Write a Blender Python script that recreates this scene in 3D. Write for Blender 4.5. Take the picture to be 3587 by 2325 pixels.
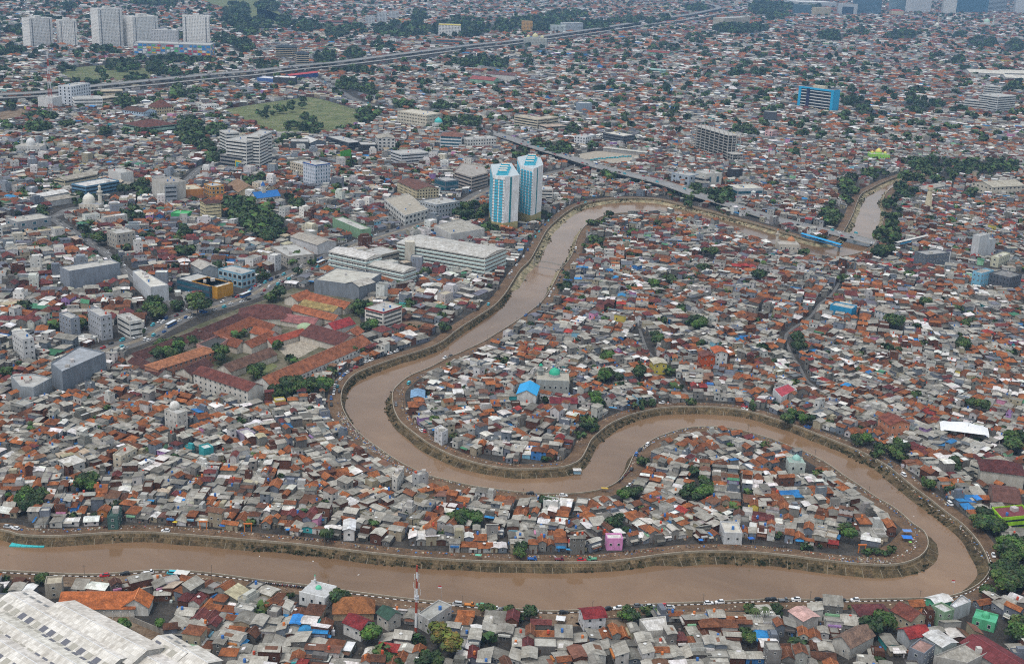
import bpy, math, random
import numpy as np
from mathutils import Vector, Matrix
from mathutils.geometry import delaunay_2d_cdt

for _o in list(bpy.data.objects):
    bpy.data.objects.remove(_o)
SC = bpy.context.scene
COL = SC.collection
rng = random.Random(11)
U = rng.uniform
PI = math.pi
HAZE = 6.5e-5

# ------------------------------------------------------------------ camera, sky, sun, exposure
PW, PH, FPX, CAMH = 3587, 2325, 4394.0, 282.0          # photograph size, focal length in its pixels, height over the ground
PITCH, ROLL = math.atan(.3186), math.radians(2.4)
_F = np.array([0, math.cos(PITCH), -math.sin(PITCH)])
_U0 = np.array([0, math.sin(PITCH), math.cos(PITCH)])
_R0 = np.array([1.0, 0, 0])
_X = math.cos(ROLL) * _R0 + math.sin(ROLL) * _U0
_U = -math.sin(ROLL) * _R0 + math.cos(ROLL) * _U0
cd = bpy.data.cameras.new('camera')
cam = bpy.data.objects.new('camera', cd)
COL.objects.link(cam)
SC.camera = cam
cd.sensor_fit = 'HORIZONTAL'
cd.sensor_width = 36
cd.lens = FPX / PW * 36
cd.clip_start, cd.clip_end = 1.0, 40000
cam.matrix_world = Matrix(((_X[0], _U[0], -_F[0], 0), (_X[1], _U[1], -_F[1], 0), (_X[2], _U[2], -_F[2], CAMH), (0, 0, 0, 1)))

SUN_EL, SUN_AZ = math.radians(66), math.radians(215)
world = bpy.data.worlds.new('World')
SC.world = world
world.use_nodes = True
wn = world.node_tree.nodes
wl = world.node_tree.links
wn.clear()
w_out = wn.new('ShaderNodeOutputWorld')
w_bg = wn.new('ShaderNodeBackground')
w_sky = wn.new('ShaderNodeTexSky')
w_sky.sky_type = 'NISHITA'
w_sky.sun_disc = False
w_sky.sun_elevation = SUN_EL
w_sky.sun_rotation = SUN_AZ
w_sky.dust_density = 6.0
w_sky.air_density = 1.2
w_hs = wn.new('ShaderNodeHueSaturation')
w_hs.inputs['Saturation'].default_value = 0.75          # a closed cloud layer: the sky's blue washed out evenly
w_mix = wn.new('ShaderNodeMix')                           # even overcast layer over the clear sky
w_mix.data_type = 'RGBA'
w_mix.inputs[0].default_value = 0.55
w_mix.inputs[7].default_value = (5.2, 5.7, 6.0, 1)
wl.new(w_sky.outputs[0], w_hs.inputs['Color'])
wl.new(w_hs.outputs[0], w_mix.inputs[6])
wl.new(w_mix.outputs[2], w_bg.inputs[0])
w_bg.inputs[1].default_value = 0.15
wl.new(w_bg.outputs[0], w_out.inputs[0])
sd = bpy.data.lights.new('sun', 'SUN')
sd.energy = 1.25
sd.angle = math.radians(11)
sd.color = (1.0, 0.985, 0.965)
sun = bpy.data.objects.new('sun', sd)
COL.objects.link(sun)
_sdir = Vector((math.sin(SUN_AZ) * math.cos(SUN_EL), math.cos(SUN_AZ) * math.cos(SUN_EL), math.sin(SUN_EL)))
sun.rotation_euler = (-_sdir).to_track_quat('-Z', 'Y').to_euler()
vs = SC.view_settings
vs.view_transform = 'Standard'
vs.look = 'None'
vs.exposure = 0.27
vs.gamma = 1.0
vs.use_curve_mapping = False
SC.cycles.max_bounces = 5
SC.cycles.diffuse_bounces = 2
SC.cycles.glossy_bounces = 2
SC.cycles.volume_bounces = 0
SC.cycles.use_denoising = False
SC.cycles.filter_width = 1.1

# ------------------------------------------------------------------ pixels to places
TILES = {}
for _r in range(4):
    for _c in range(4):
        TILES[(_r + 1) * 10 + _c + 1] = ((0, 900, 1800, 2687)[_c], (0, 580, 1160, 1740)[_r], 2380 / 900 if _r < 3 else 2374 / 900)
TILES.update({0: (0, 0, 1), 51: (740, 400, 2.2233), 52: (380, 1000, 1.5244), 53: (0, 1950, 2.1437), 54: (2350, 400, 2.9625), 55: (1690, 520, 4.822),
              56: (80, 10, 6.611), 57: (430, 20, 6.611), 58: (2780, 270, 8.5), 59: (3300, 780, 6.707), 60: (1140, 830, 3.719), 61: (1340, 1260, 2.2217), 62: (3180, 1560, 2.0197)})


def px(t, x, y):
    o = TILES[t]
    return o[0] + x / o[2], o[1] + y / o[2]


def un(x, y, z=0.0):
    """the place at height z that the photograph's pixel looks at"""
    d = _F + (x - PW / 2) / FPX * _X - (y - PH / 2) / FPX * _U
    k = (z - CAMH) / d[2]
    return Vector((d[0] * k, d[1] * k, z))


def unt(t, x, y, z=0.0):
    return un(*px(t, x, y), z)


def proj(x, y, z=0.0):
    vx, vy, vz = x, y, z - CAMH
    k = vx * _F[0] + vy * _F[1] + vz * _F[2]
    return (PW / 2 + FPX * (vx * _X[0] + vy * _X[1] + vz * _X[2]) / k, PH / 2 - FPX * (vx * _U[0] + vy * _U[1] + vz * _U[2]) / k)


def smooth(pts, step):
    """Catmull-Rom through 2-D points, resampled at about step metres"""
    out = []
    n = len(pts)
    for i in range(n - 1):
        p0, p1, p2, p3 = (np.array(pts[max(0, min(n - 1, j))][:2], float) for j in (i - 1, i, i + 1, i + 2))
        m = max(1, int(np.linalg.norm(p2 - p1) / step))
        for k in range(m):
            t = k / m
            out.append(.5 * (2 * p1 + (p2 - p0) * t + (2 * p0 - 5 * p1 + 4 * p2 - p3) * t * t + (3 * p1 - p0 - 3 * p2 + p3) * t ** 3))
    out.append(np.array(pts[-1][:2], float))
    return np.array(out)


def normals(P):
    """unit vectors to the right-hand side of the direction of travel"""
    T = np.gradient(P, axis=0)
    T /= np.maximum(np.linalg.norm(T, axis=1)[:, None], 1e-6)
    return np.stack([T[:, 1], -T[:, 0]], 1)


# ------------------------------------------------------------------ materials
def mat(name, rough=.8, spec=.3):
    m = bpy.data.materials.new(name)
    m.use_nodes = True
    nt = m.node_tree
    b = nt.nodes['Principled BSDF']
    b.inputs['Roughness'].default_value = rough
    b.inputs['Specular IOR Level'].default_value = spec
    return m, nt, b


def nd(nt, kind, **kw):
    n = nt.nodes.new(kind)
    for k, v in kw.items():
        if k in n.inputs:
            n.inputs[k].default_value = v
        else:
            setattr(n, k, v)
    return n


def ramp(nt, a, b, ca, cb):
    r = nt.nodes.new('ShaderNodeValToRGB')
    r.color_ramp.elements[0].position, r.color_ramp.elements[1].position = a, b
    r.color_ramp.elements[0].color, r.color_ramp.elements[1].color = (*ca, 1), (*cb, 1)
    return r


def mul(nt, a, b, fac=1.0, kind='MULTIPLY'):
    m = nt.nodes.new('ShaderNodeMix')
    m.data_type = 'RGBA'
    m.blend_type = kind
    m.inputs[0].default_value = fac
    nt.links.new(a, m.inputs[6])
    nt.links.new(b, m.inputs[7])
    return m.outputs[2]


def col_mat(name, rough, spec, layers, uv=False, sheets=False, tiles=False, metallic=0):
    """base colour from the mesh's own colour, varied by noise layers (scale, lo, hi, stretch-z)"""
    m, nt, b = mat(name, rough, spec)
    b.inputs['Metallic'].default_value = metallic
    at = nd(nt, 'ShaderNodeAttribute', attribute_name='Col')
    geo = nt.nodes.new('ShaderNodeNewGeometry')
    c = at.outputs['Color']
    for sc, lo, hi, sz in layers:
        mp = nd(nt, 'ShaderNodeMapping')
        mp.inputs['Scale'].default_value = (1, 1, sz)
        nt.links.new(geo.outputs['Position'], mp.inputs[0])
        nz = nd(nt, 'ShaderNodeTexNoise', Scale=sc, Detail=3.0, Roughness=.6)
        nt.links.new(mp.outputs[0], nz.inputs['Vector'])
        r = ramp(nt, .32, .68, lo, hi)
        nt.links.new(nz.outputs['Fac'], r.inputs[0])
        c = mul(nt, c, r.outputs[0])
    if sheets or tiles:
        uvn = nd(nt, 'ShaderNodeUVMap', uv_map='UVMap')
        bk = nd(nt, 'ShaderNodeTexBrick', Scale=1.0)
        if sheets:
            bk.offset = .5
            bk.inputs['Color1'].default_value, bk.inputs['Color2'].default_value, bk.inputs['Mortar'].default_value = (1.12, 1.12, 1.12, 1), (.72, .71, .7, 1), (.5, .49, .48, 1)
            bk.inputs['Mortar Size'].default_value, bk.inputs['Brick Width'].default_value, bk.inputs['Row Height'].default_value = .035, 1.05, 2.3
        else:
            bk.inputs['Color1'].default_value, bk.inputs['Color2'].default_value, bk.inputs['Mortar'].default_value = (1.15, 1.1, 1.05, 1), (.72, .74, .78, 1), (.62, .6, .6, 1)
            bk.inputs['Mortar Size'].default_value, bk.inputs['Brick Width'].default_value, bk.inputs['Row Height'].default_value = .03, .5, .42
        nt.links.new(uvn.outputs[0], bk.inputs['Vector'])
        c = mul(nt, c, bk.outputs['Color'], .9)
    nt.links.new(c, b.inputs['Base Color'])
    return m


G2 = lambda v: (v, v, v)
M = {}
M['sheet'] = col_mat('corrugated_sheet', .75, .25, [(.35, (.76, .74, .71), (1.1, 1.1, 1.1), 1), (1.6, (.8, .78, .75), (1.08, 1.08, 1.08), 1), (.12, (.85, .82, .78), (1.08, 1.08, 1.08), 1)], sheets=True)
M['tile'] = col_mat('clay_tile', .85, .2, [(.3, (.55, .55, .58), (1.25, 1.2, 1.15), 1), (1.5, (.7, .68, .68), (1.2, 1.15, 1.1), 1)], tiles=True)
M['metal'] = col_mat('white_metal_roof', .6, .3, [(.08, (.82, .8, .77), (1.05, 1.05, 1.05), 1), (.6, (.84, .82, .79), (1.04, 1.04, 1.04), 1)], sheets=True)
M['wall'] = col_mat('painted_wall', .9, .2, [(.5, (.78, .76, .73), (1.08, 1.08, 1.08), .25), (2.2, (.82, .8, .78), (1.06, 1.06, 1.06), .3)])
M['slab'] = col_mat('concrete_slab', .88, .2, [(.22, (.76, .74, .71), (1.1, 1.1, 1.1), 1), (1.1, (.82, .81, .79), (1.08, 1.08, 1.08), 1)])
M['paint'] = col_mat('vehicle_paint', .3, .5, [])
M['plain'] = col_mat('plain_paint', .6, .35, [(1.2, (.85, .85, .85), (1.05, 1.05, 1.05), 1)])
M['leaf'] = col_mat('foliage', .65, .25, [(.18, (.6, .66, .6), (1.3, 1.25, 1.1), 1)])
M['bark'] = col_mat('bark', .9, .1, [(2, (.7, .7, .7), (1.2, 1.2, 1.2), .3)])
m, nt, b = mat('window_glass', .12, .6)
b.inputs['Base Color'].default_value = (.018, .024, .03, 1)
M['glass'] = m
m, nt, b = mat('blue_glass', .1, .7)
b.inputs['Base Color'].default_value = (.02, .09, .13, 1)
M['blueglass'] = m
m, nt, b = mat('tyre_rubber', .8, .2)
b.inputs['Base Color'].default_value = (.015, .015, .016, 1)
M['rubber'] = m


def noise_mat(name, stops, scale, rough=.9, spec=.2, detail=5, bump=0, scale2=None):
    """colour from world-space noise: stops = [(position, colour)...]"""
    m, nt, b = mat(name, rough, spec)
    geo = nt.nodes.new('ShaderNodeNewGeometry')
    nz = nd(nt, 'ShaderNodeTexNoise', Scale=scale, Detail=float(detail), Roughness=.65)
    nt.links.new(geo.outputs['Position'], nz.inputs['Vector'])
    r = nt.nodes.new('ShaderNodeValToRGB')
    cr = r.color_ramp
    while len(cr.elements) < len(stops):
        cr.elements.new(.5)
    for e, (p, c) in zip(cr.elements, stops):
        e.position = p
        e.color = (*c, 1)
    nt.links.new(nz.outputs['Fac'], r.inputs[0])
    c = r.outputs[0]
    if scale2:
        n2 = nd(nt, 'ShaderNodeTexNoise', Scale=scale2, Detail=3.0)
        nt.links.new(geo.outputs['Position'], n2.inputs['Vector'])
        r2 = ramp(nt, .3, .7, G2(.7), G2(1.2))
        nt.links.new(n2.outputs['Fac'], r2.inputs[0])
        c = mul(nt, c, r2.outputs[0])
    nt.links.new(c, b.inputs['Base Color'])
    return m, nt, b, nz


M['ground'] = noise_mat('city_ground', [(.3, (.022, .02, .019)), (.5, (.042, .038, .034)), (.7, (.08, .07, .06))], .09, scale2=.7)[0]
m, nt, b, nz = noise_mat('wet_mud', [(.3, (.07, .042, .024)), (.5, (.125, .078, .046)), (.7, (.19, .125, .08))], .11, scale2=.8)
r = ramp(nt, .36, .46, G2(.22), G2(.9))
nt.links.new(nz.outputs['Fac'], r.inputs[0])
nt.links.new(r.outputs[0], b.inputs['Roughness'])
M['mud'] = m
M['asphalt'] = noise_mat('asphalt', [(.3, (.09, .088, .087)), (.7, (.15, .146, .142))], .12, .9, scale2=1.1)[0]
M['busway'] = noise_mat('worn_busway', [(.3, (.14, .115, .085)), (.7, (.22, .19, .15))], .12, .9, scale2=1.1)[0]
M['deck'] = noise_mat('deck_concrete', [(.3, (.3, .3, .29)), (.7, (.45, .44, .43))], .05, .9, scale2=.6)[0]
M['grass'] = noise_mat('dry_grass', [(.3, (.06, .08, .03)), (.5, (.12, .14, .055)), (.72, (.21, .19, .1))], .045, .95, scale2=.5)[0]
M['earth'] = noise_mat('bare_earth', [(.3, (.1, .065, .04)), (.5, (.17, .12, .08)), (.7, (.26, .2, .14))], .12, .95, scale2=.9)[0]
M['paving'] = noise_mat('pale_paving', [(.3, (.22, .19, .15)), (.7, (.42, .37, .3))], .25, .9, scale2=1.0)[0]
m, nt, b, nz = noise_mat('river_silt_water', [(.25, (.155, .092, .05)), (.5, (.185, .112, .063)), (.75, (.225, .143, .084))], .02, .07, .5, detail=6, scale2=.006)
nz.inputs['Distortion'].default_value = 1.6
b.inputs['IOR'].default_value = 1.34
geo = nt.nodes.new('ShaderNodeNewGeometry')
n2 = nd(nt, 'ShaderNodeTexNoise', Scale=.5, Detail=5.0, Roughness=.65)
n3 = nd(nt, 'ShaderNodeTexNoise', Scale=.025, Detail=3.0, Distortion=1.2)
nt.links.new(geo.outputs['Position'], n2.inputs['Vector'])
nt.links.new(geo.outputs['Position'], n3.inputs['Vector'])
bp = nd(nt, 'ShaderNodeBump', Strength=.09, Distance=.2)
nt.links.new(n2.outputs['Fac'], bp.inputs['Height'])
nt.links.new(bp.outputs[0], b.inputs['Normal'])
r = ramp(nt, .35, .65, G2(.04), G2(.17))
nt.links.new(n3.outputs['Fac'], r.inputs[0])
nt.links.new(r.outputs[0], b.inputs['Roughness'])
M['water'] = m


# ------------------------------------------------------------------ mesh builder
class MB:
    def __init__(s, dedupe=True):
        s.v, s.f, s.c, s.m, s.uv, s.dd, s.key = [], [], [], [], [], dedupe, {}

    def vert(s, p):
        if not s.dd:
            s.v.append((p[0], p[1], p[2]))
            return len(s.v) - 1
        k = (round(p[0], 3), round(p[1], 3), round(p[2], 3))
        i = s.key.get(k)
        if i is None:
            i = s.key[k] = len(s.v)
            s.v.append((p[0], p[1], p[2]))
        return i

    def poly(s, pts, col, m=0, uv=None):
        s.f.append([s.vert(p) for p in pts])
        s.c.append(col)
        s.m.append(m)
        s.uv.append(uv)

    def box(s, x0, y0, z0, x1, y1, z1, col, m=0, top=None, bottom=True):
        a, b, c, d = (x0, y0), (x1, y0), (x1, y1), (x0, y1)
        for p, q in ((a, b), (b, c), (c, d), (d, a)):
            s.poly([(*p, z0), (*q, z0), (*q, z1), (*p, z1)], col, m)
        s.poly([(*a, z1), (*b, z1), (*c, z1), (*d, z1)], top or col, m, [a, b, c, d])
        if bottom:
            s.poly([(*d, z0), (*c, z0), (*b, z0), (*a, z0)], col, m)
        return s

    def prism(s, pts, z0, z1, col, m=0, top=None, tm=None, bottom=False):
        n = len(pts)
        for i in range(n):
            p, q = pts[i], pts[(i + 1) % n]
            s.poly([(p[0], p[1], z0), (q[0], q[1], z0), (q[0], q[1], z1), (p[0], p[1], z1)], col, m)
        s.poly([(p[0], p[1], z1) for p in pts], top or col, m if tm is None else tm, [(p[0], p[1]) for p in pts])
        if bottom:
            s.poly([(p[0], p[1], z0) for p in reversed(pts)], col, m)
        return s

    def cyl(s, x, y, z0, z1, r0, r1, n, col, m=0, cap=True):
        A = [(x + r0 * math.cos(2 * PI * i / n), y + r0 * math.sin(2 * PI * i / n), z0) for i in range(n)]
        B = [(x + r1 * math.cos(2 * PI * i / n), y + r1 * math.sin(2 * PI * i / n), z1) for i in range(n)]
        for i in range(n):
            j = (i + 1) % n
            s.poly([A[i], A[j], B[j], B[i]], col, m)
        if cap:
            s.poly(B, col, m)
        return s

    def dome(s, x, y, z, r, col, m=0, n=16, k=6, squash=1.0, tip=0):
        rings = []
        for j in range(k):
            a = j / k * PI / 2
            rings.append([(x + r * math.cos(a) * math.cos(2 * PI * i / n), y + r * math.cos(a) * math.sin(2 * PI * i / n), z + r * math.sin(a) * squash) for i in range(n)])
        for j in range(k - 1):
            for i in range(n):
                q = (i + 1) % n
                s.poly([rings[j][i], rings[j][q], rings[j + 1][q], rings[j + 1][i]], col, m)
        top = (x, y, z + r * squash + tip)
        for i in range(n):
            s.poly([rings[-1][i], rings[-1][(i + 1) % n], top], col, m)
        return s

    def tube(s, p, q, r, n, col, m=0, r2=None):
        p, q = Vector(p), Vector(q)
        r2 = r if r2 is None else r2
        t = (q - p).normalized()
        a = t.orthogonal().normalized()
        b = t.cross(a)
        A = [p + (a * math.cos(2 * PI * i / n) + b * math.sin(2 * PI * i / n)) * r for i in range(n)]
        B = [q + (a * math.cos(2 * PI * i / n) + b * math.sin(2 * PI * i / n)) * r2 for i in range(n)]
        for i in range(n):
            j = (i + 1) % n
            s.poly([A[i], A[j], B[j], B[i]], col, m)
        s.poly(B, col, m)
        s.poly(A[::-1], col, m)
        return s

    def mesh(s, name, mats):
        me = bpy.data.meshes.new(name)
        nv, nf = len(s.v), len(s.f)
        tot = np.fromiter((len(f) for f in s.f), np.int32, nf)
        st = np.zeros(nf, np.int32)
        st[1:] = np.cumsum(tot)[:-1]
        me.vertices.add(nv)
        me.vertices.foreach_set('co', np.asarray(s.v, np.float32).ravel())
        nl = int(tot.sum())
        me.loops.add(nl)
        me.loops.foreach_set('vertex_index', np.fromiter((i for f in s.f for i in f), np.int32, nl))
        me.polygons.add(nf)
        me.polygons.foreach_set('loop_start', st)
        me.polygons.foreach_set('material_index', np.asarray(s.m, np.int32))
        ca = np.ones((nl, 4), np.float32)
        ca[:, :3] = np.repeat(np.asarray(s.c, np.float32), tot, axis=0)
        at = me.color_attributes.new('Col', 'FLOAT_COLOR', 'CORNER')
        at.data.foreach_set('color', ca.ravel())
        ul = me.uv_layers.new(name='UVMap')
        uv = np.zeros((nl, 2), np.float32)
        for i, u in enumerate(s.uv):
            if u is not None:
                uv[st[i]:st[i] + tot[i]] = u
        ul.data.foreach_set('uv', uv.ravel())
        for x in mats:
            me.materials.append(M[x])
        me.update(calc_edges=True)
        me.shade_flat()
        return me

    def build(s, name, mats, parent=None, loc=(0, 0, 0), rz=0):
        return link(name, s.mesh(name, mats), parent, loc, rz)


KIDS = {}


def link(name, me, parent=None, loc=(0, 0, 0), rz=0, scale=None):
    o = bpy.data.objects.new(name, me)
    COL.objects.link(o)
    o.location = loc
    o.rotation_euler = (0, 0, rz)
    if scale:
        o.scale = scale
    if parent is not None:
        o.parent = parent
        KIDS.setdefault(parent.name, []).append(o)
    return o


def tag(o, label, cat, group=None):
    o['label'] = label
    o['category'] = cat
    if group:
        o['group'] = group
    return o


def thing(name, label, cat, loc=(0, 0, 0), rz=0, group=None):
    return tag(link(name, None, None, loc, rz), label, cat, group)


def kind(o, k):
    o['kind'] = k
    return o


def clone(o, loc=None, rz=None, parent=None, label=None):
    c = o.copy()
    COL.objects.link(c)
    c.parent = parent
    if loc is not None:
        c.location = loc
    if rz is not None:
        c.rotation_euler = (0, 0, rz)
    if label:
        c['label'] = label
    for ch in KIDS.get(o.name, ()):
        clone(ch, parent=c)
    return c


def vary(c, d=.12):
    k = U(1 - d, 1 + d)
    return tuple(max(0, x * k * U(1 - d * .3, 1 + d * .3)) for x in c)


def lerp(a, b, t):
    return tuple(x + (y - x) * t for x, y in zip(a, b))


# ------------------------------------------------------------------ people (one connected low mesh each, grown over a skeleton)
def person_mesh(shirt, legs, pose):
    me = bpy.data.meshes.new('person_skeleton')
    s = .16 if pose else .05
    V = [(0, 0, .95), (0, 0, 1.2), (0, 0, 1.42), (0, 0, 1.52), (0, 0, 1.66), (0, .17, 1.4), (.06 if pose else 0, .23, 1.15), (.16 if pose else .03, .24, .92), (0, -.17, 1.4), (-.06, -.23, 1.15), (-.02, -.24, .92),
         (0, .09, .9), (s, .1, .5), (s * .4, .1, .05), (s * .4 + .14, .1, .03), (0, -.09, .9), (-s, -.1, .5), (-s * 1.6, -.1, .05), (-s * 1.6 + .14, -.1, .03)]
    Ed = [(0, 1), (1, 2), (2, 3), (3, 4), (2, 5), (5, 6), (6, 7), (2, 8), (8, 9), (9, 10), (0, 11), (11, 12), (12, 13), (13, 14), (0, 15), (15, 16), (16, 17), (17, 18)]
    R = [.15, .15, .14, .06, .1, .07, .05, .04, .07, .05, .04, .1, .07, .05, .04, .1, .07, .05, .04]
    me.from_pydata(V, Ed, [])
    ob = bpy.data.objects.new('person_skeleton', me)
    COL.objects.link(ob)
    md = ob.modifiers.new('skin', 'SKIN')
    for v, r_ in zip(me.skin_vertices[0].data, R):
        v.radius = (r_, r_)
    me.skin_vertices[0].data[0].use_root = True
    ob.modifiers.new('sub', 'SUBSURF').levels = 1
    dg = bpy.context.evaluated_depsgraph_get()
    new = bpy.data.meshes.new_from_object(ob.evaluated_get(dg))
    bpy.data.objects.remove(ob)
    at = new.color_attributes.new('Col', 'FLOAT_COLOR', 'CORNER')
    ca = np.ones((len(new.loops), 4), np.float32)
    vi = np.zeros(len(new.loops), np.int32)
    new.loops.foreach_get('vertex_index', vi)
    co = np.zeros(len(new.vertices) * 3, np.float32)
    new.vertices.foreach_get('co', co)
    z = co.reshape(-1, 3)[vi, 2]
    yv = np.abs(co.reshape(-1, 3)[vi, 1])
    skin, hair = (.25, .13, .08), (.015, .012, .01)
    ca[:, :3] = np.where((z < .93)[:, None], legs, np.where((z < 1.46)[:, None], shirt, np.where((z > 1.68)[:, None], hair, skin)))
    ca[(yv > .2) & (z < 1.12) & (z > .8), :3] = skin
    at.data.foreach_set('color', ca.ravel())
    new.materials.clear()
    new.materials.append(M['plain'])
    new.name = 'person'
    return new


PEOPLE = [(person_mesh(s, l, p), d) for s, l, p, d in (((.55, .55, .55), (.04, .04, .06), 1, 'in white shirt and dark trousers walking'), ((.4, .03, .04), (.05, .06, .1), 0, 'in red shirt standing'), ((.04, .12, .35), (.03, .03, .03), 1, 'in blue shirt walking'), ((.03, .03, .035), (.12, .1, .08), 0, 'in black shirt standing'))]

# ------------------------------------------------------------------ river course (bank tops traced in photograph pixels)
BL = [(-420, 1876), (-150, 1862), (0, 1852), (60, 1868), (140, 1874), (230, 1873), (330, 1866), (430, 1861), (540, 1862), (640, 1869), (760, 1878), (900, 1890),
      (1050, 1903), (1200, 1921), (1350, 1938), (1480, 1950), (1620, 1959), (1750, 1964), (1900, 1966), (2030, 1966), (2110, 1964), (2200, 1955), (2320, 1939), (2430, 1929), (2540, 1928),
      (2640, 1931), (2760, 1942), (2900, 1960), (3020, 1972), (3110, 1975), (3170, 1968), (3220, 1948), (3247, 1920), (3252, 1890), (3237, 1857), (3199, 1831), (3161, 1797), (3123, 1768), (3069, 1738),
      (3016, 1701), (2952, 1659), (2899, 1621), (2838, 1587), (2774, 1562), (2700, 1534), (2632, 1513), (2556, 1497), (2481, 1491), (2405, 1497), (2348, 1512), (2292, 1534), (2246, 1565), (2220, 1591),
      (2205, 1625), (2190, 1652), (2163, 1684), (2121, 1706), (2065, 1719), (1989, 1726), (1876, 1725), (1800, 1718), (1732, 1710), (1656, 1699), (1581, 1682), (1505, 1663), (1448, 1640), (1392, 1610),
      (1335, 1572), (1278, 1531), (1240, 1493), (1214, 1455), (1199, 1421), (1195, 1394), (1199, 1364), (1210, 1342), (1229, 1319), (1259, 1300), (1316, 1277), (1392, 1251), (1467, 1228), (1543, 1198),
      (1607, 1150), (1675, 1106), (1732, 1068), (1770, 1026), (1796, 985), (1823, 943), (1857, 909), (1887, 856), (1917, 803), (1951, 769), (1989, 739), (2027, 718), (2084, 703), (2140, 695), (2216, 692),
      (2292, 695), (2348, 705), (2405, 720), (2481, 737), (2556, 758), (2632, 778), (2700, 798), (2780, 822), (2850, 842), (2905, 846), (2940, 832), (2958, 805), (2975, 775), (2990, 742), (3001, 712),
      (3018, 678), (3050, 660), (3084, 642), (3133, 622), (3200, 604), (3280, 592)]
BR = [(-420, 1978), (-150, 1990), (0, 1994), (114, 2000), (265, 2007), (341, 2007), (417, 2002), (493, 1996), (569, 1992), (682, 1998), (796, 2011), (900, 2026), (1071, 2045), (1165, 2058), (1279, 2074),
      (1431, 2093), (1582, 2109), (1700, 2120), (1800, 2129), (1900, 2135), (1952, 2136), (2103, 2127), (2255, 2113), (2482, 2104), (2700, 2095), (2914, 2097), (3104, 2093), (3256, 2091), (3339, 2081),
      (3407, 2055), (3445, 2026), (3466, 1992), (3460, 1956), (3438, 1911), (3407, 1869), (3369, 1831), (3312, 1789), (3253, 1742), (3198, 1701), (3141, 1655), (3103, 1625), (3027, 1584), (2952, 1553),
      (2876, 1523), (2800, 1493), (2710, 1463), (2632, 1440), (2556, 1427), (2443, 1421), (2330, 1425), (2254, 1438), (2197, 1455), (2140, 1481), (2103, 1508), (2072, 1538), (2053, 1576), (2034, 1606),
      (2000, 1625), (1951, 1635), (1876, 1639), (1800, 1640), (1713, 1629), (1638, 1610), (1581, 1591), (1505, 1553), (1448, 1512), (1403, 1474), (1380, 1432), (1375, 1394), (1378, 1364), (1407, 1334),
      (1441, 1311), (1505, 1285), (1562, 1255), (1638, 1221), (1694, 1194), (1743, 1164), (1800, 1128), (1838, 1102), (1895, 1057), (1925, 1015), (1948, 973), (1963, 943), (1989, 913), (2008, 879),
      (2019, 841), (2031, 814), (2050, 790), (2084, 769), (2125, 752), (2178, 745), (2292, 742), (2367, 748), (2443, 763), (2519, 783), (2579, 806), (2632, 826), (2700, 851), (2780, 875), (2860, 893),
      (2940, 897), (3010, 884), (3058, 858), (3072, 826), (3092, 777), (3100, 731), (3092, 701), (3107, 672), (3133, 652), (3200, 628), (3290, 614)]
WATER_Z = -3.6
SL = smooth([un(*p, .8) for p in BL], 4.0)
SR = smooth([un(*p, .8) for p in BR], 4.0)
NL, NR = normals(SL), -normals(SR)                    # both point to the water
RIVER = np.concatenate([SL, SR[::-1]])


def px_of(P):
    return np.array([proj(x, y) for x, y in P])


PXL, PXR = px_of(SL), px_of(SR)


def widths(PX, side):
    w = np.full(len(PX), 2.3)
    for i, (x, y) in enumerate(PX):
        if side == 'L':
            if y < 1000 and x < 2420:
                w[i] = 6.5
            elif y < 1000:
                w[i] = 5.0
            elif 2330 < x < 3260 and y > 1860:
                w[i] = 5.5
        else:
            if x > 3000 and y > 1560:
                w[i] = 5.0
            elif 1370 < x < 2130 and 1380 < y < 1660:
                w[i] = 3.2
            elif y < 1000:
                w[i] = 4.0
    w += np.array([.5 * math.sin(i * .9) + .45 * math.sin(i * .37 + 1) + .25 * math.sin(i * 2.3) for i in range(len(w))])
    k = np.ones(3) / 3
    return np.maximum(.8, np.convolve(np.pad(w, 1, mode='edge'), k, 'valid'))


WL, WR = widths(PXL, 'L'), widths(PXR, 'R')


def inside(poly, x, y):
    """even-odd test of many points"""
    poly = np.asarray(poly)[:, :2]
    r = np.zeros(np.shape(x), bool)
    a = poly
    b = np.roll(poly, -1, axis=0)
    for (x1, y1), (x2, y2) in zip(a, b):
        if y1 == y2:
            continue
        c = ((y1 > y) != (y2 > y)) & (x < (x2 - x1) * (y - y1) / (y2 - y1) + x1)
        r ^= c
    return r


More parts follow.
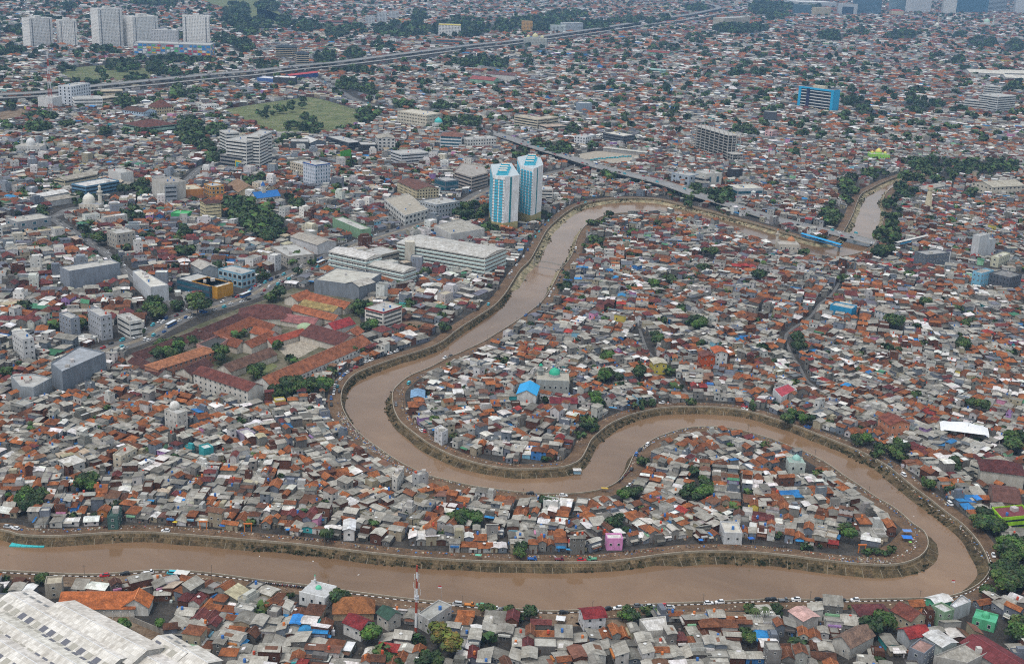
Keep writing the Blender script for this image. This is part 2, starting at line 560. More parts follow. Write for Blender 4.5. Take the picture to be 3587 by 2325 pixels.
# ------------------------------------------------------------------ where nothing is built (two rasters, near and far)
class Raster:
    def __init__(s, x0, y0, x1, y1, res):
        s.x0, s.y0, s.res = x0, y0, res
        s.a = np.zeros((int((y1 - y0) / res) + 1, int((x1 - x0) / res) + 1), np.uint8)

    def disc(s, x, y, r, v=1):
        i0, i1 = int((y - r - s.y0) / s.res), int((y + r - s.y0) / s.res) + 2
        j0, j1 = int((x - r - s.x0) / s.res), int((x + r - s.x0) / s.res) + 2
        i0, j0 = max(i0, 0), max(j0, 0)
        i1, j1 = min(i1, s.a.shape[0]), min(j1, s.a.shape[1])
        if i1 <= i0 or j1 <= j0:
            return
        Y, X = np.ogrid[i0:i1, j0:j1]
        k = (X * s.res + s.x0 - x) ** 2 + (Y * s.res + s.y0 - y) ** 2 <= r * r
        s.a[i0:i1, j0:j1][k] = v

    def poly(s, P, v=1):
        P = np.asarray(P)[:, :2]
        i0, i1 = int((P[:, 1].min() - s.y0) / s.res), int((P[:, 1].max() - s.y0) / s.res) + 2
        j0, j1 = int((P[:, 0].min() - s.x0) / s.res), int((P[:, 0].max() - s.x0) / s.res) + 2
        i0, j0 = max(i0, 0), max(j0, 0)
        i1, j1 = min(i1, s.a.shape[0]), min(j1, s.a.shape[1])
        if i1 <= i0 or j1 <= j0:
            return
        Y, X = np.mgrid[i0:i1, j0:j1]
        k = inside(P, X * s.res + s.x0, Y * s.res + s.y0)
        s.a[i0:i1, j0:j1][k] = v

    def get(s, x, y):
        i = ((y - s.y0) / s.res + .5).astype(int)
        j = ((x - s.x0) / s.res + .5).astype(int)
        ok = (i >= 0) & (j >= 0) & (i < s.a.shape[0]) & (j < s.a.shape[1])
        r = np.zeros(x.shape, np.uint8)
        r[ok] = s.a[i[ok], j[ok]]
        return r


NEAR, FAR = Raster(-900, 330, 950, 1960, 1.5), Raster(-3800, 1900, 4600, 8600, 5)


def taken(x, y):
    return np.where(y < 1930, NEAR.get(x, y), FAR.get(x, y))


def keep_poly(P, v=1):
    NEAR.poly(P, v)
    FAR.poly(P, v)


def keep_line(P, r, v=1):
    for i in range(len(P) - 1):
        a, b = P[i], P[i + 1]
        L = math.hypot(b[0] - a[0], b[1] - a[1])
        n = max(1, int(L / max(1.5, r * .5)))
        for k in range(n):
            x, y = a[0] + (b[0] - a[0]) * k / n, a[1] + (b[1] - a[1]) * k / n
            if y < 1965:
                NEAR.disc(x, y, r, v)
            if y > 1895:
                FAR.disc(x, y, r + 2, v)


keep_poly(RIVER)
keep_line(SL, 8.2)
keep_line(SR, 7.6)

# ------------------------------------------------------------------ ground with the river cut out, water
GX0, GX1, GY0, GY1 = -5200, 6200, 150, 11500
rv = [Vector((float(p[0]), float(p[1]))) for p in RIVER[::1]]
outer = [Vector(p) for p in ((GX0, GY0), (GX1, GY0), (GX1, GY1), (GX0, GY1))]
n = len(rv)
cv, ce, cf, *_ = delaunay_2d_cdt(outer + rv, [(0, 1), (1, 2), (2, 3), (3, 0)] + [(4 + i, 4 + (i + 1) % n) for i in range(n)], [], 0, 1e-4)
cen = np.array([[sum(cv[i][0] for i in f) / 3, sum(cv[i][1] for i in f) / 3] for f in cf])
hole = inside(RIVER, cen[:, 0], cen[:, 1])
g, wtr = MB(), MB()
for f, h in zip(cf, hole):
    P = [cv[i] for i in f]
    if (P[1][0] - P[0][0]) * (P[2][1] - P[0][1]) - (P[1][1] - P[0][1]) * (P[2][0] - P[0][0]) < 0:
        P = P[::-1]
    (wtr if h else g).poly([(p[0], p[1], WATER_Z if h else 0) for p in P], (.1, .1, .1))
kind(g.build('ground', ['ground']), 'structure')
kind(wtr.build('river_water', ['water']), 'structure')


def ribbon(P, o0, o1, z, col=(1, 1, 1), mb=None, step=1):
    """flat strip between two sideways offsets (to the right of travel) of a line"""
    N = normals(P)
    A, B = P + N * o0, P + N * o1
    mb = mb or MB()
    for i in range(0, len(P) - 1):
        mb.poly([(*B[i], z), (*B[i + 1], z), (*A[i + 1], z), (*A[i], z)], col)
    return mb


# mud tracks along both banks
kind(ribbon(SL, -8.5, -.3, .02).build('path', ['mud']), 'structure')
kind(ribbon(SR, .3, 8.0, .02).build('path', ['mud']), 'structure')

# ------------------------------------------------------------------ embankments: parapet, upper wall, ledge, lower slope, ribs
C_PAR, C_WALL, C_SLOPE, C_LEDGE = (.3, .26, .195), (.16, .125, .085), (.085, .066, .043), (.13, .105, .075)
m = col_mat('stained_revetment', .9, .2, [(.25, (.35, .38, .3), (1.5, 1.4, 1.2), .6), (1.3, (.5, .5, .45), (1.35, 1.3, 1.25), .5)])
M['revet'] = m


def embank(P, N, W, label, group):
    t = thing('river_embankment', label, 'embankment', (P[0][0], P[0][1], 0), 0, group)
    ox, oy = P[0]
    prof = dict(parapet=[(-.3, 0), (-.3, .85), (.05, .85), (.05, -.3)], upper_wall=[(.05, -.3), (.25, -1.7), (1.0, -1.75)])
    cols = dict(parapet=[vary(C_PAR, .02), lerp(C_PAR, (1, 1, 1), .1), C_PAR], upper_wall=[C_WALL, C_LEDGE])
    for nm in ('parapet', 'upper_wall'):
        mb = MB()
        for k in range(len(prof[nm]) - 1):
            (o0, z0), (o1, z1) = prof[nm][k], prof[nm][k + 1]
            A, B = P + N * o0, P + N * o1
            for i in range(len(P) - 1):
                mb.poly([(A[i][0] - ox, A[i][1] - oy, z0), (B[i][0] - ox, B[i][1] - oy, z1), (B[i + 1][0] - ox, B[i + 1][1] - oy, z1), (A[i + 1][0] - ox, A[i + 1][1] - oy, z0)], cols[nm][k])
        mb.build(nm, ['slab' if nm == 'parapet' else 'revet'], t)
    mb = MB()
    A, B = P + N * 1.0, P + N * (1.0 + W[:, None])
    for i in range(len(P) - 1):
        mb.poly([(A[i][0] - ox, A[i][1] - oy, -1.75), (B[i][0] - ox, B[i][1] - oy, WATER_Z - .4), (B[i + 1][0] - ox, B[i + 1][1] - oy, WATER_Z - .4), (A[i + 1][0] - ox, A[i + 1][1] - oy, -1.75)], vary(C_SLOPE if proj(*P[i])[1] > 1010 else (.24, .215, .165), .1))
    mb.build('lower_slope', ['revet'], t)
    return t


EL = embank(SL, NL, WL, 'stained concrete river wall with parapet curving round the lower point of houses', 'river walls')
ER = embank(SR, NR, WR, 'river wall with parapet along the mosque peninsula and the outer bend road', 'river walls')
rib = MB().box(-.14, -.5, -.5, .14, .5, .5, (.22, .19, .14))
rib_me = rib.mesh('rib', ['slab'])
for P, N, W, PXB, root, lim in ((SL, NL, WL, PXL, EL, 190), (SR, NR, WR, PXR, ER, 110)):
    last, cnt = -9, 0
    for i in range(len(P)):
        x, y = PXB[i]
        facing = N[i][1] < -.25
        if not facing or not (-60 < x < 3650) or y < 1150 or i - last < 2 or cnt >= lim:
            continue
        last = i
        cnt += 1
        w = W[i]
        L = math.hypot(w, -1.35 - WATER_Z)
        o = link('rib', rib_me, root, (P[i][0] + N[i][0] * (1.0 + w / 2) - P[0][0], P[i][1] + N[i][1] * (1.0 + w / 2) - P[0][1], (-1.75 + WATER_Z - .4) / 2 + .06))
        o.rotation_euler = (-math.atan2(-1.75 - (WATER_Z - .4), w), 0, math.atan2(N[i][1], N[i][0]) - PI / 2)
        o.scale = (1, L, .25)

# painted kerb blocks along the near bank
kb = MB(False)
for i in range(len(SR) - 1):
    if SR[i][1] > 560:
        break
    a, b = SR[i], SR[i + 1]
    d = (b - a) / np.linalg.norm(b - a)
    nrm = -NR[i]
    for k in range(3):
        p = a + (b - a) * (k / 3)
        c = (.68, .68, .66) if (i * 3 + k) % 2 else (.03, .03, .03)
        q0, q1 = p + nrm * 1.2, p + d * (np.linalg.norm(b - a) / 3) + nrm * 1.2
        r0, r1 = q0 + nrm * .35, q1 + nrm * .35
        kb.poly([(*q0, .3), (*q1, .3), (*r1, .3), (*r0, .3)], c)
        kb.poly([(*r0, 0), (*r1, 0), (*r1, .3), (*r0, .3)], c)
o = kb.build('painted_kerb', ['plain'])
tag(kind(o, 'stuff'), 'black and white painted kerb blocks along the river parapet', 'kerb')


M['deckroad'] = noise_mat('pale_asphalt', [(.3, (.17, .168, .166)), (.7, (.25, .246, .242))], .05, .9, scale2=.6)[0]


# ------------------------------------------------------------------ roads
def road(ptl, width, name='road', z=.05, m='asphalt', marks=True, clear=1.5, median=None, lanes=2):
    P = smooth([un(*p) for p in ptl], 8)
    o = kind(ribbon(P, -width / 2, width / 2, z).build(name, [m]), 'structure')
    keep_line(P, width / 2 + clear)
    if marks:
        mk = MB(False)
        N = normals(P)
        for i in range(0, len(P) - 1, 2):
            for l in range(1, lanes):
                off = -width / 2 + width * l / lanes
                a, b = P[i] + N[i] * (off - .12), P[i + 1] + N[i + 1] * (off - .12)
                c, d = P[i + 1] + N[i + 1] * (off + .12), P[i] + N[i] * (off + .12)
                mk.poly([(*d, z + .02), (*c, z + .02), (*b, z + .02), (*a, z + .02)], (.6, .6, .58))
        kind(mk.build('lane_marking', ['plain'], o), 'stuff')
    if median:
        ribbon(P, median - .6, median + .6, z + .25, (.35, .33, .3)).build('median', ['slab'], o)
    return P


def tp(t, *pts):
    return [px(t, *p) for p in pts]


JAT = road(tp(31, (860, 230), (1000, 170), (1300, 75)) + tp(21, (1500, 1495), (1750, 1375), (2100, 1275), (2350, 1185)) + tp(22, (120, 1095), (350, 995), (600, 885), (900, 735), (1150, 655), (1400, 580), (1600, 505))
           + [(1590, 735), (1640, 705), (1700, 672), (1800, 640), (1920, 612), (2010, 590), (2080, 560)], 19, 'avenue', m='busway', lanes=4, clear=2.5)
kind(ribbon(JAT, -9, -2.2, .075).build('carriageway', ['asphalt']), 'structure')
kind(ribbon(JAT, 2.6, 9, .075).build('carriageway', ['asphalt']), 'structure')
SIDE = road(tp(21, (350, 480), (480, 490), (520, 510), (700, 630), (900, 755), (1050, 870), (1180, 985), (1290, 1090), (1480, 1200), (1650, 1310), (1730, 1370)), 9, 'side_street', lanes=2)
ROADB = road(tp(21, (0, 520), (250, 500), (500, 470), (620, 410), (900, 350), (1100, 300), (1230, 255), (1500, 215)) + [(640, 640), (700, 590), (760, 560)], 9, 'cross_street', lanes=2)
FARST = road([(1080, 262), (1112, 280), (1165, 303), (1240, 348), (1330, 375), (1450, 398), (1611, 431), (1700, 458)], 13, 'street', lanes=2)
RIGHTST = road([(3065, 852), (3122, 867), (3216, 894), (3349, 920), (3443, 943), (3620, 975)], 16, 'street', lanes=4)
LANE = road(tp(24, (780, 960), (690, 1050), (600, 1190), (480, 1290), (400, 1400)) + tp(34, (180, 30), (220, 200), (300, 330), (380, 470), (520, 560)), 2.4, 'lane', marks=False, clear=.3, m='asphalt')
LANE2 = road([(2420, 1395), (2385, 1350), (2340, 1300), (2270, 1230), (2240, 1150)], 2.2, 'lane', marks=False, clear=.3, m='asphalt')


def deck(ptl, zs, width, label, group, asphalt=True, pier_every=4, thick=1.3, top='deckroad'):
    """elevated road: slab with parapets on piers; zs = deck height at every traced point"""
    P3 = [un(*p, z) for p, z in zip(ptl, zs)]
    P = smooth(P3, 10)
    d0 = np.cumsum([0] + [math.dist(P3[i][:2], P3[i + 1][:2]) for i in range(len(P3) - 1)])
    d1 = np.cumsum([0] + [float(np.linalg.norm(P[i + 1] - P[i])) for i in range(len(P) - 1)])
    Zs = np.interp(d1 / d1[-1], d0 / d0[-1], zs)
    N = normals(P)
    t = thing('elevated_road', label, 'flyover', (P[0][0], P[0][1], 0), 0, group)
    ox, oy = P[0]
    w = width / 2
    sec = [(-w, 0), (-w, 1.0), (-w + .3, 1.0), (-w + .3, .12), (w - .3, .12), (w - .3, 1.0), (w, 1.0), (w, 0), (w * .55, -thick), (-w * .55, -thick)]
    mb, rd = MB(), MB()
    for k in range(len(sec)):
        (o0, z0), (o1, z1) = sec[k], sec[(k + 1) % len(sec)]
        for i in range(len(P) - 1):
            a, b, c, d = P[i] + N[i] * o0, P[i] + N[i] * o1, P[i + 1] + N[i + 1] * o1, P[i + 1] + N[i + 1] * o0
            q = [(d[0] - ox, d[1] - oy, Zs[i + 1] + z0), (c[0] - ox, c[1] - oy, Zs[i + 1] + z1), (b[0] - ox, b[1] - oy, Zs[i] + z1), (a[0] - ox, a[1] - oy, Zs[i] + z0)]
            (rd if k == 3 else mb).poly(q, (.36, .35, .33))
    mb.build('deck', ['slab'], t)
    rd.build('carriageway', [top], t)
    pm = MB().box(-w * .5, -.9, -1, w * .5, .9, 0, (.33, .32, .3)).box(-1.2, -.8, -2.5, 1.2, .8, -1, (.3, .29, .27)).mesh('pier', ['slab'])
    for i in range(2, len(P) - 1, pier_every):
        if Zs[i] > 2.5:
            h = Zs[i] - thick
            o = link('pier', pm, t, (P[i][0] - ox, P[i][1] - oy, h), math.atan2(N[i][1], N[i][0]), (1, 1, h / 2.5))
    keep_line(P, w + 2)
    return P, Zs


FLY, FLYZ = deck([(1700, 458), (1800, 490), (1876, 516), (1989, 550), (2103, 586), (2178, 605), (2330, 644), (2443, 684), (2556, 718), (2700, 764), (2838, 797), (2990, 832), (3065, 852)],
                 [.2, 2.5, 5, 6, 6, 6, 6, 5, 3.5, 1.6, .9, .9, .2], 20, 'grey concrete road flyover crossing the brown river beside the pipe bridge', None)
TOLL, TOLLZ = deck(tp(11, (-60, 880), (400, 855), (850, 800), (1200, 765), (1500, 735), (1900, 695), (2380, 655)) + tp(12, (400, 610), (800, 570), (1200, 518), (1600, 468), (2000, 418), (2380, 378))
                   + tp(13, (400, 318), (800, 262), (1200, 198), (1600, 140), (1800, 100), (1890, 80), (1870, 55), (1700, 28), (1300, 12), (900, -4), (500, -18)), [9] * 24, 24, 'wide asphalt toll flyover with traffic running past the far towers', 'toll road flyovers', pier_every=5)
RAMP, RAMPZ = deck(tp(11, (-60, 915), (400, 890), (850, 842), (1200, 808), (1500, 780), (1900, 738), (2380, 695)) + tp(12, (400, 645), (800, 605), (1200, 556), (1600, 502), (2000, 452), (2380, 410))
                   + tp(13, (400, 352), (800, 298), (1200, 236), (1600, 184), (1900, 130), (2090, 95), (2125, 72), (2030, 58), (1880, 46)), [8] * 22, 10, 'narrow pale concrete viaduct beside the toll flyover', 'toll road flyovers', pier_every=4, top='deck')


# ------------------------------------------------------------------ open ground
M['courtyard'] = noise_mat('courtyard_ground', [(.3, (.05, .06, .028)), (.48, (.09, .085, .05)), (.7, (.2, .17, .13))], .06, .95, scale2=.5)[0]


def field(name, pts, m, z=.03, keep=True):
    P = [un(*p) for p in pts]
    mb = MB()
    mb.poly([(p.x, p.y, z) for p in (P if sum(P[i - 1].x * P[i].y - P[i].x * P[i - 1].y for i in range(len(P))) > 0 else P[::-1])], (1, 1, 1))
    kind(mb.build(name, [m]), 'structure')
    if keep:
        keep_poly(P)
    return P


CEM = field('cemetery_field', [(780, 385), (900, 365), (1080, 340), (1135, 350), (1244, 383), (1256, 428), (1195, 456), (1130, 468), (1000, 474), (880, 432), (800, 400)], 'grass')
CEM2 = field('cemetery_field', tp(11, (530, 665), (700, 628), (860, 612), (1050, 605), (1350, 635), (1520, 660), (1480, 705), (1350, 735), (1200, 755), (900, 760), (700, 770)), 'grass')
field('sports_field', tp(11, (0, 1040), (200, 1005), (270, 1050), (130, 1110), (0, 1120)), 'earth')
field('grass_strip', tp(12, (0, 60), (190, 130), (290, 200), (240, 225), (120, 180), (0, 130)), 'grass')
field('school_grounds', tp(52, (105, 372), (470, 212), (690, 125), (900, 55), (985, 12), (1310, 75), (1370, 270), (1330, 310), (1180, 400), (820, 565), (480, 485), (395, 455), (285, 465)), 'courtyard', .02)
field('yard', tp(52, (885, 320), (960, 285), (1140, 320), (1000, 395), (940, 370)), 'paving', .05)
field('lawn', tp(52, (700, 440), (840, 395), (905, 430), (840, 470), (740, 470)), 'grass', .05)
field('lot', tp(53, (570, 380), (990, 370), (985, 480), (1215, 580), (1120, 625), (860, 480)), 'earth')
field('lot', tp(53, (480, 150), (1080, 150), (1080, 200), (620, 225), (470, 220)), 'earth')
field('lot', tp(43, (850, 1130), (1080, 1130), (1080, 1220), (860, 1200)) + tp(43, (640, 1215), (560, 1160)), 'earth')
field('lot', tp(43, (230, 1080), (600, 1080), (610, 1190), (450, 1200), (240, 1170)), 'earth')
field('lot', tp(43, (1560, 1060), (2230, 1060), (2220, 1110), (1950, 1120), (1580, 1120)), 'earth')
field('river_point', tp(44, (1130, 430), (1260, 290), (1340, 270), (1450, 380), (1440, 480), (1300, 560), (900, 560), (860, 520), (1000, 490)), 'mud')
field('lot', tp(22, (1290, 1440), (1480, 1440), (1680, 1480), (1640, 1520), (1400, 1534), (1290, 1500)), 'earth')
field('bus_yard', tp(13, (540, 1440), (760, 1400), (1100, 1400), (1300, 1440), (1150, 1480), (1000, 1534), (900, 1534), (700, 1500)), 'paving')
field('river_valley_grass', [(700, 0), (900, 0), (960, 30), (1010, 70), (960, 95), (880, 60), (780, 30)], 'grass')

# ------------------------------------------------------------------ building kit
def unit_window(name, frame, glass='glass', bars=False):
    mb = MB()
    f = .1
    o = [(-.5, -.5), (.5, -.5), (.5, .5), (-.5, .5)]
    i_ = [(-.5 + f, -.5 + f), (.5 - f, -.5 + f), (.5 - f, .5 - f), (-.5 + f, .5 - f)]
    for k in range(4):
        a, b, c, d = o[k], o[(k + 1) % 4], i_[(k + 1) % 4], i_[k]
        mb.poly([(a[0], -.08, a[1]), (b[0], -.08, b[1]), (c[0], -.08, c[1]), (d[0], -.08, d[1])], frame)
        mb.poly([(a[0], 0, a[1]), (b[0], 0, b[1]), (b[0], -.08, b[1]), (a[0], -.08, a[1])], frame)
        mb.poly([(d[0], -.08, d[1]), (c[0], -.08, c[1]), (c[0], -.03, c[1]), (d[0], -.03, d[1])], frame)
    mb.poly([(x, -.03, z) for x, z in i_], (0, 0, 0), 1)
    return mb.mesh(name, ['plain', glass])


WIN = unit_window('window', (.5, .5, .48))
WINB = unit_window('window', (.5, .5, .48), 'blueglass')
DOOR_ME = MB().box(-.5, -.07, -.5, .5, 0, .5, (.09, .055, .035)).mesh('door', ['plain'])
BAND = MB().box(-.5, -.06, -.5, .5, 0, .5, (.02, .025, .03)).mesh('window_band', ['glass'])
BANDB = MB().box(-.5, -.06, -.5, .5, 0, .5, (.02, .025, .03)).mesh('window_band', ['blueglass'])
_boxcache = {}


def cbox(name, col, m='plain'):
    """unit box mesh in a colour, x and z centred, its back on y = 0, facing -y"""
    k = (name, tuple(round(c, 3) for c in col), m)
    if k not in _boxcache:
        _boxcache[k] = MB().box(-.5, -1, -.5, .5, 0, .5, col).mesh(name, [m])
    return _boxcache[k]


def ccw(P):
    a = sum(P[i - 1].x * P[i].y - P[i].x * P[i - 1].y for i in range(len(P)))
    return P if a > 0 else P[::-1]


def footprint(t, pts, h, base, depth):
    z = 0 if base else h
    P = [unt(t, x, y, z) for x, y in pts]
    P = [Vector((p.x, p.y)) for p in P]
    if len(P) <= 3:
        A, B = P[0], P[1]
        u = (B - A).normalized()
        n = Vector((-u.y, u.x))
        if n.dot((A + B) / 2) < 0:
            n = -n
        d = depth if len(P) == 2 else n.dot(P[2] - B)
        P = [A, B, B + n * d, A + n * d]
    return ccw(P)


def facing(P):
    """the edges whose outer side the camera sees"""
    for i in range(len(P)):
        a, b = P[i], P[(i + 1) % len(P)]
        e = b - a
        n = Vector((e.y, -e.x))
        if e.length > 1.5 and n.dot(a) < 0:
            yield a, b, e, n.normalized()


def dress(root, P, h, o, style, z0=0.0):
    """windows and bands on the sides that can be seen; style = dict(kind, floor height fh, bay, w, h, ...)"""
    k = style.get('kind', 'punch')
    fh = style.get('fh', 3.4)
    z0 = style.get('z0', z0)
    rows = max(1, int((h - z0) / fh))
    sfx = FPX / max(300, P[0].length)
    joined = MB(False)
    cap = style.get('cap', 260)
    cnt = 0
    for a, b, e, n in facing(P):
        if style.get('min', 0) > e.length:
            continue
        rz = math.atan2(n.y, n.x) + PI / 2
        L = e.length
        u = e / L
        for r in range(rows):
            zc = z0 + (r + .55) * (h - z0) / rows
            if k in ('ribbon', 'slabs'):
                w, hh = L - style.get('edge', 1.2), style.get('h', 1.5)
                c = a + e * .5
                me = BANDB if style.get('blue') else BAND
                link('window_band', me, root, (c.x - o.x, c.y - o.y, zc), rz, (w, 1, hh))
                if k == 'slabs':
                    link('floor_band', cbox('floor_band', style['col']), root, (c.x - o.x, c.y - o.y, zc - fh * .42), rz, (L + .5, style.get('out', .9), style.get('bh', 1.0)))
                continue
            nb = max(1, int(L / style.get('bay', 3.2)))
            ww, wh = style.get('w', 1.4), style.get('h', 1.5)
            single = min(ww, wh) * sfx >= 5 and cnt < cap
            for q in range(nb):
                c = a + u * (L * (q + .5) / nb)
                if single:
                    cnt += 1
                    link('window', WINB if style.get('blue') else WIN, root, (c.x - o.x, c.y - o.y, zc), rz, (ww, 1, wh))
                else:
                    p0, p1 = c - u * ww / 2 + n * .06, c + u * ww / 2 + n * .06
                    joined.poly([(p0.x - o.x, p0.y - o.y, zc - wh / 2), (p1.x - o.x, p1.y - o.y, zc - wh / 2), (p1.x - o.x, p1.y - o.y, zc + wh / 2), (p0.x - o.x, p0.y - o.y, zc + wh / 2)], (0, 0, 0))
    if joined.f:
        kind(joined.build('window_grid', ['blueglass' if style.get('blue') else 'glass'], root), 'stuff')


def gable_polys(mb, L, W, hE, rise, col, m=0, over=.5, thick=.14, hip=0.0):
    """a pitched roof over a rectangle L (x) by W (y) centred on the origin; hip = how far each ridge end draws in"""
    x, y = L / 2 + over, W / 2 + over
    drop = rise * over / (W / 2)
    ze, zr = hE - drop, hE + rise
    xr = x - hip
    s = math.hypot(y, zr - ze)
    A, B, C, D = (-x, -y, ze), (x, -y, ze), (x, y, ze), (-x, y, ze)
    R0, R1 = (-xr, 0, zr), (xr, 0, zr)
    mb.poly([A, B, R1, R0], col, m, [(-x, 0), (x, 0), (xr, s), (-xr, s)])
    mb.poly([C, D, R0, R1], vary(col, .04), m, [(x, 0), (-x, 0), (-xr, s), (xr, s)])
    if hip > .01:
        mb.poly([B, C, R1], col, m, [(-y, 0), (y, 0), (0, s)])
        mb.poly([D, A, R0], col, m, [(-y, 0), (y, 0), (0, s)])
    if thick:
        lo = [(p[0], p[1], p[2] - thick) for p in (A, B, C, D)]
        up = [A, B, C, D]
        edges = ((0, 1), (2, 3)) if hip <= .01 else ((0, 1), (1, 2), (2, 3), (3, 0))
        dc = tuple(c * .8 for c in col)
        for i, j in edges:
            mb.poly([lo[i], lo[j], up[j], up[i]], dc, m)
        if hip <= .01:
            l0, l1 = (-xr, 0, zr - thick), (xr, 0, zr - thick)
            mb.poly([lo[0], A, R0, l0], dc, m)
            mb.poly([lo[3], l0, R0, D], dc, m)
            mb.poly([lo[1], l1, R1, B], dc, m)
            mb.poly([lo[2], C, R1, l1], dc, m)
            mb.poly([lo[0], l0, l1, lo[1]], dc, m)
            mb.poly([lo[2], l1, l0, lo[3]], dc, m)
        else:
            mb.poly(lo[::-1], dc, m)


def gable_walls(mb, L, W, hE, rise, col, m=0, gable=True, z0=0):
    x, y = L / 2, W / 2
    mb.poly([(-x, -y, z0), (x, -y, z0), (x, -y, hE), (-x, -y, hE)], col, m)
    mb.poly([(x, y, z0), (-x, y, z0), (-x, y, hE), (x, y, hE)], col, m)
    k = .97 if gable else 0
    for s in (1, -1):
        P = [(s * x, -s * y, z0), (s * x, s * y, z0), (s * x, s * y, hE)] + ([(s * x, 0, hE + rise * k)] if gable else []) + [(s * x, -s * y, hE)]
        mb.poly(P, col, m)


def roof_units(root, P, h, o, n):      # root: the roof they stand on
    c = sum((p for p in P), Vector((0, 0))) / len(P)
    for k in range(n):
        p = c.lerp(P[rng.randrange(len(P))], U(.1, .6))
        if rng.random() < .6:
            s = (U(1.5, 4), U(1.5, 3.5), U(1.2, 2.6))
            mb = MB().box(-s[0] / 2, -s[1] / 2, 0, s[0] / 2, s[1] / 2, s[2], vary((.45, .44, .42)))
            mb.build('rooftop_unit', ['wall'], root, (p.x - o.x, p.y - o.y, h), U(0, .5))
        else:
            mb = MB().cyl(0, 0, 0, 1.6, .7, .7, 10, rng.choice([(.5, .08, .03), (.04, .15, .4), (.45, .45, .45)]))
            mb.build('water_tank', ['plain'], root, (p.x - o.x, p.y - o.y, h))


def bld(name, label, cat, t, pts, h, wall, roof=('flat', (.36, .35, .33)), st=None, base=False, depth=15, units=1, group=None, mark=2.0, trim=None):
    P = footprint(t, pts, h, base, depth)
    o = P[0].copy()
    root = thing(name, label, cat, (o.x, o.y, 0), 0, group)
    Q = [p - o for p in P]
    mb = MB()
    rt = roof[0]
    if rt == 'flat' or len(P) != 4:
        ph = h + .8
        n = len(Q)
        c = sum(Q, Vector((0, 0))) / n
        I = [q + (c - q).normalized() * .45 for q in Q]
        for i in range(n):
            j = (i + 1) % n
            mb.poly([(*Q[i], 0), (*Q[j], 0), (*Q[j], ph), (*Q[i], ph)], wall)
            mb.poly([(*Q[i], ph), (*Q[j], ph), (*I[j], ph), (*I[i], ph)], trim or wall)
            mb.poly([(*I[j], h), (*I[i], h), (*I[i], ph), (*I[j], ph)], wall)
        mb.build('wall', ['wall'], root)
        r = MB()
        r.poly([(*q, h) for q in I], roof[1], 0, [(q.x, q.y) for q in I])
        rob = r.build('roof', ['sheet' if len(roof) > 2 and roof[2] == 'sheet' else 'slab'], root)
        if trim:
            tb = MB(False)
            for a, b, e, nn in facing(P):
                a2, b2 = a - o + nn * .08, b - o + nn * .08
                tb.poly([(*a2, h - .4), (*b2, h - .4), (*b2, ph + .05), (*a2, ph + .05)], trim)
            tb.build('cornice', ['wall'], root)
        if units:
            roof_units(rob, P, h, o, units)
    else:
        e0, e1 = Q[1] - Q[0], Q[2] - Q[1]
        if e1.length > e0.length:
            e0, e1 = e1, -e0
        c = (Q[0] + Q[2]) / 2
        rz = math.atan2(e0.y, e0.x)
        L, W = e0.length, e1.length
        rise = roof[2]
        hip = W / 2 if rt == 'hip' else 0
        gable_walls(mb, L, W, h, rise, wall, gable=not hip)
        mb.build('wall', ['wall'], root, (c.x, c.y, 0), rz)
        r = MB()
        gable_polys(r, L, W, h, rise, roof[1], 0, .6, .15, min(hip, L / 2 + .3) if hip else 0)
        r.build('roof', [roof[3] if len(roof) > 3 else 'tile'], root, (c.x, c.y, 0), rz)
    for s in (st if isinstance(st, list) else [st] if st else []):
        dress(root, P, h, o, s)
    if mark:
        c = sum(P, Vector((0, 0))) / len(P)
        keep_poly([c + (p - c) * (1 + mark / max(4, (p - c).length)) for p in P])
    return root, P, o


def bar(name, label, cat, t, p1, p2, width, hE, rise, rcol, wcol, m='tile', hip=False, st=None, group=None, ext=0, mark=1.0):
    """a long building given by its ridge line in the photograph"""
    A, B = unt(t, *p1, hE + rise), unt(t, *p2, hE + rise)
    c = (A + B) / 2
    e = B - A
    L, rz = e.length + ext + (width if hip else 0), math.atan2(e.y, e.x)
    root = thing(name, label, cat, (c.x, c.y, 0), rz, group)
    w = MB()
    gable_walls(w, L, width, hE, rise, wcol, gable=not hip)
    w.build('wall', ['wall'], root)
    r = MB()
    gable_polys(r, L, width, hE, rise, rcol, 0, .6, .15, width / 2 if hip else 0)
    rob = r.build('roof', [m], root)
    MB().box(-L / 2 + (width / 2 if hip else 0) - .3, -.16, hE + rise - .05, L / 2 - (width / 2 if hip else 0) + .3, .16, hE + rise + .12, tuple(min(.6, x * 1.35) for x in rcol)).build('ridge_cap', ['plain'], rob)
    u, v = Vector((math.cos(rz), math.sin(rz))), Vector((-math.sin(rz), math.cos(rz)))
    c2 = Vector((c.x, c.y))
    P = [c2 + u * (sx * L / 2) + v * (sy * width / 2) for sx, sy in ((-1, -1), (1, -1), (1, 1), (-1, 1))]
    if st:
        sub = MB(False)
        for a, b, ed, n in facing(P):
            if ed.length < L * .6 and not st.get('ends'):
                continue
            nb = max(1, int(ed.length / st.get('bay', 3.5)))
            for rr in range(st.get('rows', 1)):
                for q in range(nb):
                    cc = a + ed * ((q + .5) / nb) - c2
                    loc = (cc.dot(u), cc.dot(v), hE * (rr + .55) / st.get('rows', 1))
                    link('window', WIN, root, loc, math.atan2(n.y, n.x) + PI / 2 - rz, (st.get('w', 1.2), 1, st.get('h', 1.4)))
    keep_poly([c2 + (p - c2) * (1 + mark / (p - c2).length) for p in P])
    return root, c2, rz, L


WHT, CRM, GRY, BGR, DRK, BRN, MAR, ORG, TEA = (.76, .76, .75), (.58, .5, .36), (.36, .36, .36), (.24, .27, .32), (.06, .065, .075), (.1, .055, .042), (.085, .04, .036), (.36, .115, .05), (.3, .46, .45)

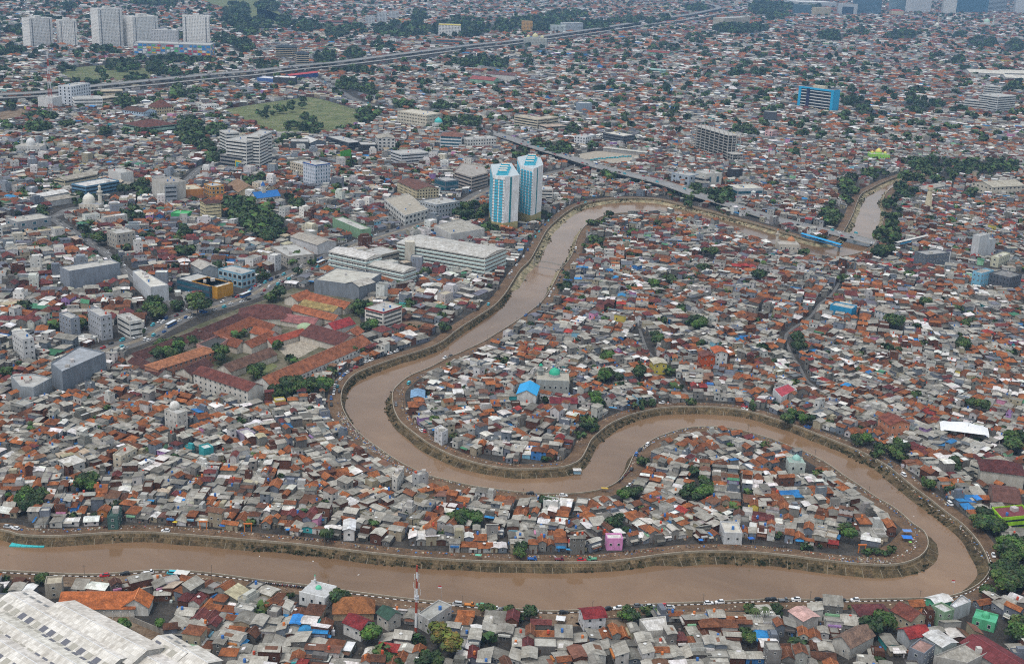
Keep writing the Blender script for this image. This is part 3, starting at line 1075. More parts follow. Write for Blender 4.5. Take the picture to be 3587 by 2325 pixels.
# ------------------------------------------------------------------ far apartment towers and the coloured mall
FLAT = ('flat', (.4, .4, .39))
TW = dict(kind='punch', fh=3.0, bay=3.4, w=1.0, h=1.1)
for pts, h, d, lab in (([(287, 448), (500, 436)], 62, 26, 'white apartment tower standing farthest from the coloured mall'), ([(560, 438), (722, 436)], 57, 24, 'white apartment tower between the tallest tower and its twin'),
                       ([(925, 455), (1147, 446)], 85, 32, 'tallest white apartment slab with dark vertical slits beside the coloured mall'), ([(1240, 452), (1475, 440)], 68, 42, 'white apartment tower rising behind the grey mall block'),
                       ([(1700, 462), (1945, 468)], 74, 28, 'broad white apartment tower standing on the red end of the mall')):
    r, P, o = bld('apartment_tower', lab, 'tower', 11, pts, h, WHT, FLAT, TW, True, d, 3, 'white apartment towers')
    a, b, e, n = next(facing(P))
    for k in (.12, .88):
        c = a + e * k
        link('dark_slit', cbox('dark_slit', (.12, .13, .15)), r, (c.x - o.x, c.y - o.y, h / 2), math.atan2(n.y, n.x) + PI / 2, (1.6, .15, h - 4))
    c = (P[0] + P[2]) / 2
    MB().box(-7, -5, 0, 7, 5, 5, (.6, .6, .59)).build('lift_house', ['wall'], r, (c.x - o.x, c.y - o.y, h), math.atan2(e.y, e.x))
bld('apartment_block', 'grey and white lower apartment block over the coloured mall', 'tower', 11, [(1400, 478), (1650, 486)], 46, (.5, .51, .53), FLAT, TW, True, 20, 2)
MALL, P, o = bld('shopping_mall', 'grey shopping mall podium covered with bright coloured panels', 'mall', 11, [(1240, 525), (1955, 548)], 28, (.27, .3, .34), FLAT, None, True, 55, 3)
pal = [(.03, .2, .5), (.65, .38, .03), (.42, .03, .06), (.08, .4, .14), (.62, .62, .62), (.03, .2, .5), (.62, .62, .62)]
for a, b, e, n in facing(P):
    nb = max(1, int(e.length / 9))
    for q in range(nb):
        for r in range(4):
            if rng.random() < .85:
                c = a + e * ((q + U(.35, .65)) / nb)
                link('panel', cbox('panel', rng.choice(pal)), MALL, (c.x - o.x, c.y - o.y, 9 + r * 5.2), math.atan2(n.y, n.x) + PI / 2, (U(5, 9.5), .3 + .05 * rng.randrange(4), U(2.5, 4.6)))

# top right skyline
for x0, x1, y, h, d, col, st, lab in ((830, 1050, 138, 120, 40, (.14, .19, .25), 1, 'dark blue glass office tower with stepped podium'), (1150, 1290, 108, 150, 35, (.3, .38, .42), 1, 'pale green glass tower beside the cream red roofed hall'),
                                      (1310, 1510, 122, 170, 30, (.55, .56, .58), 0, 'white slab apartment tower with pale blue stripes'), (1625, 1745, 132, 170, 25, (.58, .58, .57), 0, 'slim white twin slab tower'),
                                      (1760, 2040, 125, 190, 60, (.1, .2, .3), 1, 'huge blue glass tower with bright fins'), (2045, 2210, 112, 170, 40, (.35, .4, .45), 2, 'round edged tower with stacked balcony bands'),
                                      (2290, 2400, 124, 170, 30, (.56, .57, .58), 0, 'white tower with dark recess at the skyline')):
    st_ = [TW, dict(kind='punch', fh=5, bay=4, w=2.8, h=3.6, blue=True), dict(kind='ribbon', fh=6, h=2.4)][st]
    bld('skyline_tower', lab, 'tower', 14, [(x0, y), (x1, y + 5)], h, col, FLAT, st_, True, d, 1, 'skyline towers')
r, P, o = bld('office_building', 'grey frame shaped office block with one great dark opening', 'office', 14, [(655, 140), (830, 148)], 46, (.4, .43, .46), FLAT, None, True, 30)
a, b, e, n = next(facing(P))
c = (a + b) / 2
link('opening', cbox('opening', (.02, .04, .07)), r, (c.x - o.x, c.y - o.y, 20), math.atan2(n.y, n.x) + PI / 2, (e.length * .6, .4, 30))
S35 = dict(kind='punch', fh=3.6, bay=4, w=2.0, h=1.8)
RIB = dict(kind='ribbon', fh=3.6, h=1.6)
bld('office_building', 'cream office block in front of the skyline towers', 'office', 14, [(445, 152), (585, 154)], 34, CRM, FLAT, S35, True, 25)
bld('office_building', 'dark teal glass office beside the cream office block', 'office', 14, [(240, 132), (405, 140)], 40, (.07, .13, .17), FLAT, None, True, 35)
bld('exhibition_hall', 'long white roofed hall behind the cream office block', 'hall', 14, [(300, 70), (640, 75)], 24, (.5, .52, .54), ('flat', (.6, .6, .6)), None, True, 120)
bld('town_hall', 'cream hall with flat red roof below the green glass tower', 'hall', 14, [(1150, 148), (1262, 152)], 22, (.55, .47, .33), ('hip', (.4, .08, .07), 5), None, True, 30)

# far left and centre
B = bld
B('hospital_building', 'white hospital block with dark upright slots near the toll flyover', 'hospital', 11, [(668, 985), (845, 948)], 29, (.6, .64, .7), FLAT, dict(kind='punch', fh=4.5, bay=6, w=2.2, h=2.6), True, 22, 2)
B('office_building', 'white box office with a red side beside the lattice mast', 'office', 11, [(490, 1020), (578, 1000)], 17, (.64, .64, .64), FLAT, None, True, 24)
B('office_building', 'low white office with stepped ribbon windows and red base line', 'office', 11, [(690, 1005), (955, 1000)], 14, WHT, FLAT, RIB, True, 30, 2)
B('school_building', 'cream school wing with open galleries beside the toll flyover', 'school', 11, [(930, 975), (1072, 958)], 10, CRM, ('gable', (.45, .42, .36), 2, 'sheet'), RIB, True, 16)
B('school_building', 'long cream school wing just below the toll flyover', 'school', 11, [(950, 905), (1140, 898)], 10, CRM, ('gable', (.47, .42, .33), 2, 'sheet'), RIB, True, 14)
B('town_hall', 'cream office with tall brown pyramid roof and green glass front', 'office', 11, [(1455, 1085), (1612, 1072)], 14, (.55, .47, .3), ('hip', (.14, .06, .045), 9), S35, True, 24)
B('school_building', 'blue and white school block with brown gable roof', 'school', 11, [(1330, 1105), (1450, 1085)], 10, (.5, .62, .75), ('gable', BRN, 4), S35, True, 40)
B('school_building', 'wide green walled school under a big brown roof', 'school', 11, [(1330, 1250), (1640, 1215)], 10, (.3, .45, .36), ('hip', (.13, .055, .045), 6), RIB, True, 46)
B('office_building', 'white cube office beside the farther cemetery', 'office', 11, [(1915, 1035), (2030, 1026)], 9, WHT, FLAT, S35, True, 15)
B('office_building', 'dark brown slab office with cream floor bands', 'office', 12, [(175, 555), (375, 560)], 27, (.45, .38, .27), ('hip', (.05, .07, .09), 3), dict(kind='ribbon', fh=3.6, h=2.3), True, 22)
B('office_building', 'brown banded office with a yellow sign by the toll flyover', 'office', 12, [(370, 612), (485, 612)], 25, (.45, .39, .3), ('hip', (.06, .08, .1), 5), dict(kind='ribbon', fh=3.6, h=2.2), True, 20)
for i, (x0, x1, y, h, lab) in enumerate(((1005, 1090, 228, 24, 'pale grey slab flats, lowest of three among trees'), (1110, 1205, 215, 32, 'pale slab flats, tallest of three among trees'), (1220, 1310, 178, 24, 'pale blue slab flats deep among the trees'))):
    B('apartment_block', lab, 'flats', 12, [(x0, y), (x1, y + 3)], h, (.5, .53, .56), FLAT, S35, True, 20)
B('hospital_building', 'white block with bright yellow crown rising from dark trees', 'hospital', 12, [(1680, 338), (1885, 346)], 31, WHT, ('flat', (.5, .42, .08)), S35, True, 40, 2, trim=(.55, .42, .06))
B('office_building', 'low dark glass office with orange frames by the toll flyover', 'office', 12, [(1655, 418), (1890, 428)], 14, (.35, .12, .06), FLAT, dict(kind='ribbon', fh=6, h=4, blue=True), True, 22)
B('office_building', 'white office with orange stair strip among trees', 'office', 12, [(1220, 412), (1300, 417)], 15, WHT, ('gable', MAR, 3), S35, True, 30)
B('school_building', 'long low school with dull red roof in the trees', 'school', 12, [(580, 232), (935, 240)], 9, (.5, .48, .45), ('gable', (.16, .07, .07), 4), RIB, True, 18)
B('showroom', 'dark glass car showroom with white stepped roof under the toll flyover', 'showroom', 12, [(150, 792), (350, 800)], 14, DRK, ('flat', (.66, .66, .66)), None, True, 30, 2)
B('showroom', 'low blue and white showroom beside the dark glass one', 'showroom', 12, [(0, 770), (150, 780)], 9, (.08, .16, .4), ('flat', (.62, .62, .64)), None, True, 30)
bar('canopy', 'long arched canopy with red and blue edges beside the showroom', 'canopy', 12, (280, 690), (545, 660), 12, 8, 2, (.4, .05, .06), (.04, .09, .3), 'plain')
B('office_building', 'large cream government block beside the cemetery', 'office', 12, [(1300, 1150), (1575, 1192)], 19, (.56, .52, .43), ('flat', (.5, .47, .4)), dict(kind='punch', fh=4.2, bay=3, w=1.5, h=1.8, cap=120), True, 34, 3)
B('office_building', 'white banded office with brown hip roof by the turquoise dome', 'office', 12, [(1695, 1375), (1892, 1385)], 17, (.6, .62, .63), ('hip', (.2, .1, .075), 4), dict(kind='ribbon', fh=4, h=2.2, blue=True), True, 30)
B('shophouse', 'white and yellow corner shop block at the flyover foot', 'shop', 12, [(1950, 1385), (2215, 1368)], 13, (.6, .6, .58), FLAT, S35, True, 18, 2)
B('office_building', 'grey and white striped five storey office', 'office', 12, [(1335, 1545), (1588, 1525)], 15, (.55, .56, .58), FLAT, dict(kind='ribbon', fh=3.2, h=1.5), True, 26, 2)
B('shophouse', 'row of dark glass shops with flat grey roofs', 'shop', 12, [(640, 1330), (850, 1392)], 9, (.09, .1, .12), FLAT, dict(kind='ribbon', fh=4.5, h=3.4), True, 22, 3)
B('showroom', 'black glass showroom with pointed front beside the white framed block', 'showroom', 12, [(960, 1432), (1115, 1432)], 12, (.035, .04, .045), FLAT, None, True, 26, 2)
B('shophouse', 'tall white framed shop block beside the black showroom', 'shop', 12, [(1120, 1402), (1280, 1402)], 17, (.58, .58, .57), ('gable', (.36, .34, .3), 2, 'sheet'), dict(kind='punch', fh=4, bay=5, w=3.4, h=2.4), True, 28)
B('warehouse', 'charcoal hall with white gable roof near the cemetery', 'warehouse', 12, [(490, 1390), (640, 1378)], 9, (.16, .19, .23), ('gable', (.6, .61, .62), 4, 'sheet'), None, True, 30)
B('warehouse', 'black box hall joined to the charcoal hall', 'warehouse', 12, [(310, 1395), (480, 1398)], 11, (.08, .09, .1), FLAT, None, True, 26)
B('office_building', 'white hospital office with ribbon windows and a red emblem', 'hospital', 51, [(278, 428), (475, 380)], 32, (.62, .62, .6), FLAT, dict(kind='ribbon', fh=3.7, h=1.6), True, 30, 3)
B('office_building', 'tallest stepped wing of the white hospital with ribbon windows', 'hospital', 51, [(380, 420), (476, 372)], 37, (.66, .66, .64), FLAT, dict(kind='ribbon', fh=3.7, h=1.5), True, 16, 2)
B('office_building', 'white side block of the hospital with rows of slots', 'hospital', 51, [(118, 318), (225, 312)], 27, (.6, .6, .58), FLAT, dict(kind='ribbon', fh=3.7, h=1.5), True, 24)
r, P, o = B('shophouse', 'grey low shop block with a yellow portal beside the white hospital', 'shop', 51, [(70, 400), (245, 425)], 13, (.27, .27, .27), FLAT, dict(kind='ribbon', fh=4.2, h=2), True, 22)
a, b, e, n = next(facing(P))
c = a + e * .82
link('portal', cbox('portal', (.6, .42, .02)), r, (c.x - o.x, c.y - o.y, 5), math.atan2(n.y, n.x) + PI / 2, (9, .6, 8))
link('portal_screen', cbox('portal_screen', (.05, .3, .33)), r, (c.x - o.x + n.x * .35, c.y - o.y + n.y * .35, 4.6), math.atan2(n.y, n.x) + PI / 2, (6.5, .6, 5.5))
B('office_building', 'tall white and grey office with a blue top band', 'office', 51, [(716, 378), (808, 402), (911, 384)], 25, (.56, .6, .68), FLAT, dict(kind='punch', fh=3.8, bay=3.4, w=1.1, h=2.2, blue=True), False, 15, 2, trim=(.03, .09, .33))
B('office_building', 'beige office with small square windows joined to the blue topped office', 'office', 51, [(612, 372), (716, 398)], 15, (.5, .45, .36), FLAT, dict(kind='punch', fh=3.6, bay=3.4, w=1.5, h=1.6), False, 20, 2)
r, c, rz, L = bar('church', 'white church with bright blue roof and small blue spire', 'church', 51, (325, 608), (512, 588), 13, 6, 5, (.015, .13, .38), (.6, .58, .54), 'plain', st=dict(bay=4, w=1, h=2.6))
MB().box(-2, -2, 0, 2, 2, 12, (.6, .58, .53)).build('bell_tower', ['wall'], r, (-L * .08, 0, 5))
MB().cyl(0, 0, 0, 5, 2.6, .1, 8, (.015, .1, .32)).build('spire', ['plain'], r, (-L * .08, 0, 17))
bar('market_hall', 'rusty brown gable hall beside the blue church', 'hall', 51, (205, 500), (290, 560), 22, 6, 6, (.25, .16, .1), (.5, .42, .28), 'sheet')
B('billboard', 'bright green billboard on a roof near the black showroom', 'billboard', 51, [(1010, 368), (1090, 352)], 12, (.09, .36, .05), ('flat', (.09, .36, .05)), None, True, 1.0, 0)

# left town
B('shophouse', 'cream seven storey hotel slab with brown floor lines', 'hotel', 21, [(1905, 512), (2052, 498)], 17, (.58, .5, .31), ('gable', MAR, 1.5), dict(kind='ribbon', fh=3.3, h=.7), True, 14)
B('shophouse', 'orange and brown patterned shop tower beside the avenue trees', 'shop', 21, [(1962, 312), (2078, 300)], 13, (.5, .25, .05), FLAT, dict(kind='punch', fh=4, bay=4, w=2.6, h=2.6), True, 18)
B('shophouse', 'orange triangle patterned shop box on a cream base', 'shop', 21, [(1728, 318), (1888, 305)], 10, (.5, .22, .07), ('flat', (.5, .46, .36)), None, True, 26)
B('office_building', 'big pale grey department store with blank walls', 'store', 21, [(1535, 348), (1726, 326)], 20, (.47, .46, .43), ('flat', (.28, .26, .24)), None, True, 30, 3)
B('office_building', 'grey blue side block of the pale department store', 'store', 21, [(1415, 250), (1535, 350)], 18, (.33, .36, .4), ('flat', (.25, .24, .23)), dict(kind='ribbon', fh=4, h=1.5), True, 12, 1)
B('school_building', 'cream school block with gallery windows and grey roof', 'school', 21, [(605, 222), (905, 160)], 10, (.56, .5, .36), ('gable', (.36, .34, .3), 2.5, 'sheet'), RIB, True, 16)
B('shophouse', 'long low shop with blue striped sign front', 'shop', 21, [(800, 296), (1110, 238)], 11, (.12, .25, .38), ('flat', (.6, .6, .6), 'sheet'), RIB, True, 22)
B('shophouse', 'white shop block with a large red framed sign', 'shop', 21, [(1125, 175), (1240, 160)], 12, (.6, .6, .59), FLAT, None, True, 26, 2)
bar('warehouse', 'white corrugated roof hall, larger of the pair by the white mosque', 'warehouse', 21, (330, 262), (585, 215), 16, 7, 2, (.6, .61, .62), (.5, .5, .5), 'sheet')
bar('warehouse', 'grey corrugated roof hall with white canopy by the white mosque', 'warehouse', 21, (410, 300), (690, 255), 16, 6, 2, (.33, .31, .28), (.45, .45, .45), 'sheet')
B('shophouse', 'long grey commercial block with glass bays on the side street', 'shop', 21, [(170, 640), (482, 592)], 11, (.3, .31, .33), ('flat', (.4, .39, .36)), dict(kind='punch', fh=5, bay=9, w=4, h=3, blue=True), True, 22, 3)
B('shophouse', 'huge blank blue grey shop block by the side street', 'shop', 21, [(640, 985), (1112, 908)], 15, BGR, ('flat', (.42, .41, .39)), None, False, 16, 2)
B('shophouse', 'long white shop row with red roof tanks', 'shop', 21, [(1395, 1135), (1560, 1112), (1300, 968), (1228, 985)], 12, (.5, .53, .57), ('flat', (.55, .54, .5)), None, False, 10, 5)
B('shophouse', 'slim grey tower house with white balcony front', 'townhouse', 21, [(545, 1375), (655, 1425), (720, 1400)], 14, BGR, FLAT, dict(kind='punch', fh=3.5, bay=4, w=1.6, h=1.8, min=6), False, 10, 1)
B('shophouse', 'tall grey and white town house beside the avenue', 'townhouse', 21, [(810, 1335), (932, 1405), (1035, 1388)], 17, (.38, .4, .44), FLAT, dict(kind='punch', fh=3.6, bay=3.4, w=1.4, h=1.6), False, 12, 1)
B('shophouse', 'white four storey house with open terraces beside the avenue', 'townhouse', 21, [(1085, 1390), (1200, 1455), (1298, 1425)], 12, (.62, .62, .6), FLAT, dict(kind='ribbon', fh=3.1, h=1.1), False, 12, 2)
B('showroom', 'dark glass shop with long roof beside the traffic junction', 'shop', 21, [(1640, 1150), (1945, 1232)], 9, (.07, .09, .12), FLAT, dict(kind='ribbon', fh=4.5, h=2.5, blue=True), True, 22, 3)
B('shophouse', 'white roofed shop with orange front boards facing the avenue', 'shop', 21, [(2015, 1238), (2162, 1195)], 9, (.5, .25, .03), ('flat', (.6, .58, .53), 'sheet'), None, True, 28, 1)
B('shophouse', 'light blue framed glass shop on the avenue', 'shop', 21, [(2245, 1135), (2368, 1098)], 11, (.2, .38, .5), FLAT, dict(kind='punch', fh=5, bay=5, w=4, h=3.6), True, 26, 2)
B('shophouse', 'bright green walled low house among red roofs', 'house', 21, [(1585, 500), (1728, 512)], 6, (.06, .36, .13), ('flat', (.1, .4, .16)), None, True, 14, 1)
B('shophouse', 'pale grey concrete shop block with upright fins', 'shop', 21, [(1090, 772), (1260, 745)], 13, (.4, .38, .34), FLAT, dict(kind='punch', fh=4, bay=4, w=1.5, h=2.4), True, 18, 2)
B('warehouse', 'grey corrugated hall beside the blue framed shop', 'warehouse', 21, [(1870, 1060), (2020, 1040)], 9, (.34, .37, .4), ('gable', (.4, .39, .37), 3, 'sheet'), None, True, 22)
B('office_building', 'big dark grey block with blue roof boxes beside the school compound', 'office', 31, [(472, 305), (575, 382), (978, 205), (735, 148)], 14, (.19, .22, .26), ('flat', (.3, .32, .35)), dict(kind='ribbon', fh=3.6, h=1.2, min=999), False, 20, 2)
B('shophouse', 'white and grey narrow house with shuttered windows at the avenue bend', 'townhouse', 31, [(110, 10), (210, 85), (325, 75)], 15, (.56, .57, .58), FLAT, dict(kind='punch', fh=3.5, bay=3.2, w=1.4, h=1.5), False, 12, 1)
B('office_building', 'low grey concrete building with roof garden', 'office', 31, [(190, 520), (310, 530), (480, 440), (300, 400), (100, 420)], 8, (.3, .33, .36), FLAT, None, False, 12, 4)
r, P, o = B('shophouse', 'white tower house with a broad white dome rising from the dense houses', 'townhouse', 31, [(1522, 730), (1640, 775), (1722, 738)], 11, (.52, .51, .48), FLAT, dict(kind='punch', fh=3.2, bay=3, w=.9, h=1.4), False, 10, 0)
c = unt(31, 1618, 690, 12.5)
MB().cyl(0, 0, -1.2, 0, 3.0, 3.0, 16, (.55, .55, .53)).dome(0, 0, 0, 2.9, (.62, .62, .6)).build('dome', ['wall'], r, (c.x - o.x, c.y - o.y, 12.6))

# ------------------------------------------------------------------ centre: hospital, towers, avenue
TB = dict(kind='slabs', fh=3.4, h=.75, col=(.46, .6, .59), bh=.8, out=.8)
HC = (.68, .64, .58)
r, P, o = B('hospital_building', 'long pale hospital with teal balcony bands and light metal roof', 'hospital', 22, [(1300, 715), (2112, 852), (2235, 757)], 17, HC, ('gable', (.5, .5, .49), 2.2, 'sheet'), TB, False, 20)
q = unt(22, 1418, 705, 20)
MB().box(-4, -3.5, 0, 4, 3.5, 21, (.56, .53, .46)).build('stair_tower', ['wall'], r, (q.x - o.x, q.y - o.y - 2, 0), .2)
q = unt(22, 2185, 800, 17)
MB().box(-2.2, -3, 0, 2.2, 3, 17.5, (.62, .62, .6)).build('stair_tower', ['wall'], r, (q.x - o.x + 1, q.y - o.y, 0), -.45)
B('hospital_building', 'five storey hospital wing with teal bands and white roof hatch', 'hospital', 22, [(668, 795), (1010, 868), (1082, 812)], 16.5, (.68, .65, .6), ('gable', (.58, .58, .58), 2, 'sheet'), [TB, dict(kind='punch', fh=3.4, bay=5.5, w=1.8, h=1.6, min=20)], False, 18)
B('hospital_building', 'low curved hospital wing with teal bands beside the grey hall', 'hospital', 22, [(1010, 912), (1355, 985), (1425, 935)], 12, (.68, .65, .6), ('gable', (.5, .5, .48), 1.5, 'sheet'), TB, False, 16)
B('warehouse', 'large dark blue grey hall with parapet and small gable roof', 'warehouse', 22, [(530, 1062), (962, 1118), (1155, 1005)], 11, (.2, .225, .26), ('flat', (.45, .44, .4)), None, False, 20, 1)
bar('warehouse', 'grey gable roof set on the corner of the dark hall', 'warehouse', 22, (885, 1075), (1030, 1035), 14, 12, 2.5, (.42, .41, .39), (.2, .225, .26), 'sheet', mark=.5)
B('office_building', 'white four storey office with red eaves near the river bend', 'office', 22, [(1000, 1325), (1172, 1368), (1278, 1292)], 12.5, (.62, .6, .56), FLAT, dict(kind='ribbon', fh=3, h=1.1, edge=2), False, 12, 4, trim=(.3, .03, .03))
B('shophouse', 'grey concrete shell building beside the hospital wing', 'shop', 22, [(975, 790), (1155, 835), (1240, 775)], 12, (.33, .31, .27), FLAT, dict(kind='ribbon', fh=4, h=1.4, min=12), False, 20, 1)
B('warehouse', 'broad pale hall with sloping metal roof behind the hospital', 'warehouse', 22, [(1640, 560), (1800, 640), (2110, 590), (1880, 500)], 9, (.5, .5, .49), ('flat', (.38, .37, .34), 'sheet'), None, False, 20, 1)
B('shophouse', 'white supermarket with framed black window front on the avenue', 'shop', 22, [(1370, 560), (1585, 500), (1400, 350), (1180, 400)], 10, (.6, .6, .58), ('flat', (.36, .33, .28)), dict(kind='punch', fh=5, bay=6, w=4, h=2.8, min=10), True, 20, 3)
B('warehouse', 'white roofed hall with open portal on the avenue', 'warehouse', 22, [(310, 655), (560, 735), (690, 690)], 9, (.55, .56, .58), ('gable', (.36, .34, .31), 2.5, 'sheet'), None, False, 16, 0)
B('shophouse', 'grey parking block with yellow upright fins', 'shop', 22, [(125, 755), (295, 850), (440, 775)], 10, (.4, .38, .35), FLAT, dict(kind='punch', fh=3.5, bay=5, w=2.6, h=.9), False, 18, 2)
B('shophouse', 'long green side walled shop house on the avenue', 'shop', 22, [(700, 490), (960, 600), (1050, 585)], 9, (.2, .33, .21), ('flat', (.42, .42, .4)), None, False, 14, 2)
B('apartment_block', 'cream dormitory block with brown roof and rows of windows', 'flats', 22, [(1300, 145), (1480, 225), (1635, 190)], 13, (.55, .48, .32), ('gable', (.15, .075, .06), 3), dict(kind='punch', fh=3.2, bay=3.2, w=1.5, h=1.5), False, 16)
B('shophouse', 'black glass and grey cube office near the cream dormitory', 'office', 22, [(1645, 120), (1745, 150), (1845, 130)], 13, (.17, .19, .22), ('flat', (.36, .36, .36)), dict(kind='ribbon', fh=6, h=4.5, blue=True), False, 18, 2)
B('office_building', 'octagonal mall block with tiered grey roof', 'mall', 22, [(1830, 60), (1990, 110), (2140, 70), (2100, 10), (1900, -20)], 15, (.4, .36, .33), ('flat', (.32, .3, .28)), RIB, False, 20, 3)
B('shophouse', 'yellow white shop house with red roof tank near the twin towers', 'shop', 22, [(1510, 330), (1660, 370), (1780, 310)], 14, (.33, .36, .4), FLAT, dict(kind='punch', fh=3.6, bay=4, w=2.6, h=2.2), False, 14, 3)
# twin towers
BLU = (.03, .4, .58)
for k, (pts, h, lab) in enumerate((([(137, 285), (182, 472), (382, 498), (627, 468), (490, 262)], 54, 'blue and white apartment tower with olive base, nearer the hospital of the twin pair'),
                                   ([(590, 165), (640, 300), (862, 362), (1028, 292), (985, 175), (800, 118)], 56, 'blue and white apartment tower with olive base beside the river road, taller of the pair'))):
    P = ccw([Vector(unt(55, x, y, h)[:2]) for x, y in pts])
    o = P[0].copy()
    r = thing('apartment_tower', lab, 'tower', (o.x, o.y, 0), 0, 'blue and white twin towers')
    Q = [p - o for p in P]
    MB().prism(Q, 0, 9, (.4, .35, .17)).build('base', ['wall'], r)
    MB().prism(Q, 9, h + 1, (.76, .78, .8), 0, (.45, .52, .56)).build('wall', ['wall'], r)
    for a, b, e, n in facing(P):
        L = e.length
        rz = math.atan2(n.y, n.x) + PI / 2
        if n.x > .12:
            c = a + e * .42 - o
            link('blue_strip', cbox('blue_strip', (.02, .2, .24)), r, (c.x, c.y, h / 2 + 4.5), rz, (2.2, .25, h - 9))
            continue
        nb = max(5, int(L / 2.6) | 1)
        for q in range(nb):
            c = a + e * ((q + .5) / nb) - o
            off = 0
            if q % 2 and L > 9:
                link('blue_strip', cbox('blue_strip', vary(BLU, .08)), r, (c.x, c.y, h / 2 + 3.5), rz, (L / nb * 1.35, .35, h - 12))
                off = .36
            for f in range(15):
                for s_ in ((-.26, .26) if L / nb > 2.2 and L < 40 else (0,)):
                    link('window', WIN, r, (c.x + n.x * off + e.x / nb * s_, c.y + n.y * off + e.y / nb * s_, 11.5 + f * 2.85), rz, (.8, 1, 1.25))
    cx, cy = sum((q.x for q in Q)) / len(Q), sum((q.y for q in Q)) / len(Q)
    ax = (Q[0] - Vector((cx, cy))).normalized()
    for s in (-22, -8, 6, 20):
        MB().box(-4, -3.2, 0, 4, 3.2, U(3.5, 5), (.04, .45, .62), top=(.6, .55, .48)).build('roof_house', ['wall'], r, (cx + .05 * s, cy + s * .85, h + 1), .15)
        MB().box(-6, -.3, 0, 6, .3, 2.2, (.1, .5, .66)).build('roof_screen', ['wall'], r, (cx + .05 * s, cy + s * .85 - 6, h + 1), .3)
    keep_poly([p + (p - sum(P, Vector((0, 0))) / len(P)).normalized() * 3 for p in P])
B('office_building', 'white ribbon windowed building tucked behind the twin towers', 'office', 55, [(1000, 700), (1190, 705)], 14, (.58, .57, .54), FLAT, dict(kind='ribbon', fh=3.4, h=1.4), False, 18, 1)

# right side
r, P, o = B('office_building', 'bright blue framed office with white floor bands and dark glass', 'office', 58, [(125, 905), (1125, 1045)], 37, (.02, .045, .1), ('flat', (.2, .19, .19)), dict(kind='slabs', fh=5.2, h=2.2, col=(.6, .6, .58), bh=1.5, out=.5, edge=6, min=30), True, 22, 0)
a, b, e, n = next(facing(P))
rz = math.atan2(n.y, n.x) + PI / 2
for k, w, hh, z in ((.02, 5, 38, 19), (.98, 5, 38, 19), (.5, None, 3.2, 36.6), (.27, 6, 36, 18)):
    c = a + e * k - o
    link('frame', cbox('frame', (.015, .02, .07) if k == .27 else (.01, .34, .6)), r, (c.x, c.y, z), rz, (w or e.length, 1.6, hh))
for a2, b2, e2, n2 in list(facing(P))[1:] or []:
    c = (a2 + b2) / 2 - o
    link('side_wall', cbox('side_wall', (.01, .34, .6)), r, (c.x, c.y, 19), math.atan2(n2.y, n2.x) + PI / 2, (e2.length, .4, 38))
c = (P[0] + P[2]) / 2 - o
MB().box(-12, -5, 0, 12, 5, 5, (.58, .52, .4)).build('lift_house', ['wall'], r, (c.x, c.y, 37), math.atan2(e.y, e.x))
# unfinished concrete frame
P = footprint(54, [(205, 362), (575, 482)], 0, True, 20)
o = P[0].copy()
r = thing('unfinished_building', 'unfinished ten storey bare concrete frame building', 'building', (o.x, o.y, 0))
e, n_ = P[1] - P[0], P[3] - P[0]
if abs(e.length) < abs(n_.length):
    e, n_ = n_, e
rz = math.atan2(e.y, e.x)
NF, FH = 9, 3.7
u, v = e.normalized(), n_.normalized()
L, D = e.length, n_.length
slabm = MB().box(0, 0, -.25, 1, 1, .25, (.38, .37, .35)).mesh('floor_slab', ['slab'])
colm = MB().box(-.5, -.5, 0, .5, .5, 1, (.42, .41, .39)).mesh('column', ['slab'])
s = 1 if u.cross(v) > 0 else -1
for f in range(1, NF + 1):
    link('floor_slab', slabm, r, (0, 0, f * FH), rz, (L, D * s, 1))
for i in range(9):
    for j in range(4):
        q = u * (L * (i + .02) / 8.04 + .3) + v * (D * j / 3 * .96 + .3)
        link('column', colm, r, (q.x, q.y, 0), rz, (.85, .85, NF * FH + 2.5))
for f in range(1, 4):
    link('floor_slab', slabm, r, (u * L * 1.0).to_3d() + Vector((v.x * -2, v.y * -2, f * FH)), rz, (18, D * .8 * s, 1))
for i in range(3):
    for j in range(3):
        q = u * (L + 5 + i * 6) + v * (D * .38 * j - 1.5)
        link('column', colm, r, (q.x, q.y, 0), rz, (.85, .85, 3 * FH + 1))
keep_poly([p + (p - (P[0] + P[2]) / 2).normalized() * 4 for p in P])
keep_poly([P[1], P[1] + u * 20, P[1] + u * 20 + v * D * .8, P[1] + v * D * .8])
B('office_building', 'white office with pointed arch windows on the flyover road', 'office', 54, [(355, 755), (520, 745)], 15, (.5, .5, .47), FLAT, dict(kind='punch', fh=12, bay=8, w=4.5, h=9, blue=True), True, 22, 2)
B('shophouse', 'white and black fronted shop beside the arch windowed office', 'shop', 54, [(185, 725), (350, 760)], 11, (.5, .49, .46), FLAT, dict(kind='ribbon', fh=5, h=2.5), True, 20, 2)
B('shophouse', 'blue and white shop row end on the flyover road', 'shop', 54, [(0, 715), (185, 750)], 12, (.35, .42, .5), FLAT, dict(kind='punch', fh=5, bay=7, w=4, h=3.4), True, 20, 3)
B('shophouse', 'grey glass office with broad roof beside roadside trees', 'office', 54, [(690, 860), (950, 850)], 9, (.5, .52, .54), ('flat', (.5, .48, .42)), dict(kind='ribbon', fh=5, h=3, blue=True), True, 24, 2)
B('shophouse', 'black block with orange side panel near the flyover road', 'shop', 54, [(580, 660), (640, 680)], 12, (.05, .05, .06), FLAT, None, True, 14, 0)
B('shophouse', 'black tower shop with bright orange window frame', 'shop', 54, [(955, 78), (1085, 88)], 16, (.08, .09, .11), FLAT, None, True, 16, 0)
B('shophouse', 'pink and white three storey shop near the unfinished frame', 'shop', 54, [(970, 255), (1045, 265)], 12, (.6, .38, .38), FLAT, S35, True, 20, 1)
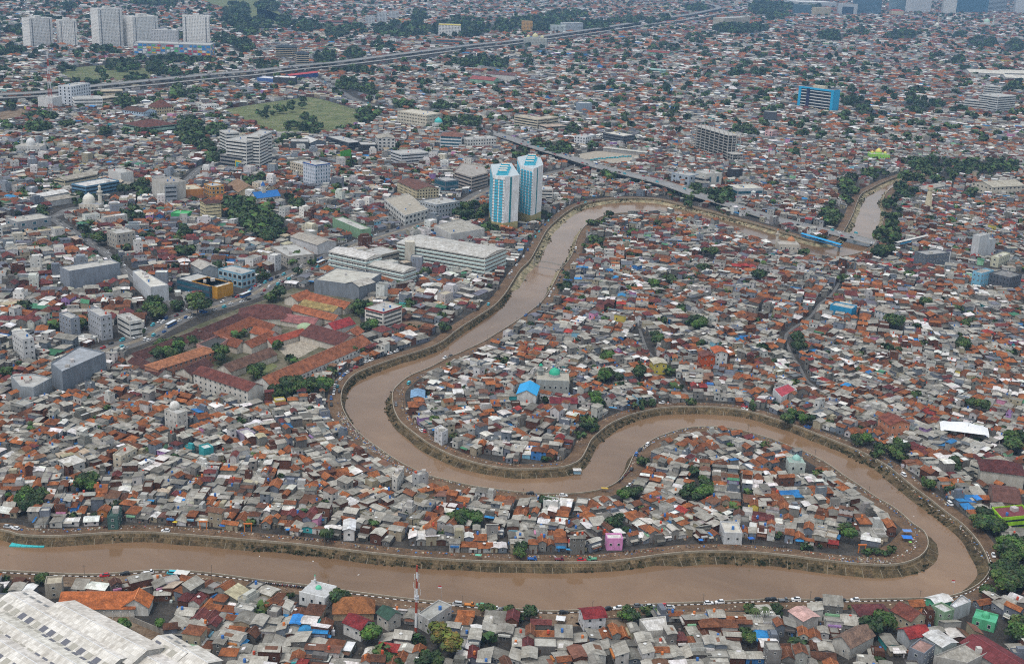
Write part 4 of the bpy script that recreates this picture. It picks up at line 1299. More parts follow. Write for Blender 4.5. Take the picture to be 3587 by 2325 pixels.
B('school_building', 'long cream school with balconies near the far flyover ramp', 'school', 13, [(0, 1168), (215, 1205)], 15, (.55, .49, .38), ('flat', (.42, .38, .31)), RIB, True, 22, 2)
B('school_building', 'cream school wing joined to the balcony school', 'school', 13, [(215, 1200), (410, 1165)], 13, (.54, .47, .35), ('flat', (.42, .38, .32)), RIB, True, 18, 1)
B('office_building', 'low cream office in front of the balcony school', 'office', 13, [(300, 1225), (487, 1215)], 8, (.56, .52, .45), ('hip', (.42, .36, .3), 2), RIB, True, 20)
B('hospital_building', 'white hospital with dark glass stair by the toll flyover trees', 'hospital', 13, [(480, 303), (638, 300)], 27, (.53, .58, .63), FLAT, S35, True, 26, 2)
B('hospital_building', 'white and green hospital wing by the toll flyover trees', 'hospital', 13, [(345, 308), (480, 312)], 22, (.52, .58, .6), ('flat', (.45, .5, .42)), S35, True, 22, 1)
B('hotel', 'orange striped tower hotel standing in trees', 'hotel', 13, [(75, 302), (170, 305)], 32, (.55, .33, .12), FLAT, S35, True, 18, 1)
B('shopping_mall', 'cream neoclassical block with gabled parapets by the ramp curve', 'mall', 13, [(1935, 240), (2182, 225)], 24, (.56, .52, .43), FLAT, S35, True, 40, 1)
bar('warehouse', 'white roofed depot with orange end beyond the toll flyover', 'warehouse', 13, (440, 95), (605, 92), 40, 9, 4, (.62, .62, .62), (.55, .5, .45), 'sheet')
B('shophouse', 'grey blue blank cube house among orange roofs', 'townhouse', 13, [(600, 1045), (722, 1045)], 15, (.25, .31, .38), ('flat', (.55, .55, .55)), None, True, 16, 1)
B('shophouse', 'white office with blue corner frame beside the flyover slip road', 'office', 13, [(555, 1340), (660, 1355)], 12, (.6, .62, .65), FLAT, S35, True, 16, 1)
B('shophouse', 'dark and white modern block with open roof deck', 'shop', 13, [(820, 1310), (1010, 1345)], 12, (.12, .13, .15), ('flat', (.5, .48, .43)), RIB, True, 26, 3)
bar('bus_shelter', 'long white canopy of the bus yard', 'canopy', 13, (840, 1360), (1240, 1405), 10, 5, .8, (.5, .5, .47), (.3, .3, .3), 'sheet')
B('office_building', 'stepped white office with dark slots, tallest part of the group', 'office', 14, [(2120, 1050), (2285, 1035)], 29, (.52, .54, .54), FLAT, dict(kind='ribbon', fh=4, h=1.8), True, 40, 2)
B('office_building', 'stepped white office with dark slots, lower front part', 'office', 14, [(1815, 1015), (2110, 1045)], 18, (.52, .53, .52), FLAT, dict(kind='ribbon', fh=4, h=1.8), True, 16, 2)
B('office_building', 'stepped white office with dark slots, set back middle part', 'office', 14, [(1985, 960), (2140, 975)], 34, (.5, .51, .5), FLAT, dict(kind='ribbon', fh=4, h=1.8), True, 20, 1)
for k, (q0, q1, w, lab) in enumerate((((1850, 640), (2170, 655), 60, 'great white roofed exhibition hall, nearer of the pair'), ((2150, 645), (2420, 655), 60, 'great white roofed exhibition hall, farther of the pair'), ((2190, 690), (2420, 700), 40, 'white roofed shed in front of the great halls'))):
    bar('exhibition_hall', lab, 'hall', 14, q0, q1, w, 9, 5, (.6, .59, .55), (.5, .5, .5), 'sheet')
bar('school_building', 'green school with red roof near the tall signs', 'school', 12, (2000, 700), (2220, 720), 26, 9, 5, (.3, .1, .1), (.25, .42, .3), 'tile')
bar('apartment_block', 'brown roofed white flats beside the green school', 'flats', 12, (2140, 660), (2400, 680), 18, 13, 4, (.15, .08, .08), (.55, .54, .52), 'tile')
bar('school_building', 'green walled long house with red roof among far roofs', 'school', 13, (1240, 462), (1450, 480), 20, 8, 4, (.25, .07, .06), (.2, .4, .3), 'tile')
B('shophouse', 'turquoise balcony house among far roofs', 'house', 13, [(1245, 680), (1400, 690)], 8, (.3, .52, .5), ('flat', (.35, .5, .48)), RIB, True, 25)
B('shophouse', 'dark grey box town house with three windows beside the footbridge', 'townhouse', 24, [(1368, 800), (1478, 835), (1598, 782)], 13, (.12, .14, .17), ('flat', (.3, .3, .3)), dict(kind='punch', fh=3.6, bay=4, w=1.5, h=1.6, min=8), False, 14, 1)
B('shophouse', 'light blue four storey town house beside the dark block', 'townhouse', 24, [(1905, 985), (1985, 1005), (2080, 972)], 13, (.2, .45, .62), ('flat', (.36, .33, .3)), dict(kind='punch', fh=3.4, bay=4, w=1.5, h=1.4), False, 14, 1)
B('apartment_block', 'dark slate block with white balcony trims beside the light blue house', 'flats', 24, [(2065, 1000), (2250, 1045), (2340, 1010)], 12, (.1, .11, .135), ('flat', (.2, .2, .2)), dict(kind='punch', fh=3.2, bay=3, w=1.2, h=1.4), False, 14, 2)
B('office_building', 'white slab tower with glass front and lower grey block behind', 'office', 24, [(1908, 645), (1975, 660), (2060, 640)], 22, (.5, .52, .54), FLAT, dict(kind='ribbon', fh=4, h=2.6, min=999), False, 12, 1)
B('office_building', 'grey back block of the glass fronted slab tower', 'office', 24, [(2010, 690), (2120, 690)], 17, (.36, .39, .42), FLAT, None, False, 16, 0)
B('townhouse', 'long house with a wide bright blue painted wall', 'house', 24, [(585, 1295), (785, 1335)], 8, (.03, .27, .5), ('flat', (.45, .45, .42), 'sheet'), None, False, 12, 0)
B('townhouse', 'white two storey house with blue window trims near the blue walled house', 'house', 24, [(1000, 1330), (1160, 1375)], 8, (.58, .6, .62), ('gable', (.3, .28, .25), 2, 'sheet'), dict(kind='punch', fh=3.6, bay=3, w=1.3, h=1.5, blue=True), False, 12)
B('shophouse', 'mint green fronted shop house by the wide street', 'shop', 24, [(2075, 845), (2150, 860), (2255, 820)], 9, (.52, .52, .4), ('flat', (.5, .5, .42)), S35, False, 12, 1)
B('warehouse', 'cream hall with broad grey gable roof beside the wooded river', 'warehouse', 24, [(1900, 150), (2090, 200), (2220, 140)], 11, (.56, .52, .44), ('gable', (.42, .4, .34), 4, 'sheet'), dict(kind='punch', fh=4, bay=6, w=2.5, h=1.6), False, 24)
bar('warehouse', 'long grey roofed shed beside the cream hall', 'warehouse', 24, (1410, 195), (1600, 160), 14, 6, 2.5, (.36, .35, .33), (.4, .4, .38), 'sheet')
B('office_building', 'white school building with wide dark red roof near the outer bend', 'school', 34, [(1880, 1215), (2130, 1310), (2350, 1265), (2150, 1160)], 7, (.52, .5, .44), ('flat', (.3, .28, .25)), dict(kind='ribbon', fh=3.4, h=.9), False, 20, 0)
bar('pavilion', 'dark red hip roof standing over the white school', 'pavilion', 34, (2120, 1185), (2240, 1200), 16, 9, 4, (.1, .035, .035), (.45, .43, .38), 'tile', hip=True)
bar('warehouse', 'rusty dark red patched roof hall beside the lime green house', 'warehouse', 34, (2090, 1440), (2330, 1470), 22, 6, 3, (.13, .06, .05), (.3, .2, .17), 'sheet')
B('townhouse', 'lime green house with flat maroon roof by the outer river bend', 'house', 44, [(2165, 205), (2420, 180), (2360, 80), (2075, 105)], 6.5, (.3, .58, .03), ('flat', (.17, .05, .06)), dict(kind='ribbon', fh=3, h=1), False, 12, 2)

# ------------------------------------------------------------------ school and museum compound
CW = (.56, .52, .46)
ORG = (.2, .075, .042)
for k, (p1, p2, w, he, rise, rc, wc, lab, hip) in enumerate((
        ((125, 362), (468, 238), 12, 5, 3.5, MAR, CW, 'long maroon tiled school wing beside the avenue', 0), ((485, 232), (690, 150), 15, 5, 4, MAR, CW, 'maroon tiled hall next to the tree courtyard', 0),
        ((470, 228), (585, 270), 11, 5, 3, MAR, CW, 'short maroon wing closing the tree courtyard', 0), ((140, 372), (300, 445), 10, 4, 3, MAR, CW, 'maroon end wing beside the peach building', 0),
        ((560, 252), (760, 165), 13, 5, 3.5, ORG, CW, 'orange tiled wing of the inner courtyard facing the avenue', 0), ((760, 168), (890, 208), 12, 5, 3.5, ORG, CW, 'short orange tiled wing of the inner courtyard', 0),
        ((562, 250), (715, 292), 11, 5, 3.5, ORG, CW, 'orange tiled wing beside the black flat roof', 0), ((728, 300), (850, 248), 11, 5, 3, ORG, CW, 'orange tiled wing facing the white cross house', 0),
        ((780, 218), (885, 245), 9, 5, 3, (.3, .1, .05), (.6, .58, .55), 'small red roofed white house inside the courtyard', 0), ((850, 285), (1040, 228), 8, 4, 2.5, (.33, .08, .05), CW, 'narrow red tiled gallery beside the paved yard', 0),
        ((270, 402), (505, 328), 13, 7, 2.5, (.33, .15, .08), (.5, .24, .16), 'peach walled two storey school block with orange roof', 1), ((615, 420), (862, 330), 12, 5, 3.5, (.14, .085, .065), CW, 'dark brown roofed pavilion beside the green yard', 0),
        ((400, 440), (515, 388), 13, 5, 3.5, MAR, CW, 'maroon roofed block below the peach building', 0), ((495, 428), (785, 522), 13, 10, 3, (.15, .055, .045), (.56, .54, .5), 'three storey white gallery school under a dark red roof', 0),
        ((822, 488), (1355, 262), 15, 6, 4.5, (.25, .1, .055), (.66, .65, .62), 'very long orange brown tiled hall with white walls', 0), ((790, 100), (880, 100), 26, 5, 7, (.12, .05, .045), (.6, .57, .5), 'broad dark maroon hip roofed hall by the avenue', 1),
        ((1085, 205), (1290, 262), 24, 5, 5, (.12, .05, .045), CW, 'large dark maroon hall beside the round pavilion', 0), ((1175, 200), (1285, 168), 12, 5, 3.5, (.3, .045, .05), (.62, .6, .58), 'bright red roof with white gable trim', 0),
        ((1045, 75), (1225, 112), 13, 5, 2.5, (.3, .24, .1), CW, 'olive yellow roofed pavilion wing', 0), ((975, 52), (1060, 22), 13, 5, 3.5, (.3, .11, .055), CW, 'orange roofed wing by the dark hall', 0),
        ((1085, 38), (1290, 90), 13, 5, 3.5, (.3, .11, .055), CW, 'orange roofed wing behind the olive pavilion', 0), ((995, 100), (1225, 158), 10, 5, 3, (.32, .12, .06), CW, 'orange roofed wing in front of the olive pavilion', 0),
        ((950, 150), (1120, 175), 16, 4, 3, (.28, .12, .12), CW, 'dusty pink roofed hall of the compound', 0), ((1290, 240), (1330, 215), 10, 4, 3, (.3, .11, .06), CW, 'small orange roof at the end of the maroon hall', 0))):
    st = dict(bay=4.2, rows=3 if he > 9 else 2 if he > 6.5 else 1, w=1.5, h=1.5) if he > 5.5 else None
    bar('school_building', lab, 'school', 52, p1, p2, w, he, rise, rc, wc, 'tile', bool(hip), st, 'school compound roofs')
B('school_building', 'black flat roofed pink block joined to the peach building', 'school', 52, [(470, 318), (560, 345), (640, 290), (590, 268)], 7, (.5, .27, .23), ('flat', (.06, .06, .06)), None, False, 14, 0)
c = unt(52, 1050, 262)
r = thing('pavilion', 'round green domed pavilion on steps in the paved yard', 'pavilion', (c.x, c.y, 0))
MB().cyl(0, 0, 0, 1.5, 8, 7, 20, (.45, .42, .36)).build('steps', ['slab'], r)
for i in range(8):
    MB().cyl(0, 0, 0, 4, .35, .35, 8, (.55, .53, .48)).build('column', ['wall'], r, (5 * math.cos(i * PI / 4), 5 * math.sin(i * PI / 4), 1.5))
MB().dome(0, 0, 5.5, 6, (.32, .42, .27), squash=.5).cyl(0, 0, 5.1, 5.5, 6, 6, 16, (.5, .48, .42)).build('dome', ['wall'], r)


# ------------------------------------------------------------------ mosques
def mosque(label, t, base, w, d, h, wall, dome, domes, minarets, roof=(.4, .38, .34), rz=0.0):
    c = unt(t, *base)
    r = thing('mosque', label, 'mosque', (c.x, c.y, 0), rz)
    mb = MB().box(-w / 2, -d / 2, 0, w / 2, d / 2, h, wall, 0, roof)
    mb.build('wall', ['wall'], r)
    for s in (-1, 1):
        MB().box(-w / 2, -.2, 0, w / 2, .2, .8, wall).build('parapet', ['wall'], r, (0, s * (d / 2 - .2), h))
    for x, y, rad in domes:
        MB().cyl(0, 0, 0, rad * .5, rad * 1.02, rad, 16, wall).dome(0, 0, rad * .5, rad, dome, tip=rad * .25, squash=1.05).build('dome', ['plain'], r, (x, y, h))
    for x, y, hh, rad in minarets:
        MB().cyl(0, 0, 0, hh * .7, rad, rad * .9, 10, wall).cyl(0, 0, hh * .7, hh * .74, rad * 1.5, rad * 1.5, 10, wall).cyl(0, 0, hh * .74, hh * .9, rad * .7, rad * .7, 10, wall).cyl(0, 0, hh * .9, hh, rad * .85, .05, 10, dome).build('minaret', ['wall'], r, (x, y, 0))
    n = max(2, int(w / 3.5))
    for i in range(n):
        link('window', WIN, r, (-w / 2 + w * (i + .5) / n, -d / 2, h * .55), 0, (1.3, 1, 2.0))
    u = Vector((math.cos(rz), math.sin(rz)))
    v = Vector((-u.y, u.x))
    cc = Vector((c.x, c.y))
    keep_poly([cc + u * (sx * (w / 2 + 2)) + v * (sy * (d / 2 + 2)) for sx, sy in ((-1, -1), (1, -1), (1, 1), (-1, 1))])
    return r


GRN = (.03, .36, .22)
mosque('grey mosque with glossy green dome and green minaret among dense houses', 33, (355, 545), 21, 17, 9, (.3, .32, .31), GRN, [(1, 2, 3.6)], [(-8, 4, 17, 1.6)], (.38, .36, .31))
mosque('white riverside mosque with small green dome and thin minaret', 42, (565, 965), 12.5, 11, 5.6, (.64, .66, .67), (.1, .45, .28), [(0, .5, 1.4)], [(-4, 4.5, 10.5, .4)], (.46, .47, .48), -.35)
mosque('white mosque with big pale dome and tall stepped minaret by the street corner', 21, (850, 415), 20, 16, 7, (.6, .57, .5), (.6, .57, .5), [(-3, 2, 6)], [(8, 3, 26, 2.0)], (.3, .32, .36))
mosque('white mosque with three slim minarets near the green walled school', 11, (290, 1405), 30, 22, 8, (.55, .55, .54), (.55, .55, .54), [(0, 0, 5.5)], [(-14, 8, 18, 1.5), (14, 8, 18, 1.5), (12, -8, 13, 1.3)])
mosque('mosque with orange dome and peach minaret beside the flyover', 24, (190, 785), 20, 16, 7, (.5, .46, .4), (.4, .16, .06), [(3, 3, 3.8)], [(-10, 6, 20, 1.4)], (.4, .38, .35))
mosque('lime green mosque with yellow onion domes among small roofs', 14, (1030, 1478), 26, 20, 8, (.3, .6, .1), (.6, .5, .12), [(0, 3, 4.5), (-9, 2, 2.2), (9, 2, 2.2)], [])
mosque('mosque with pale green dome and broad white minaret near the skyline', 14, (2030, 245), 40, 30, 10, (.5, .53, .5), (.35, .5, .4), [(0, 0, 12)], [(26, 0, 45, 4)])
mosque('small mosque with white dome and needle minaret near the skyline', 14, (1570, 262), 24, 20, 8, (.53, .5, .4), (.56, .55, .5), [(0, 0, 7)], [(6, 6, 38, 2.5)])
mosque('mosque with golden dome cluster beside the toll flyover', 13, (195, 430), 60, 30, 20, (.36, .38, .36), (.5, .46, .25), [(0, 5, 8), (-18, 5, 5), (18, 5, 5)], [])
mosque('small turquoise domed prayer house beside the white banded office', 12, (1680, 1195), 18, 14, 7, (.5, .52, .5), (.06, .4, .38), [(0, 0, 6)], [])
mosque('green roofed prayer house with green dome by the outer bend', 44, (2005, 1185), 9.5, 8.5, 4, (.1, .4, .22), (.08, .38, .2), [(0, .5, 1.7)], [], (.1, .42, .25), -.5)
mosque('small mosque with mint dome on the lower river point', 34, (258, 1290), 9, 9, 6, (.45, .5, .47), (.25, .45, .4), [(0, 0, 2.4)], [], (.3, .42, .38))
c = unt(24, 1485, 415)
r = thing('water_tower', 'tapered cream tower with red cap beside the wooded river', 'tower', (c.x, c.y, 0))
MB().cyl(0, 0, 0, 4, 7, 6, 8, (.5, .46, .36)).build('base', ['wall'], r)
MB().cyl(0, 0, 4, 24, 4.2, 2.6, 8, (.56, .5, .36)).build('shaft', ['wall'], r)
MB().cyl(0, 0, 24, 27, 3.6, 3.6, 8, (.56, .5, .36)).cyl(0, 0, 27, 28.5, 3, 2.6, 8, (.4, .08, .04)).build('cap', ['wall'], r)
NEAR.disc(c.x, c.y, 10)

# ------------------------------------------------------------------ factory, south bank
FW = (.64, .62, .58)
for k, (p1, p2, w, he, rise, lab) in enumerate((((432, 342), (1098, 696), 16, 8, 2.6, 'white factory hall roof with a smooth ridge facing the orange school'), ((70, 268), (900, 760), 20, 6.5, 3, 'white factory hall roof with two rows of skylights'),
                                               ((-60, 425), (700, 880), 20, 6.5, 3, 'white factory hall roof with dark slit skylights'), ((-60, 590), (420, 890), 20, 6.5, 3, 'white factory hall roof with tall grey skylights at the yard end'),
                                               ((1190, 590), (1400, 715), 12, 6, 2, 'small white factory annexe with skylights by the brick lane'), ((1090, 735), (1330, 865), 14, 6, 2, 'low white factory annexe below the smooth hall'),
                                               ((1380, 680), (1560, 790), 13, 6, 2, 'end annexe of the white factory beside grey houses'))):
    r, c, rz, L = bar('factory_hall', lab, 'factory', 53, p1, p2, w, he, rise, FW, (.45, .44, .42), 'metal', group='white factory halls', mark=2)
    if k in (1, 2, 3, 4):
        sl = math.atan2(rise, w / 2)
        for side, yy, ln in ((-1, .55, 3.2), (1, .55, 1.5)):
            n = int(L / 5)
            for q in range(n):
                x = -L / 2 + 3 + q * 5
                yv = -side * 0
                y = side * w / 2 * yy
                z = he + rise * (1 - yy) + .04
                col = rng.choice([(.3, .28, .24), (.34, .32, .27), (.12, .12, .14)]) if side < 0 or k == 2 else (.2, .2, .2)
                me = _boxcache.setdefault(('sky', col, ln), MB().box(-1.6, -ln / 2, -.03, 1.6, ln / 2, .05, col).mesh('skylight', ['plain']))
                o_ = link('skylight', me, r, (x, y, z))
                o_.rotation_euler = (-side * sl, 0, 0)
r, c, rz, L = bar('school_building', 'long orange tiled school with open veranda beside the white factory', 'school', 53, (468, 262), (1030, 262), 14, 4.2, 3.6, (.42, .14, .05), (.6, .58, .54), 'tile', group=None)
for i in range(9):
    MB().box(-.15, -.15, 0, .15, .15, 3.4, (.6, .6, .58)).build('post', ['wall'], r, (-L / 2 + L * (i + .5) / 9, -8.4, 0))
bar('school_building', 'orange cross wing of the veranda school with white gable', 'school', 53, (1008, 312), (1045, 232), 11, 4.4, 3.8, (.44, .15, .05), (.62, .61, .58), 'tile')
B('townhouse', 'unfinished two storey grey brick house beside the factory', 'house', 53, [(335, 215), (462, 205)], 6.5, (.34, .31, .26), ('flat', (.42, .38, .3)), dict(kind='punch', fh=3.2, bay=4, w=1.4, h=1.2), False, 7, 0)
# factory boundary wall
A, Bq = unt(53, 975, 480), unt(53, 1230, 585)
mb = MB().box(0, -.12, 0, (Bq - A).length, .12, 2.6, (.3, .28, .25))
tag(mb.build('boundary_wall', ['wall'], None, A, math.atan2(Bq.y - A.y, Bq.x - A.x)), 'grey rendered boundary wall at the foot of the grey roofed houses', 'wall')

# ------------------------------------------------------------------ single houses one can pick out
def hse(label, t, pts, h, wall, roof, st=None, base=False, depth=9, units=1, name='villa'):
    return B(name, label, 'house', t, pts, h, wall, roof, st, base, depth, units, None, .4)


W1 = dict(kind='punch', fh=3.2, bay=3.4, w=1.3, h=1.3)
hse('white two storey house with stepped red roof facing the river', 43, [(655, 1118), (852, 1100), (820, 1005)], 6.6, (.6, .6, .62), ('gable', (.22, .03, .035), 1.6, 'tile'), W1)
hse('white balcony house with wine red roof near the mast', 42, [(800, 1150), (960, 1218), (1052, 1135)], 6, (.58, .58, .57), ('gable', (.2, .03, .035), 2.2, 'tile'), W1)
hse('white house with dark green roof beside the mast', 42, [(1112, 1060), (1215, 1125), (1305, 1060)], 6, (.48, .46, .42), ('gable', (.035, .08, .06), 2, 'sheet'), W1)
hse('wide old house under a great brown orange hip roof near the white mosque', 42, [(705, 1065), (1080, 1060), (960, 945)], 4, (.4, .3, .2), ('hip', (.27, .12, .05), 4.5, 'tile'))
hse('house with bright pink front above the mud track', 43, [(862, 395), (1008, 395), (1005, 345)], 5.6, (.62, .26, .5), ('flat', (.6, .6, .6), 'sheet'), W1, units=0)
hse('white two storey house with roof terrace on the river point', 43, [(1945, 340), (2112, 345), (2080, 240)], 5.6, (.5, .52, .54), ('flat', (.5, .48, .43)), W1)
hse('tall white house with metal roof above the mud track', 42, [(800, 300), (900, 300), (915, 210)], 6, (.62, .62, .62), ('gable', (.6, .62, .66), .8, 'sheet'), W1)
hse('house with bright sky blue gable roof by the green domed mosque', 33, [(30, 575), (205, 590), (190, 500)], 7, (.56, .56, .55), ('gable', (.02, .3, .6), 3, 'plain'))
hse('house with plain maroon roof beside the sky blue roof', 33, [(340, 660), (585, 665), (575, 612)], 5, (.5, .48, .45), ('gable', (.16, .03, .04), 2, 'tile'))
hse('house with pale blue metal roof at the tip of the inner bend', 32, [(1430, 610), (1550, 612), (1530, 545)], 5, (.4, .37, .33), ('gable', (.2, .36, .58), 1.2, 'sheet'))
hse('bright orange house with balconies among grey roofs', 33, [(1750, 235), (1868, 232), (1860, 190)], 9, (.45, .09, .03), ('gable', (.16, .07, .06), 1.6, 'tile'), W1)
hse('white balcony house with orange roof next to the bright orange house', 33, [(1865, 200), (1982, 200), (1950, 150)], 10, (.58, .6, .6), ('gable', (.42, .12, .05), 1.6, 'tile'), W1)
hse('grey two storey house with yellow balcony', 33, [(1300, 300), (1420, 298), (1400, 250)], 8, (.5, .42, .08), ('gable', (.45, .43, .36), 1, 'sheet'), W1)
hse('house with rose red roof above the inner bend', 34, [(55, 540), (135, 620), (275, 545), (195, 490)], 6, (.56, .58, .6), ('flat', (.42, .06, .09), 'sheet'), None, units=0)
hse('coral pink church like house with brown roof by the river road', 34, [(1035, 790), (1145, 865), (1230, 790)], 9, (.5, .22, .13), ('gable', (.2, .07, .05), 2.5, 'tile'), W1)
hse('mint green house with white roof on the outer bend', 44, [(1470, 925), (1560, 985), (1690, 935)], 5.5, (.12, .48, .3), ('gable', (.62, .63, .65), 1, 'sheet'), W1)
hse('white roofed grey house next to the mint green house', 44, [(1690, 1010), (1735, 1035), (1885, 975), (1800, 915)], 6, (.38, .4, .42), ('flat', (.6, .62, .66), 'sheet'), None, units=0)
hse('three storey green house with white roof terrace', 44, [(1520, 1010), (1640, 1080), (1715, 1040)], 7.5, (.2, .3, .2), ('flat', (.58, .6, .62), 'sheet'), W1, units=0)
hse('broad hall with plum red hip roof near the south bank road', 44, [(790, 990), (880, 1115), (1120, 1050)], 5.5, (.4, .36, .32), ('hip', (.13, .045, .05), 3.5, 'tile'))
hse('long house with brick red roof beside the plum red hall', 44, [(1155, 1040), (1330, 1140), (1500, 1105)], 6, (.5, .44, .32), ('gable', (.17, .06, .045), 2.5, 'tile'), W1)
hse('house with pale pink sheet roof near the south bank road', 44, [(205, 1050), (335, 1140), (490, 1105)], 6, (.46, .44, .42), ('gable', (.55, .36, .34), 1, 'sheet'))
hse('large stone fronted house with brown gable roof', 44, [(640, 1290), (740, 1395), (960, 1280), (800, 1150)], 6, (.45, .44, .41), ('gable', (.2, .14, .11), 3, 'tile'), W1)
hse('house with clean red roof between white roofs', 44, [(1210, 1215), (1320, 1300), (1480, 1240)], 5.5, (.4, .42, .44), ('gable', (.3, .04, .04), 2.2, 'tile'))
hse('white sheet roofed hall with green trim', 44, [(1450, 1270), (1620, 1380), (1745, 1330)], 6, (.5, .56, .54), ('gable', (.56, .58, .6), 1, 'sheet'))
hse('tiled brown and pink patched flat house', 44, [(1310, 1400), (1450, 1460), (1590, 1390)], 7, (.2, .22, .26), ('flat', (.34, .22, .2), 'sheet'), W1, units=0)
bar('warehouse', 'long dark red roofed workshop with small roof vents', 'workshop', 44, (1900, 1270), (2350, 1545), 13, 5, 2, (.16, .035, .04), (.4, .38, .36), 'sheet')
hse('wide grey slab roofed workshop beside the dark red workshop', 44, [(1540, 1480), (1850, 1545), (2090, 1420), (1880, 1340)], 5, (.36, .35, .33), ('flat', (.36, .35, .32), 'sheet'), None, units=1)
hse('white hall with large white sheet roof near the south bank trees', 43, [(1160, 1140), (1240, 1250), (1420, 1240), (1400, 1110)], 4.5, (.5, .49, .46), ('flat', (.6, .6, .6), 'sheet'), None, units=0)
hse('long house with flat grey deck and white frames near the mast', 42, [(1490, 1090), (1590, 1150), (1800, 1010), (1680, 960)], 6, (.45, .45, .44), ('flat', (.34, .34, .32)), W1)
hse('tall grey block house on the bank inside the left bend', 32, [(1440, 1320), (1500, 1345), (1590, 1320), (1530, 1295)], 8, (.38, .39, .4), ('flat', (.42, .42, .4)), W1, units=2)
hse('white narrow three storey house on the point', 32, [(1645, 900), (1715, 950), (1770, 920), (1700, 875)], 7.5, (.56, .57, .6), ('flat', (.5, .5, .5)), W1, units=1)
hse('white narrow four storey house above the left bend', 32, [(1250, 1340), (1300, 1370), (1365, 1260), (1310, 1250)], 7.5, (.56, .55, .52), ('flat', (.5, .46, .4)), W1, units=2)
hse('dark teal roofed house beside the left mud track', 41, [(990, 190), (1085, 190), (1095, 105)], 6.4, (.06, .12, .11), ('flat', (.05, .1, .085), 'sheet'), W1, units=1)
hse('house with lilac wall and grey roof', 31, [(2190, 930), (2270, 975), (2285, 900)], 4.6, (.36, .31, .42), ('flat', (.5, .5, .5), 'sheet'), None, units=0)
hse('white small house with hip metal roof in the left village', 31, [(545, 1190), (640, 1240), (735, 1170)], 6, (.6, .6, .58), ('hip', (.56, .56, .55), 1.5, 'sheet'), W1)
hse('two storey house with pale veranda and grey roof in the left village', 31, [(1045, 1150), (1120, 1170), (1265, 1090), (1180, 1050)], 6.5, (.55, .5, .4), ('flat', (.37, .36, .33), 'sheet'), W1, units=1)
hse('turquoise roof box house in the left village', 31, [(1840, 1065), (1890, 1100), (1950, 1060)], 5.6, (.05, .33, .36), ('flat', (.56, .6, .6)), None, units=0)

